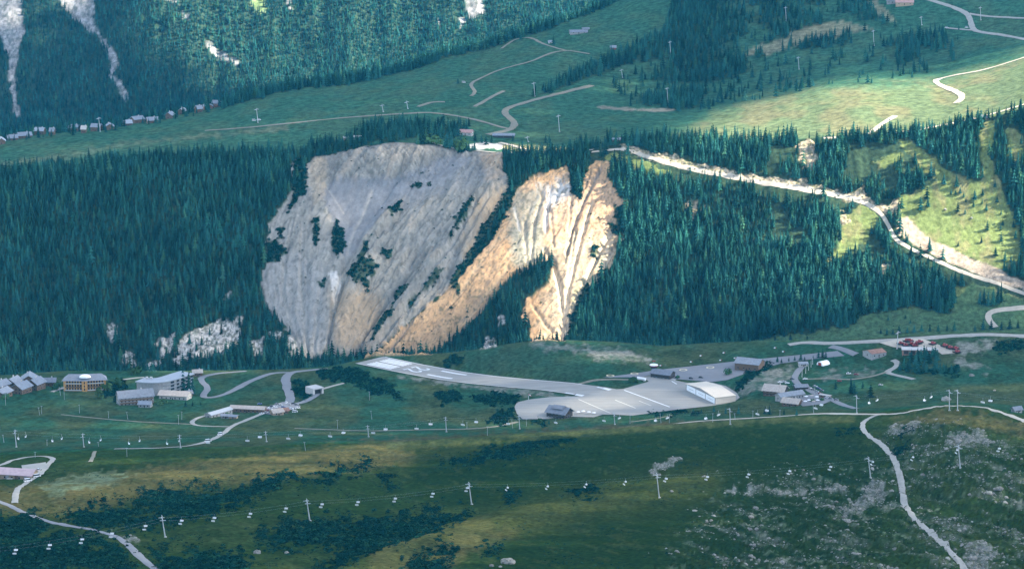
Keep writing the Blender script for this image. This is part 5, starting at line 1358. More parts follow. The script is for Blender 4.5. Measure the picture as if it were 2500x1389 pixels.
# --- control tower and terminal
p = at(1596, 917); 
tw = empty('control_tower', (p.x, p.y, p.z), math.radians(20)); tag(tw, 'dark control tower with red and white rimmed glass cab beside the terminal', 'tower')
def ngon(b, r, z0, z1, n=8, r1=None):
    r1 = r1 or r
    vs = [(r * math.cos(2 * math.pi * i / n), r * math.sin(2 * math.pi * i / n), z0) for i in range(n)] + [(r1 * math.cos(2 * math.pi * i / n), r1 * math.sin(2 * math.pi * i / n), z1) for i in range(n)]
    b.raw(vs, [tuple(range(n - 1, -1, -1)), tuple(range(n, 2 * n))] + [(i, (i + 1) % n, (i + 1) % n + n, i + n) for i in range(n)]); return b
ngon(MB(), 2.6, -3, 7.5).build('shaft', M_DARK, tw); ngon(MB(), 2.9, 7.5, 9.6, 8, 3.5).build('glass_cab', M_GLASS, tw)
ngon(MB(), 4.0, 9.62, 10.5, 10, 4.2).build('red_rim', M_RED, tw); ngon(MB(), 4.3, 10.52, 11.2, 10, 3.6).build('white_roof', M_WHITE, tw)
MB().tube((0, 0, 11.2), (0, 0, 15.4), 0.12).build('antenna_mast', M_STEEL, tw); MB().box(-1.6, 1.6, -0.15, 0.15, 14.0, 14.7).build('beacon_board', M_RED, tw)
te = house(1618, 921, 'FG', 20, 12, 4.6, 3.0, -28, 'dark terminal building with slate roof at the foot of the control tower', M_DARK, M_SLATE, 'terminal_building', 'building', rows=1, cols=5, ecols=2, chim=False)
MB().box(10.2, 15, -5, 5, -1.2, 0.25).build('terrace', M_CONC, te)
# --- restaurant on the near rim of the apron
re_ = house(1366, 1017, 'FG', 19, 14, 5.4, 4.2, -32, 'dark timber chalet restaurant with grey shingle roofs on the apron rim', M_DARK, M_SLATE, 'chalet_restaurant', 'restaurant', rows=2, cols=5, ecols=3, ov=1.6)
rb = MB(); gable(rb, -5, 5, -4, 4, 8.6, 2.0, 0.8); rb.build('upper_roof', M_SLATE, re_)
MB().box(-4.6, 4.6, -3.6, 3.6, 6.0, 8.6).build('dormer', M_DARK, re_)
MB().box(9.8, 26, -7, 4, -2.0, -0.1).build('deck', M_LWOOD, re_); MB().box(9.8, 26, -7.2, -7.05, -0.1, 1.0).box(25.9, 26.05, -7, 4, -0.1, 1.0).build('railing', M_WOOD, re_)
# --- barn-like hangar behind the grassy bank
house(1830, 899, 'FG', 24, 18, 6.5, 3.6, -24, 'brown timber hangar with grey roof behind the grassy bank', M_WOOD, M_LSLATE, 'timber_hangar', 'hangar', rows=1, cols=4, ecols=0, chim=False)
house(1960, 893, 'FG', 8, 6, 2.8, 1.2, 8, 'small pale hut among the trees above the mountain restaurant', M_PLASTER, M_LSLATE, 'hut', 'hut', rows=1, cols=2, ecols=1, chim=False)
# --- mountain restaurant
house(1893, 962, 'FG', 19, 15, 5.0, 4.0, -22, 'mountain restaurant wing with pale shingle roof nearest the grassy bank', M_DARK, M_TANROOF, 'restaurant_wing', 'restaurant', rows=2, cols=5, ecols=3, ov=1.4, balc=M_WOOD)
house(1928, 973, 'FG', 26, 9, 4.2, 2.4, 30, 'long middle wing of the mountain restaurant under grey roof', M_GREYWALL, M_LSLATE, 'restaurant_wing', 'restaurant', rows=1, cols=8, ecols=1, chim=False)
house(1933, 989, 'FG', 15, 11, 3.6, 3.0, -26, 'front pavilion of the mountain restaurant with pale shingle roof beside the terrace', M_WOOD, M_TANROOF, 'restaurant_wing', 'restaurant', rows=1, cols=4, ecols=2, ov=1.2)
house(2015, 971, 'FG', 11, 3.4, 2.6, 0.7, -36, 'narrow white-roofed kiosk beside the restaurant road', M_WOOD, M_PLASTER, 'kiosk', 'kiosk', rows=1, cols=3, ecols=0, chim=False, ov=0.3)
house(1955, 950, 'FG', 12, 7, 3.0, 1.6, 12, 'low slate-roofed annex behind the mountain restaurant', M_DARK, M_SLATE, 'annex', 'building', rows=1, cols=4, ecols=1, chim=False)
house(2482, 1006, 'FG', 7, 5, 2.8, 1.8, 24, 'small stone hut beside the track at the right edge', M_GREYWALL, M_SLATE, 'stone_hut', 'hut', rows=1, cols=2, ecols=1, chim=False)
# --- maintenance buildings above
house(2135, 868, 'FG', 17, 15, 4.0, 2.2, 28, 'grey workshop with rusty brown roof below the gravel yard', M_GREYWALL, M_RUST, 'workshop', 'building', rows=1, cols=3, ecols=1, chim=False, ov=0.3)
gk = empty('garage_building', tuple(at(2246, 861)), math.radians(-6)); tag(gk, 'low brown concrete garage under the gravel yard behind the tree clump', 'garage')
MB().box(-17, 17, -3, 9, -3, 3.0).build('wall', M_RUST, gk); MB().box(-17.6, 17.6, -3.5, 9.5, 3.0, 3.5).build('roof', M_CONC, gk)
for k in range(5): MB().box(-15.5 + k * 6.4, -11 + k * 6.4, -3.12, -3, -1, 2.4).build('garage_door', M_DARK, gk)
tn = empty('storage_tent', tuple(at(2010, 890)), math.radians(-50)); tag(tn, 'white arched storage tent on the bare slope above the restaurant', 'tent')
arc = [(4 * math.cos(math.pi * i / 10), 3.8 * math.sin(math.pi * i / 10)) for i in range(11)]
MB().prism(arc, -5, 5, axis='y').build('canopy', M_WHITE, tn); MB().box(-2, 2, -5.1, -5.02, 0, 2.8).build('door', M_RED, tn)
tk = empty('fuel_tank', tuple(at(1566, 929)), math.radians(-35)); tag(tk, 'white horizontal fuel tank on the mound beside the apron', 'tank')
MB().tube((-4.5, 0, 1.9), (4.5, 0, 1.9), 1.5, 1.5, 12).build('vessel', M_WHITE, tk)
for xx in (-3, 3): MB().box(xx - .3, xx + .3, -1.2, 1.2, -0.8, 1.0).build('cradle', M_CONC, tk)
wk = empty('windsock', tuple(at(1290, 976))); tag(wk, 'red and white windsock on a pole left of the apron', 'windsock')
MB().tube((0, 0, -0.3), (0, 0, 5.6), 0.12).build('pole', M_WHITE, wk)
sk = MB().tube((0, 0, 5.4), (1.0, -0.1, 4.9), 0.55, 0.5, 10).build('sock', M_RED, wk); MB().tube((1.0, -0.1, 4.9), (1.8, -0.2, 4.3), 0.5, 0.42, 10).build('white_band', M_WHITE, sk); MB().tube((1.8, -0.2, 4.3), (2.5, -0.25, 3.6), 0.42, 0.34, 10).build('red_band', M_RED, sk)

# --- orange hotel
ho = empty('hotel', tuple(at(207, 955)), math.radians(4)); tag(ho, 'orange hotel with dark roof, balconies and white rooftop dome', 'hotel')
LW = 20.0
for sg, nm in ((-1, 'west'), (1, 'east')):
    ang = math.radians(9 if sg > 0 else -6)
    def R_(x, y): return (x * math.cos(ang) - y * math.sin(ang), x * math.sin(ang) + y * math.cos(ang))
    xs = (0, LW) if sg > 0 else (-LW, 0)
    def rbox(x0, x1, y0, y1, z0, z1):
        c = [R_(x0, y0), R_(x1, y0), R_(x1, y1), R_(x0, y1)]
        return MB().raw([(*q, z0) for q in c] + [(*q, z1) for q in c], [(0, 3, 2, 1), (4, 5, 6, 7), (0, 1, 5, 4), (1, 2, 6, 5), (2, 3, 7, 6), (3, 0, 4, 7)])
    rbox(xs[0], xs[1], 0.2, 13, -4, 10.5).build('wall', M_ORANGE, ho)
    for fl in range(3):
        z0 = 0.9 + fl * 3.2
        rbox(xs[0] + (1.6 if sg < 0 else 2.6), xs[1] - (2.6 if sg < 0 else 1.6), -1.1, 0.2, z0 - 0.25, z0).build('balcony', M_DARK, ho)
        rbox(xs[0] + (1.6 if sg < 0 else 2.6), xs[1] - (2.6 if sg < 0 else 1.6), -1.2, -1.1, z0 - 0.2, z0 + 0.85).build('balcony_rail', M_WOOD if fl % 2 else M_PLASTER, ho)
        for k in range(6):
            xa = xs[0] + 2.6 + k * (LW - 4.6) / 6 + (0 if sg < 0 else 0.4)
            rbox(xa, xa + 1.7, 0.1, 0.2, z0 + 0.1, z0 + 2.3).build('window', M_GLASS, ho)
    # hipped roof of the wing
    zt = 10.5; o_ = 1.6
    xa, xb = (xs[0] - (o_ if sg < 0 else 0), xs[1] + (o_ if sg > 0 else 0))
    hipx = 5.5
    c = [(*R_(xa, -o_ - 0.6), zt - 0.2), (*R_(xb, -o_ - 0.6), zt - 0.2), (*R_(xb, 13 + o_), zt - 0.2), (*R_(xa, 13 + o_), zt - 0.2)]
    t0 = (*R_(xa + (hipx if sg < 0 else 0), 6.5), zt + 4.6); t1 = (*R_(xb - (hipx if sg > 0 else 0), 6.5), zt + 4.6)
    MB().raw(c + [t0, t1], [(3, 2, 1, 0), (0, 1, 5, 4), (2, 3, 4, 5), (1, 2, 5), (3, 0, 4)]).build('roof', M_SLATE, ho)
MB().box(-2.0, 2.0, -1.5, 1, -3, 10.4).build('stair_tower', M_ORANGE, ho)
for fl in range(3): MB().box(-0.6, 0.6, -1.6, -1.5, 1.2 + fl * 3.1, 3.2 + fl * 3.1).build('window', M_GLASS, ho)
dm = MB(); ngon(dm, 5.6, 13.6, 15.2, 14, 5.0); ngon(dm, 5.0, 15.2, 16.2, 14, 3.0)
d_o = dm.build('rooftop_dome', M_WHITE, ho); d_o.scale = (1.0, 0.62, 1.0); d_o.location = (0.5, 2.0, -0.6)
MB().box(-3, 9, -9, -1.6, -4, -0.4).build('terrace', M_PLASTER, ho)

# --- grey hotel: curved main wing, lower wing, pavilion
hg = empty('hotel', tuple(at(392, 962)), 0.0); tag(hg, 'large grey hotel with long curved metal roof below the white crags', 'hotel')
base = at(392, 962)
cl = [(-19.0, 0.0), (-9.0, -4.0), (0.0, -2.0), (8.0, 6.0), (15.0, 17.0), (23.0, 28.0)]
cl = [tuple(q) for q in catmull(cl, 3.0)]
def sweep(off0, off1, z0, z1, nm, m_, par=hg, i0=0, i1=None):
    i1 = len(cl) - 1 if i1 is None else i1
    vs = []; fs = []
    for i in range(i0, i1 + 1):
        a = np.array(cl[max(i - 1, 0)]); b2 = np.array(cl[min(i + 1, len(cl) - 1)]); t = (b2 - a) / np.linalg.norm(b2 - a); n = np.array((t[1], -t[0]))
        q = np.array(cl[i])
        for of, z in ((off0, z0), (off1, z0), (off1, z1), (off0, z1)):
            e_ = q + n * of; vs.append((e_[0], e_[1], z))
    k = i1 - i0
    for i in range(k):
        for j in range(4): fs.append((4 * i + j, 4 * (i + 1) + j, 4 * (i + 1) + (j + 1) % 4, 4 * i + (j + 1) % 4))
    fs += [(3, 2, 1, 0), (4 * k, 4 * k + 1, 4 * k + 2, 4 * k + 3)]
    return MB().raw(vs, fs).build(nm, m_, par)
sweep(-8, 6, -6, 13.5, 'wall', M_GREYWALL)
rf = sweep(-9.5, 8.4, 13.5, 14.3, 'roof', M_METALROOF)
for fl in range(4):
    sweep(6.0, 7.2, -0.2 + fl * 3.3, 0.05 + fl * 3.3, 'balcony', M_LSLATE, i0=6)
n_ = len(cl)
for fl in range(4):
    for i in range(7, n_ - 1, 1):
        sweep(6.0, 6.1, 0.6 + fl * 3.3, 2.5 + fl * 3.3, 'window', M_GLASS, i0=i, i1=i + 1) if i % 2 == 0 else None
for xx in (-14, -10): 
    MB().box(xx, xx + 2.2, 2.0, 4.5, 14.3, 16.0).build('roof_plant', M_CONC, rf)
house(330, 985, 'FG', 32, 13, 8.0, 5.0, 20, 'dark slate-roofed lower wing of the grey hotel facing the meadow', M_GREYWALL, M_SLATE, 'hotel_wing', 'hotel', rows=3, cols=9, ecols=3, ov=1.0, balc=M_WOOD)
house(428, 972, 'FG', 27, 14, 4.5, 2.6, -12, 'pale tan-roofed pavilion joined to the grey hotel', M_PLASTER, M_TANROOF, 'hotel_pavilion', 'hotel', rows=1, cols=6, ecols=2, ov=1.4, chim=False)
house(355, 993, 'FG', 11, 8, 3.4, 2.0, -8, 'small grey gabled pool house on white terrace before the hotel wing', M_GREYWALL, M_LSLATE, 'pool_house', 'building', rows=1, cols=3, ecols=1, chim=False)
house(458, 966, 'FG', 8, 7, 3.0, 2.0, 24, 'small slate-roofed chalet right of the tan pavilion', M_WOOD, M_SLATE, rows=1, cols=2, ecols=1)
house(482, 917, 'FG', 9, 7, 4.0, 2.2, 10, 'small brown chalet behind the tall spruces by the hairpin road', M_WOOD, M_TANROOF, rows=1, cols=2, ecols=1)
# --- chalets at the left edge
for u, v, L_, Wd, hh, rs, yw, lb in [(2, 952, 15, 11, 6, 3.5, 62, 'slate-roofed chalet cut by the left edge, upper one'), (6, 968, 16, 12, 5, 3.2, 70, 'slate-roofed chalet cut by the left edge, lower one'),
                                    (33, 945, 15, 12, 6, 3.8, 72, 'blue-grey roofed chalet behind the front chalets at left'), (72, 940, 18, 14, 7, 4.4, 96, 'largest slate-roofed chalet with broad gable at far left'),
                                    (52, 958, 17, 13, 6, 4.0, 66, 'front slate-roofed chalet above the pale terrace at far left'), (88, 950, 15, 12, 7, 4.0, 68, 'slate-roofed chalet right of the broad-gabled one'),
                                    (120, 941, 12, 9, 5, 2.6, 4, 'dark chalet with chimney half hidden by trees left of the orange hotel')]:
    house(u, v, 'FG', L_, Wd, hh, rs, yw, lb, M_WOOD, M_LSLATE if u != 120 else M_SLATE, rows=2, cols=3, ecols=3, ov=1.3, group='chalets at the left edge')
# --- farm sheds and station buildings
house(534, 1014, 'FG', 27, 8, 3.6, 1.6, 52, 'long shed with pale blue-grey metal roof beside the gravel loop', M_GREYWALL, M_METALROOF, 'farm_shed', 'shed', rows=1, cols=6, ecols=1, ov=0.6, chim=False)
house(606, 1005, 'FG', 32, 9, 3.8, 1.8, -10, 'long stable with rust-streaked grey roof beside the parking area', M_WOOD, M_TANROOF, 'stable', 'shed', rows=1, cols=8, ecols=1, ov=0.6, chim=False)
house(552, 1020, 'FG', 8, 5, 2.6, 1.0, -10, 'small grey lean-to in front of the blue-grey shed', M_GREYWALL, M_LSLATE, 'lean_to', 'shed', rows=1, cols=2, ecols=0, chim=False)
house(570, 1021, 'FG', 7, 5, 2.4, 0.9, -14, 'pale-roofed hutch right of the lean-to', M_LWOOD, M_LSLATE, 'hutch', 'shed', rows=1, cols=1, ecols=0, chim=False)
house(676, 1012, 'FG', 10, 8, 3.2, 2.2, 30, 'timber ticket cabin at the corner of the parking area', M_LWOOD, M_TANROOF, 'ticket_cabin', 'cabin', rows=1, cols=2, ecols=1, chim=False)
house(692, 1008, 'FG', 8, 6, 3.0, 1.8, 16, 'small brown cabin right of the ticket cabin', M_WOOD, M_RUST, 'cabin', 'cabin', rows=1, cols=2, ecols=1, chim=False)
pt = empty('tunnel_portal', tuple(at(776, 962)), math.radians(38)); tag(pt, 'concrete tunnel portal where the road enters the bank', 'tunnel')
MB().box(-6, -4, -1, 12, -3, 5).box(4, 6, -1, 12, -3, 5).box(-6, 6, -1, 12, 5, 6.2).build('frame', M_CONC, pt); MB().box(-4, 4, 1.0, 1.3, -3, 5).build('shade_panel', M_BLACK, pt)  # black panel stands in for the dark inside of the tunnel
# --- barn at lower left
bn = house(38, 1166, 'FG', 27, 12, 4.2, 2.4, -13, 'long barn with pinkish metal roof and timber walls at lower left', M_LWOOD, M_PINKROOF, 'barn', 'barn', rows=1, cols=5, ecols=2, ov=1.2, chim=False)
MB().box(-3.0, 0.6, -8.2, -6.0, -2, 1.6).build('porch', M_PLASTER, bn)
for k in range(4): MB().box(-11 + k * 6.5, -8.6 + k * 6.5, -6.25, -6.02, -1.5, 3.6).build('plank_panel', M_GREYWALL if k % 2 else M_WOOD, bn)
# --- village row below the far forest, upper left
VIL = [(4, 345, 17, 2.2), (30, 334, 18, 0), (60, 330, 24, 0), (98, 322, 18, 1), (128, 321, 9, 0), (182, 318, 18, 0), (206, 317, 10, 2), (236, 314, 18, 0), (268, 308, 20, 0), (312, 300, 14, 1), (335, 296, 22, 0), (372, 290, 20, 0),
       (415, 280, 18, 0), (445, 272, 16, 1), (485, 266, 12, 0), (508, 260, 22, 0), (530, 256, 16, 0)]
VLAB = ['at the far left edge of the row', 'second from the left', 'longest of the left half', 'with pale tall chimney gable', 'smallest of the left group', 'left of the gap before the tall pylon', 'white-roofed between two grey ones', 'just left of the row\'s pylon',
        'just right of the row\'s pylon', 'pale one at the middle of the row', 'broad one right of the middle', 'blue-grey one with dark gable', 'broad blue-roofed one near the right end', 'narrow one stepping up the slope', 'little one below the dark tree belt', 'reddish large one near the right end', 'last on the right under the dark trees']
for (u, v, L_, t), lb in zip(VIL, VLAB):
    house(u, v + 4 + (u * 13 % 7), 'UP', L_ * 0.72, L_ * 0.56, 4.0 + (u % 3), 3.6, (20, 75, -15, 60, 100, 40)[(u * 7) % 6], 'village chalet ' + lb, M_WOOD if u < 500 else M_RUST, M_LSLATE if t == 0 else (M_PLASTER if t == 2 else M_METALROOF), 'village_chalet', rows=1, cols=2, ecols=1, group='village row under the far forest', base=6)
# --- lone buildings on the upper meadows
for a in [(1138, 330, 16, 9, 4, 2.6, -14, 'chalet with reddish roof among the spruces above the rock face', M_PLASTER, M_REDROOF), (1230, 336, 26, 9, 3.2, 2.0, -4, 'long low station building with grey roof by the road junction', M_DARK, M_LSLATE),
          (846, 341, 7, 6, 2.6, 1.2, 0, 'left of the two tiny white-roofed cabins in the trees above the grey cliff', M_LWOOD, M_PLASTER), (875, 339, 11, 6, 2.6, 1.2, 0, 'right of the two white-roofed cabins in the trees above the grey cliff', M_LWOOD, M_PLASTER),
          (1412, 82, 26, 11, 2.6, 2.6, 8, 'long low alpine barn with mauve-grey roof high on the meadow', M_GREYWALL, M_SLATE), (1344, 106, 6, 5, 2.4, 1.6, 0, 'tiny pale hut beside the lone spruce on the high meadow', M_PLASTER, M_LSLATE),
          (1497, 121, 8, 6, 3, 2.4, 0, 'tiny red-walled hut at the edge of the upper wood', M_RED, M_LSLATE), (2208, 12, 26, 14, 4, 3, -6, 'restaurant with orange-red roof at the top right', M_LWOOD, M_REDROOF),
          (2178, 8, 16, 10, 4, 2.6, -6, 'mauve-roofed building left of the orange-red roofed restaurant', M_GREYWALL, M_SLATE), (2404, 294, 9, 6, 3, 2.0, -10, 'tiny wooden hut under the trees by the meadow-edge road', M_LWOOD, M_LSLATE),
          (1504, 345, 11, 7, 2.6, 1.6, -10, 'small pale-roofed shelter among the spruces at the road head', M_WOOD, M_LSLATE), (1430, 74, 10, 6, 2.2, 1.4, 8, 'little annex uphill of the mauve-grey alpine barn', M_GREYWALL, M_SLATE)]:
    house(a[0], a[1], 'UP', *a[2:7], a[7], a[8], a[9], 'mountain_hut', 'hut', rows=1, cols=3, ecols=1, chim=False, base=4)
# ------------------------------------------------------------------ single trees
def single_tree(u, v, hpx, layer, label, group, young=False, p=None, hm_=None, name='spruce_tree'):
    p = p or at(u, v, layer)
    hgt = hm_ or hpx * mpp(p) / math.cos(math.radians(11))
    e = empty(name, tuple(p), random.uniform(0, 6.28)); e.scale = (hgt, hgt, hgt)
    lst = YCROWNS if young else CROWNS
    link('crown', random.choice(lst), e); link('trunk', TRUNK_ME, e)
    tag(e, label, 'tree', group)
    return e
PAST = [(2265, 506, 30), (2263, 487, 36), (2247, 515, 40), (2304, 451, 32), (2335, 457, 34), (2429, 458, 22), (2322, 476, 15), (2333, 476, 16), (2344, 473, 20), (2353, 482, 16), (2358, 494, 14), (2379, 489, 30), (2377, 505, 16), (2399, 478, 22),
        (2434, 495, 20), (2338, 518, 30), (2356, 523, 16), (2398, 498, 13), (2408, 515, 22), (2444, 524, 13), (2410, 563, 28), (2477, 535, 22), (2448, 551, 18), (2443, 563, 16), (2474, 555, 20), (2444, 590, 26), (2479, 583, 24), (2396, 593, 18),
        (2339, 601, 14), (2430, 625, 26), (2453, 637, 26), (2468, 639, 18), (2494, 567, 36), (2494, 606, 36), (2492, 640, 34), (2490, 520, 30), (2466, 470, 20), (2450, 440, 22), (2470, 420, 20), (2362, 440, 16), (2316, 400, 26), (2280, 430, 26)]
PAST.sort()
for i, (u, v, h_) in enumerate(PAST):
    single_tree(u, v, h_, 'MID', ordinal(i + 1) + ' spruce from the left on the sunny pasture above the cut bank', 'spruces scattered over the sunny pasture', True)
PLAT = [(1693, 1006, 12), (1712, 1009, 15), (1743, 1005, 18), (1772, 1010, 20), (1803, 1010, 22), (1868, 1010, 20), (1878, 1012, 26), (1914, 1012, 15), (1945, 1014, 18)]
for i, (u, v, h_) in enumerate(PLAT):
    single_tree(u, v, h_, 'FG', ordinal(i + 1) + ' small spruce from the left in the row below apron and restaurant', 'small spruces along the near rim of the plateau', True)
for u, v, h_, lb in [(2040, 950, 24, 'spruce left of the tallest one behind the mountain restaurant'), (2077, 962, 44, 'tallest spruce in the trio right of the mountain restaurant'), (2106, 948, 20, 'short spruce between the two tall ones right of the restaurant'),
                     (2125, 970, 38, 'rightmost tall spruce of the trio beyond the restaurant'), (2085, 960, 34, 'spruce leaning on the tallest of the restaurant trio'), (1340, 1035, 15, 'small spruce left of the chalet restaurant on the apron rim'),
                     (447, 957, 62, 'tall dark spruce directly right of the curved grey roof'), (462, 958, 58, 'second tall dark spruce right of the curved grey roof'), (471, 962, 44, 'third and lowest of the dark spruces right of the curved roof'), (440, 950, 44, 'dark spruce hugging the end of the curved grey roof'),
                     (453, 992, 18, 'left of three little spruces below the hotel pavilion'), (470, 991, 14, 'middle of three little spruces below the hotel pavilion'), (490, 989, 11, 'right of three little spruces below the hotel pavilion'),
                     (282, 982, 30, 'dark spruce at the left corner of the grey hotel wing'), (372, 905, 26, 'spruce behind the curved hotel in front of the white crags'), (1100, 880, 20, 'dark spruce at the left foot of the grassy knoll')]:
    single_tree(u, v, h_, 'FG', lb, None, h_ < 40)
BANKT = [(1849, 899, 22), (1872, 891, 15), (1898, 884, 20), (1908, 886, 14), (1926, 882, 12), (1940, 880, 14), (1955, 879, 20), (1964, 882, 14), (1985, 880, 15), (1998, 874, 22), (2008, 873, 26), (2016, 874, 20), (2035, 878, 10)]
for i, (u, v, h_) in enumerate(BANKT):
    single_tree(u, v, h_, 'FG', ordinal(i + 1) + ' spruce from the left along the crest of the bank behind the restaurant', 'spruces along the bank crest', True)
CLUMP = [(2196, 905, 26), (2206, 895, 34), (2215, 908, 30), (2225, 885, 36), (2236, 900, 38), (2248, 882, 36), (2256, 905, 32), (2268, 888, 38), (2276, 872, 30), (2282, 903, 34), (2295, 906, 26), (2310, 908, 24), (2322, 912, 22), (2334, 912, 18), (2262, 870, 28), (2240, 872, 26), (2288, 880, 32), (2220, 874, 20)]
rdc = random.Random(5)
while len(CLUMP) < 46:
    cu, cv = rdc.uniform(2190, 2345), rdc.uniform(868, 912)
    if poly_sd(np.array([cu]), np.array([cv]), [(2192, 908), (2202, 884), (2225, 868), (2285, 866), (2300, 884), (2345, 910), (2300, 916)])[0] > 0: CLUMP.append((cu, cv, rdc.uniform(18, 34)))
CLUMP.sort()
for i, (u, v, h_) in enumerate(CLUMP):
    single_tree(u, v, h_, 'FG', ordinal(i + 1) + ' tree from the left in the dark clump below the gravel yard', 'trees of the dark clump below the gravel yard', True)
UPT = [(1351, 110, 26, 'lone spruce on the high green meadow'), (1118, 205, 16, 'lone round-headed tree beside a pale hut on the upper meadow'), (1332, 350, 24, 'left of a close pair of spruces above the cliff-top track'), (1341, 350, 24, 'right of a close pair of spruces above the cliff-top track'),
       (1252, 346, 18, 'single spruce right of the long station building'), (1187, 354, 26, 'spruce on the meadow rim left of the station building'), (1176, 350, 24, 'spruce beside the reddish-roofed chalet'), (1160, 345, 24, 'spruce just right of the reddish-roofed chalet'),
       (1128, 348, 28, 'spruce left of the reddish-roofed chalet'), (1200, 350, 20, 'rightmost spruce of the group by the reddish-roofed chalet'), (1953, 224, 24, 'taller of two spruces behind the sunny meadow hump'), (1944, 224, 16, 'shorter of two spruces behind the sunny meadow hump'), (2024, 206, 16, 'left of two small trees on the crest of the sunny hump'),
       (2032, 206, 12, 'right of two small trees on the crest of the sunny hump'), (2150, 172, 22, 'lone spruce in the hollow below the upper right wood'), (1172, 120, 22, 'bushy tree on the skyline of the upper meadow')]
for u, v, h_, lb in UPT: single_tree(u, v, h_, 'UP', lb, None, True)
CRESTT = [(2150, 812, 16), (2165, 814, 20), (2180, 812, 14), (2195, 810, 24), (2215, 810, 18), (2232, 808, 22), (2250, 806, 24), (2270, 806, 20), (2290, 806, 22), (2312, 804, 18), (2330, 804, 26), (2380, 806, 20), (2400, 802, 30), (2420, 800, 26), (2445, 802, 24), (2465, 800, 28), (2485, 798, 22)]
for i, (u, v, h_) in enumerate(CRESTT):
    single_tree(u, v + 3, h_, 'MID', ordinal(i + 1) + ' spruce from the left in the row just behind the plateau road', 'spruces in the row behind the plateau road', True)
LOWT = [(1862, 834, 16), (1892, 832, 18), (1930, 830, 20), (2168, 782, 14), (2210, 778, 12), (2222, 790, 14), (2392, 742, 34), (2402, 745, 44), (2412, 748, 40), (2424, 746, 46), (2436, 742, 44), (2444, 738, 38), (2318, 752, 30)]
for i, (u, v, h_) in enumerate(LOWT):
    single_tree(u, v, h_, 'MID', ordinal(i + 1) + ' spruce from the left standing free on the grass below the right forest', 'free-standing spruces on the grass below the forest', h_ < 30)
EDGE_SORT = sorted(EDGE_TREES, key=lambda i: um[i])
for i in EDGE_SORT:
    single_tree(0, 0, 0, 'MID', 'spruce along the lower fringe of the right-hand forest', 'spruces along the lower fringe of the right forest', p=Vector(Pm[i]), hm_=float(hm[i]))
# broad-leaved bushes near buildings
def bush(u, v, wpx, hpx, layer, label, group=None):
    p = at(u, v, layer); r = wpx * mpp(p) / 2; hh = hpx * mpp(p)
    e = empty('broadleaf_bush', tuple(p), random.uniform(0, 6)); tag(e, label, 'bush', group)
    rd = random.Random(u); b = MB()
    for k in range(6):
        cx, cy, cz, q = rd.uniform(-.55, .55), rd.uniform(-.55, .55), rd.uniform(0, .45), rd.uniform(.5, .75)
        m2 = clump_mesh(u + k, 26, 0.95)
        b.raw([((x * q + cx) * r, (y * q + cy) * r, (z * q + cz) * hh) for x, y, z in m2.v], m2.f)
    b.build('foliage', M_LEAF, e); MB().tube((0, 0, -0.4), (0, 0, hh * 0.6), 0.18, 0.08, 6).build('stem', M_BARK, e)
for a in [(245, 972, 24, 24, 'FG', 'round green bush at the meadow edge below the orange hotel'), (262, 955, 30, 22, 'FG', 'leafy bush right of the orange hotel'), (290, 940, 34, 22, 'FG', 'broad leafy bush between the two hotels'), (322, 915, 30, 20, 'FG', 'pale green bush behind the lower hotel wing'),
          (338, 912, 24, 18, 'FG', 'green bush under the white crags left of the curved roof'), (15, 975, 24, 16, 'FG', 'dark bush between the chalets at the left edge'), (139, 952, 20, 20, 'FG', 'bush left of the orange hotel by the dark chalet'), (1064, 352, 50, 24, 'UP', 'large pale green bush on the brink of the grey cliff'),
          (1124, 372, 34, 28, 'UP', 'rounded willow on the brink beside the cliff-top track'), (385, 987, 26, 12, 'FG', 'low bush in front of the hotel pavilion'), (400, 985, 20, 12, 'FG', 'second low bush before the hotel pavilion'), (558, 1017, 18, 10, 'FG', 'dark bush between the farm sheds'),
          (1775, 915, 20, 18, 'FG', 'dark bush at the end of the car park beside the timber hangar'), (1652, 923, 16, 7, 'FG', 'low green hedge beside the terminal terrace'), (1983, 980, 14, 8, 'FG', 'left green bush on the restaurant terrace'), (2005, 978, 14, 8, 'FG', 'right green bush on the restaurant terrace'),
          (1320, 1032, 18, 14, 'FG', 'bush at the lower left corner of the apron'), (1545, 932, 26, 14, 'FG', 'bushy mound beside the white fuel tank')]:
    bush(*a)

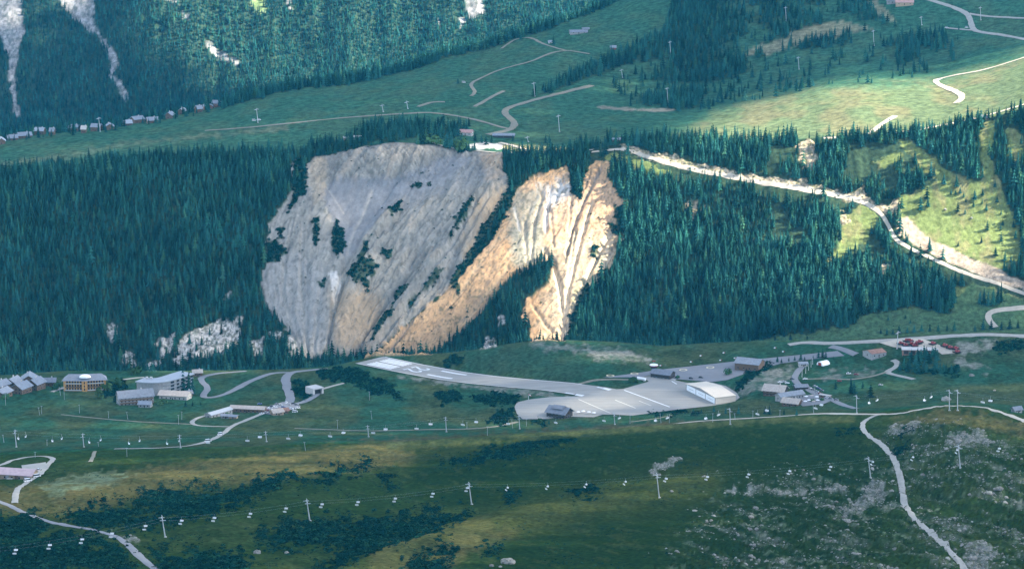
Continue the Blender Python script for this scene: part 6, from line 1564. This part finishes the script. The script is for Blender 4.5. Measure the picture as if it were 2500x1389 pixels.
# ------------------------------------------------------------------ boulders
def boulder(u, v, wpx, layer, label, tall=0.7):
    p = at(u, v, layer); r = wpx * mpp(p) / 2
    me = stone_mesh(u * 7 + v, 2)
    o = link('boulder', me, None, (p.x, p.y, p.z + r * 0.25), random.uniform(0, 6)); o.scale = (r * 0.85, r * 0.85, r * tall * 1.2)
    me.polygons.foreach_set('use_smooth', [False] * len(me.polygons))
    tag(o, label, 'boulder')
for a in [(1240, 1375, 34, 'FG', 'largest pale boulder at the bottom edge, lichen-spotted'), (1200, 1382, 14, 'FG', 'small flat boulder left of the largest one at the bottom'), (1222, 1384, 10, 'FG', 'little stone touching the largest boulder at the bottom'), (700, 1350, 12, 'FG', 'pale boulder among the shrubs at bottom centre-left'),
          (628, 1350, 20, 'FG', 'low pale rock slab at the end of the shrub patch'), (2118, 1197, 14, 'FG', 'boulder on the scree tongue left of the track'), (2440, 1195, 20, 'FG', 'pale boulder on the hillside right of the track'), (2415, 1205, 18, 'FG', 'rock left of the pale boulder right of the track'),
          (2375, 1365, 22, 'FG', 'grey block in the boulder field at lower right'), (2070, 1275, 18, 'FG', 'rock knob on the slope left of the lower track'), (2340, 1080, 20, 'FG', 'outcrop stone on the knoll near the right pylon'), (1640, 1200, 10, 'FG', 'stone at the foot of the middle pylon'),
          (2308, 512, 8, 'MID', 'white boulder with a dark shadow on the sunny pasture'), (2372, 533, 7, 'MID', 'small white boulder right of centre on the sunny pasture'), (2310, 978, 26, 'FG', 'mossy outcrop beside the track below the twin pylons'), (2372, 918, 14, 'FG', 'pale rock beside the dark clump of trees'), (2428, 954, 8, 'FG', 'lone pale stone on the turf at right')]:
    boulder(*a)

rdb = random.Random(9); BL = []
while len(BL) < 30:
    bu, bv = rdb.uniform(1700, 2480), rdb.uniform(1090, 1375)
    if poly_sd(np.array([bu]), np.array([bv]), [(1700, 1380), (1850, 1230), (2050, 1190), (2250, 1050), (2490, 1070), (2490, 1385), (2400, 1385), (2330, 1330), (2260, 1260), (2215, 1180), (2170, 1180), (2190, 1260), (2290, 1385)])[0] > 4:
        bp_ = at(bu, bv)
        if float(gsamp(bp_.x, bp_.y, [rkn])[0][0]) > 0.55: BL.append((bu, bv, rdb.uniform(6, 15)))
BL.sort()
for i, (bu, bv, bw) in enumerate(BL): boulder(int(bu), int(bv), bw, 'FG', ordinal(i + 1) + ' boulder from the left on the rocky slope around the lower right track')

# ------------------------------------------------------------------ vehicles
def car_tree(col, van=False):
    e = empty('parked_car', (0, 0, 0)); h0 = 0.35; L2 = 2.2; 
    prof = [(-2.15, .35), (2.15, .35), (2.2, .75), (1.95, .92), (1.1, 1.0), (-1.9, 1.02), (-2.2, .85)] if not van else [(-2.5, .35), (2.5, .35), (2.55, .9), (2.2, 1.1), (-2.5, 1.15)]
    MB().prism(prof, -0.88, 0.88, axis='y').build('body', col, e)
    cab = [(-1.75, 1.0), (0.95, 1.0), (0.35, 1.48), (-1.4, 1.5)] if not van else [(-2.45, 1.12), (2.1, 1.08), (1.5, 2.05), (-2.4, 2.1)]
    MB().prism(cab, -0.76, 0.76, axis='y').build('window_band', M_GLASS, e)
    ztop = 1.5 if not van else 2.1
    MB().box(-1.35 if not van else -2.3, 0.3 if not van else 1.4, -0.72, 0.72, ztop - 0.03, ztop + 0.07).build('roof', col, e)
    for x in (-1.35, 1.4):
        for y in (-0.86, 0.86): MB().tube((x, y - 0.1, 0.34), (x, y + 0.1, 0.34), 0.34, 0.34, 10).build('wheel', M_BLACK, e)
    return e
CARCOL = {'white': M_WHITE, 'black': mat('black_paint', (0.02, 0.022, 0.028), 0.35, 0.05), 'red': M_RED, 'silver': mat('silver_paint', (0.45, 0.47, 0.49), 0.35, 0.05, metal=0.4), 'blue': mat('blue_paint', (0.05, 0.10, 0.22), 0.35, 0.05), 'grey': mat('grey_paint', (0.15, 0.16, 0.17), 0.35, 0.05)}
PROT = {}
def car(u, v, yaw, colr, label, van=False, layer='FG', group=None, dz=0.35, sc=1.0):
    key = (colr, van); p = at(u, v, layer)
    if key not in PROT: e = PROT[key] = car_tree(CARCOL[colr], van)
    else: e = copy_tree(PROT[key])
    e.location = (p.x, p.y, p.z + dz); e.rotation_euler = (0, 0, math.radians(yaw)); e.scale = (sc,) * 3
    if 'group' in e: del e['group']
    tag(e, label, 'van' if van else 'car', group)
for a in [(1687, 925, -20, 'black', 'left of two dark cars on the airfield car park'), (1711, 923, -20, 'black', 'right of two dark cars on the airfield car park'), (652, 998, 15, 'white', 'white car at the upper left of the parking area'), (664, 994, 15, 'black', 'dark car on the upper side of the parking area'),
          (634, 988, 15, 'blue', 'dark blue car above the stable roof end'), (684, 991, 10, 'silver', 'silver car at the centre of the parking area'), (640, 1012, 24, 'white', 'white car at the lower left corner of the parking area'), (650, 1009, 24, 'silver', 'silver car second along the lower row of the parking area'),
          (660, 1007, 24, 'grey', 'grey car third along the lower row of the parking area'), (703, 1003, -8, 'red', 'red car beside the small brown cabin'), (711, 1000, -8, 'white', 'white car right of the red one by the cabins'), (727, 998, 20, 'white', 'white car parked on the grass right of the parking area'),
          (84, 1152, 35, 'blue', 'blue car under the barn eaves'), (95, 1149, 60, 'silver', 'silver car on the yard right of the barn'), (2042, 978, -38, 'grey', 'grey car at the lower end of the restaurant road'), (1994, 958, -36, 'silver', 'silver car in the middle of the row on the restaurant road'), (1985, 953, -36, 'grey', 'grey car in the row on the restaurant road'),
          (1976, 949, -36, 'white', 'white car in the row on the restaurant road'), (1968, 945, -36, 'black', 'black car at the top of the row on the restaurant road'), (2003, 963, -36, 'red', 'red car in the row on the restaurant road'), (1934, 927, -20, 'black', 'black car at the road corner above the restaurant'),
          (1905, 935, 10, 'white', 'leftmost white car behind the restaurant'), (1914, 934, 10, 'silver', 'silver car behind the restaurant'), (1922, 937, 10, 'white', 'right-hand white car behind the restaurant'), (1966, 927, 8, 'white', 'white car on the track right of the restaurant road'), (2049, 932, 0, 'red', 'red car left of the tallest restaurant spruce'),
          (2150, 942, -10, 'silver', 'silver car on the turf right of the spruce trio'), (2072, 914, 0, 'white', 'white car at the end of the bare yard'), (2090, 916, 0, 'red', 'red car beside the blue sheeting on the bare yard')]:
    car(*a)
for a in [(720, 1007, 12, 'white', 'white van parked below the parking area on the meadow'), (90, 1165, 30, 'white', 'white van on the barn track, upper one'), (68, 1176, 30, 'white', 'white van on the barn track, lower one'), (508, 1079, 28, 'white', 'white van driving down the pale road'), (538, 1062, 40, 'white', 'small white van higher up the pale road')]:
    car(*a, van=True)
for a in [(620, 297, 0, 'white', 'left of two white vans on the upper meadow road'), (632, 296, 0, 'white', 'right of two white vans on the upper meadow road'), (1132, 204, 0, 'white', 'white van beside the lone tree on the upper meadow'), (2311, 71, 0, 'white', 'white vehicle at the end of the upper right side road'), (2360, 70, 0, 'white', 'white vehicle at the upper right road junction')]:
    car(*a, van=True, layer='UP', dz=0.8)
def groomer_tree():
    e = empty('snow_groomer', (0, 0, 0))
    MB().prism([(-2.4, 0.9), (2.2, 0.9), (2.3, 1.5), (-2.5, 1.7)], -1.1, 1.1, axis='y').build('body', M_RED, e)
    c = MB().prism([(0.0, 1.55), (1.9, 1.5), (1.4, 2.8), (0.1, 2.9)], -1.0, 1.0, axis='y').build('cab', M_RED, e)
    MB().prism([(0.5, 1.8), (1.8, 1.75), (1.42, 2.6), (0.6, 2.65)], -1.05, 1.05, axis='y').build('window', M_GLASS, c)
    for s_ in (-1, 1): MB().prism([(-2.7, 0.45), (-2.2, 0.05), (2.2, 0.05), (2.7, 0.45), (2.3, 0.9), (-2.3, 0.9)], s_ * 1.2 - (1.1 if s_ < 0 else 0), s_ * 1.2 + (1.1 if s_ > 0 else 0), axis='y').build('track', M_BLACK, e)
    MB().prism([(3.0, 0.1), (3.3, 0.1), (3.5, 1.3), (3.2, 1.3)], -2.4, 2.4, axis='y').build('blade', M_BLACK, e)
    return e
G0 = None
GRM = [(2200, 842, 0), (2215, 835, 10), (2222, 835, 10), (2212, 846, 0), (2227, 843, 15), (2233, 847, 0), (2241, 841, 10), (2246, 838, 10), (2278, 842, 20), (2307, 847, 20), (2320, 852, 20), (2334, 854, 30), (2337, 862, 10)]
for i, (u, v, yw) in enumerate(sorted(GRM)):
    p = at(u, v)
    if G0 is None: e = G0 = groomer_tree()
    else: e = copy_tree(G0)
    e.location = (p.x, p.y, p.z + 0.62); e.rotation_euler = (0, 0, math.radians(yw + 200)); e.scale = (1.1,) * 3
    tag(e, ordinal(i + 1) + ' red snow groomer from the left on the gravel yard', 'snow groomer', 'red snow groomers parked on the gravel yard')
for i, (cu, cv, yw, cc) in enumerate([(642, 999, 20, 'grey'), (671, 996, 15, 'white'), (677, 988, 15, 'grey'), (692, 996, 10, 'blue'), (699, 985, 80, 'white'), (707, 990, 80, 'silver'), (716, 987, 15, 'black'), (655, 1004, 24, 'red'), (666, 1003, 24, 'white'), (724, 990, 12, 'grey')]):
    car(cu, cv, yw, cc, cc + ' car, ' + ordinal(i + 1) + ' in order among the cars in the middle of the parking area', group='cars in the middle of the parking area')
for i, (cu, cv) in enumerate([(2012, 967), (2020, 972), (2028, 975), (1990, 945), (1998, 950), (2006, 955)]):
    car(cu, cv, -38, ('black', 'white', 'grey', 'silver', 'blue', 'grey')[i], ('black', 'white', 'grey', 'silver', 'blue', 'dark grey')[i] + ' car on the verge of the restaurant road', group='cars on the verge of the restaurant road')
def parasol(cu, cv, m_, label):
    pp = at(cu, cv); e = empty('parasol', (pp.x, pp.y, pp.z + 0.3), random.uniform(0, 3)); tag(e, label, 'parasol', 'parasols on the restaurant terraces')
    n = 8; MB().raw([(0, 0, 3.1)] + [(1.9 * math.cos(6.283 * k / n), 1.9 * math.sin(6.283 * k / n), 2.4) for k in range(n)], [(0, 1 + k, 1 + (k + 1) % n) for k in range(n)]).build('canopy', m_, e)
    MB().tube((0, 0, -0.4), (0, 0, 3.0), 0.05, 0.05, 5).build('pole', M_STEEL, e)
for i, (cu, cv) in enumerate([(1956, 984), (1966, 986), (1975, 983), (1986, 986), (1996, 983), (1968, 974), (1982, 972), (1994, 975)]): parasol(cu, cv, M_WHITE if i % 3 else M_TANROOF, ordinal(i + 1) + ' small parasol from the left on the mountain restaurant terrace')
for i, (cu, cv) in enumerate([(1412, 1012), (1424, 1010), (1438, 1012), (1450, 1014)]): parasol(cu, cv, M_WHITE, ordinal(i + 1) + ' white parasol from the left on the apron restaurant deck')
# red and white airfield markers, flag poles
for i, (u, v) in enumerate([(1614, 893), (1688, 884), (1712, 869), (1768, 862), (1795, 875), (1800, 882), (1893, 850), (1913, 859), (1760, 880)]):
    p = at(u, v); e = empty('airfield_marker', (p.x, p.y, p.z), 0.1); tag(e, ordinal(i + 1) + ' red and white marker board on the grass beyond the car park', 'marker', 'marker boards on the airfield grass')
    MB().box(-1.4, 0, -0.3, 0.3, -0.1, 0.9).build('white_half', M_WHITE, e); MB().box(0.01, 0.9, -0.3, 0.3, -0.1, 0.9).build('red_half', M_RED, e)
for i, (u, v, t) in enumerate([(1958, 920, 902), (1967, 911, 895), (1974, 904, 888), (1980, 896, 878), (1984, 889, 873)]):
    p = at(u, v); hh = (v - t) * mpp(p); e = empty('flagpole', tuple(p)); tag(e, ordinal(i + 1) + ' slender pole from the left in the row climbing the bank', 'pole', 'poles along the bank')
    MB().tube((0, 0, -0.3), (0, 0, hh), 0.16, 0.1).build('mast', M_WHITE, e); MB().tube((0, 0, -0.3), (0, 0, 0.25), 0.4).build('footing', M_CONC, e)

# ------------------------------------------------------------------ chairlifts
def pylon(u, vb, ut, vt, layer, label, dirn=(1, 0), arm=3.2, r=0.42, group=None, name='lift_pylon'):
    p = at(u, vb, layer); hh = (vb - vt) * mpp(p) / math.cos(math.radians(12)); lean = (ut - u) * mpp(p)
    e = empty(name, tuple(p)); tag(e, label, 'pylon', group)
    d = Vector((dirn[0], dirn[1], 0)).normalized(); n = Vector((-d.y, d.x, 0))
    top = Vector((lean, 0, hh))
    MB().tube((0, 0, -1.0), top, r, r * 0.6, 9).build('mast', M_STEEL, e)
    MB().tube((0, 0, -1.0), (0, 0, 0.45), r * 2.0, r * 1.9, 9).build('footing', M_CONC, e)
    MB().tube(top - n * arm, top + n * arm, r * 0.55, r * 0.55, 7).build('crossarm', M_STEEL, e)
    for s_ in (-1, 1):
        c = top + n * arm * s_; c2 = c - Vector((0, 0, 0.35))
        MB().tube(c2 - d * 1.5, c2 + d * 1.5, 0.22, 0.22, 6).build('sheave_train', M_STEEL, e)
    MB().tube(top, top + Vector((0, 0, 1.3)), r * 0.35, r * 0.3, 6).tube(top + Vector((0, 0, 1.3)) - n * 1.5, top + Vector((0, 0, 1.3)) + n * 1.5, 0.12, 0.12, 5).build('service_frame', M_STEEL, e)
    return [p + top - n * arm - Vector((0, 0, 0.6)), p + top + n * arm - Vector((0, 0, 0.6))]
def chair_meshes(s):
    hang_ = MB().tube((0, 0, 0), (0, 0.25 * s, -2.4 * s), 0.06 * s, 0.06 * s, 5).tube((-1.25 * s, 0.1, -2.4 * s), (1.25 * s, 0.1, -2.4 * s), 0.05 * s, 0.05 * s, 5).mesh('hanger', M_STEEL)
    back = MB().prism([(0.32 * s, -3.2 * s), (0.44 * s, -3.2 * s), (0.6 * s, -2.35 * s), (0.48 * s, -2.35 * s)], -1.25 * s, 1.25 * s, axis='x').mesh('backrest', M_WHITE)
    seat = MB().box(-1.25 * s, 1.25 * s, -0.35 * s, 0.42 * s, -3.3 * s, -3.15 * s).mesh('seat', M_WHITE)
    bar = MB().tube((-1.2 * s, -0.55 * s, -2.75 * s), (1.2 * s, -0.55 * s, -2.75 * s), 0.05 * s, 0.05 * s, 5).tube((-0.7 * s, -0.5 * s, -3.8 * s), (0.7 * s, -0.5 * s, -3.8 * s), 0.06 * s, 0.06 * s, 5).mesh('safety_bar', M_STEEL)
    return hang_, back, seat, bar
def lift(tops, us, meshes, cable_r, cname, clabel, chlabel, chgroup, side_list, sag):
    """tops: cable points on both sides at every pylon; us: picture columns of the chairs"""
    cnt = 0; out = []
    for sd in (0, 1):
        P = [t[sd] for t in tops]; pts = []
        for a, b in zip(P[:-1], P[1:]):
            n = 10; L3 = (b - a).length
            for k in range(n):
                t = k / n; q = a.lerp(b, t); q = Vector((q.x, q.y, q.z - sag * L3 * 4 * t * (1 - t))); pts.append(q)
        pts.append(P[-1])
        cb = MB()
        for a, b in zip(pts[:-1], pts[1:]): cb.tube(a, b, cable_r, cable_r, 4)
        tag(cb.build(cname, M_STEEL), clabel + (', near strand' if sd == 0 else ', far strand'), 'cable')
        pu = [project(q.x, q.y, q.z)[0] for q in pts]
        for (u, sides) in us:
            if sd not in sides: continue
            uu_ = u + (0 if sd == 0 else side_list)
            for i in range(len(pts) - 1):
                if pu[i] <= uu_ < pu[i + 1]:
                    q = pts[i].lerp(pts[i + 1], (uu_ - pu[i]) / (pu[i + 1] - pu[i])); d = pts[i + 1] - pts[i]
                    out.append((uu_, sd, q, math.atan2(d.y, d.x))); break
    out.sort(key=lambda r: (r[0], r[1]))
    for i, (uu_, sd, q, yaw) in enumerate(out):
        e = empty('lift_chair', tuple(q), yaw + (math.pi / 2 if sd == 0 else -math.pi / 2) * 1.0 + 0.5); tag(e, ordinal(i + 1) + ' ' + chlabel, 'chairlift chair', chgroup)
        for nm, me in zip(('hanger', 'backrest', 'seat', 'safety_bar'), meshes): link(nm, me, e)
NEAR = [(-70, 1392, 1345, None), (404, 1311, 1264, 'first pylon from the left of the near chairlift, above the curving track'), (757, 1271, 1223, 'second pylon from the left of the near chairlift'), (1152, 1231, 1182, 'third pylon of the near chairlift, beside the grassy spur'),
        (1610, 1215, 1160, 'fourth pylon of the near chairlift, below the bare earth scar'), (2126, 1166, 1120, 'fifth pylon of the near chairlift, left of the track bend'), (2345, 1142, 1090, 'rightmost pylon of the near chairlift, on the rocky knoll'), (2620, 1120, 1068, None)]
tops = []
for u, vb, vt, lb in NEAR:
    tops.append(pylon(u, vb, u - 7, vt, 'FG', lb or ('near chairlift pylon standing just outside the left edge' if u < 0 else 'near chairlift pylon standing just outside the right edge'), dirn=(1, 0.25), arm=2.6, r=0.38, group='pylons of the near chairlift'))
us1 = [35, 118, 197, 270, 352, 440, 520, 608, 695, 783, 871, 962, 1054, 1138, 1236, 1334, 1428, 1524, 1623, 1724, 1825, 1925, 2025, 2128, 2226, 2335, 2437]
lift(tops, [(u, (0, 1)) for u in us1], chair_meshes(0.72), 0.014, 'lift_cable', 'thin steel cable of the near chairlift', 'white chair from the left on the near chairlift', 'white chairs on the near chairlift', 3, 0.012)
MIDL = [(-60, 1092, 1050, None), (40, 1091, 1053, 'first pylon from the left of the middle chairlift'), (205, 1091, 1062, 'second pylon from the left of the middle chairlift'), (441, 1093, 1065, 'third pylon of the middle chairlift, by the pale road'), (651, 1078, 1056, 'fourth pylon of the middle chairlift'),
        (900, 1066, 1042, 'fifth pylon of the middle chairlift, on the meadow track'), (1090, 1054, 1021, 'tall sixth pylon of the middle chairlift, left of the apron'), (1269, 1047, 1018, 'seventh pylon of the middle chairlift, below the apron corner'), (1501, 1036, 1011, 'eighth pylon of the middle chairlift, below the apron'), (1783, 1036, 1000, 'ninth pylon of the middle chairlift, below the hangar'),
        (2092, 1008, 968, 'tenth pylon of the middle chairlift, at the lower end of the restaurant road'), (2318, 1002, 955, 'left of the twin pylons beside the track at right'), (2600, 1020, 985, None)]
tops2 = []
for u, vb, vt, lb in MIDL:
    tops2.append(pylon(u, vb, u - 2, vt, 'FG', lb or ('middle chairlift pylon just outside the left edge' if u < 0 else 'middle chairlift pylon just outside the right edge'), dirn=(1, 0.1), arm=4.0, r=0.42, group='pylons of the middle chairlift'))
pylon(2338, 1002, 2336, 955, 'FG', 'right of the twin pylons beside the track at right', dirn=(1, 0.1), arm=4.0, r=0.42)
us2 = [(45, (0,)), (62, (1,)), (128, (0,)), (150, (1,)), (218, (0,)), (245, (1,)), (315, (0,)), (340, (1,)), (408, (0,)), (437, (1,)), (508, (0,)), (604, (0,)), (634, (1,)), (704, (0,)), (733, (1,)), (806, (0,)), (838, (1,)), (911, (0,)), (941, (1,)), (1017, (0,)), (1051, (1,)), (1130, (0,)), (1162, (1,)), (1241, (0,)),
       (1357, (0,)), (1475, (0,)), (1512, (1,)), (1601, (0,)), (1629, (1,)), (1724, (0,)), (1754, (1,)), (1850, (0,)), (1872, (1,)), (1992, (0,)), (2005, (1,)), (2123, (0,)), (2141, (1,)), (2258, (0,)), (2273, (1,)), (2400, (0,)), (2418, (1,))]
lift(tops2, us2, chair_meshes(1.25), 0.018, 'lift_cable', 'thin steel cable of the middle chairlift', 'white chair from the left on the middle chairlift', 'white chairs on the middle chairlift', 0, 0.006)
UPP = [(245, 322, 290, 'tall lift pylon standing before the village row'), (630, 300, 268, 'lift pylon beside two white vans on the upper meadow'), (1638, 146, 104, 'tall lift pylon against the upper right wood'), (1631, 256, 217, 'lift pylon below the small wood at upper right'), (1920, 52, 20, 'lift pylon near the top in the upper right wood'),
       (2134, 112, 77, 'lift pylon beside the forest track at upper right'), (1951, 170, 142, 'lift pylon in the hollow behind the sunny hump'), (2251, 62, 43, 'small pylon left of the parked machines at upper right'), (2395, 50, 20, 'pylon beside the topmost road at upper right'), (1306, 236, 204, 'pylon at the lower tip of the upper wood'),
       (1366, 322, 284, 'pylon on the meadow above the cliff-top track'), (936, 274, 258, 'thin pylon above the meadow road, left one'), (996, 266, 250, 'thin pylon above the meadow road, right one'), (1520, 190, 172, 'thin pole on the grass between the upper woods'), (1290, 347, 336, 'little pole above the cliff-top track')]
for u, vb, vt, lb in UPP: pylon(u, vb, u - 3, vt, 'UP', lb, dirn=(1, -0.6), arm=3.6, r=0.5)
pylon(2190, 851, 2191, 812, 'FG', 'lift pylon rising from the gravel yard', dirn=(1, -0.6), arm=3.4, r=0.5)
POLES = [(14, 989, 960), (157, 975, 945), (148, 965, 944), (97, 1013, 994), (102, 1010, 990), (194, 1008, 987), (312, 1023, 1005), (436, 1036, 1012), (444, 1024, 1004), (265, 1020, 1003), (10, 1080, 1060), (115, 1088, 1072), (241, 1089, 1078), (310, 1114, 1092), (86, 1116, 1102), (824, 1046, 1024), (902, 977, 955), (908, 1023, 1002), (1190, 1063, 1040), (1140, 1046, 1030),
         (1252, 1045, 1023), (1285, 1040, 1022), (1538, 1034, 1010), (1614, 1032, 1008), (1634, 1032, 1010), (1740, 1030, 1008), (1795, 1024, 1008), (1838, 1018, 1002), (1987, 1010, 985), (1904, 1018, 1000), (746, 1100, 1078), (1988, 985, 942)]
for i, (u, vb, vt) in enumerate(sorted(POLES)):
    p = at(u, vb); hh = (vb - vt) * mpp(p); e = empty('tow_lift_pole', tuple(p)); tag(e, ordinal(i + 1) + ' thin tow-lift pole from the left on the plateau meadow', 'pole', 'thin tow-lift poles on the plateau')
    ln_ = -0.12 * hh if i % 3 == 0 else 0
    MB().tube((0, 0, -0.4), (ln_, 0, hh), 0.17, 0.11, 6).build('mast', M_STEEL, e); MB().tube((ln_ - 0.9, 0, hh - 0.2), (ln_ + 0.9, 0, hh - 0.2), 0.09, 0.09, 5).build('crossarm', M_STEEL, e)
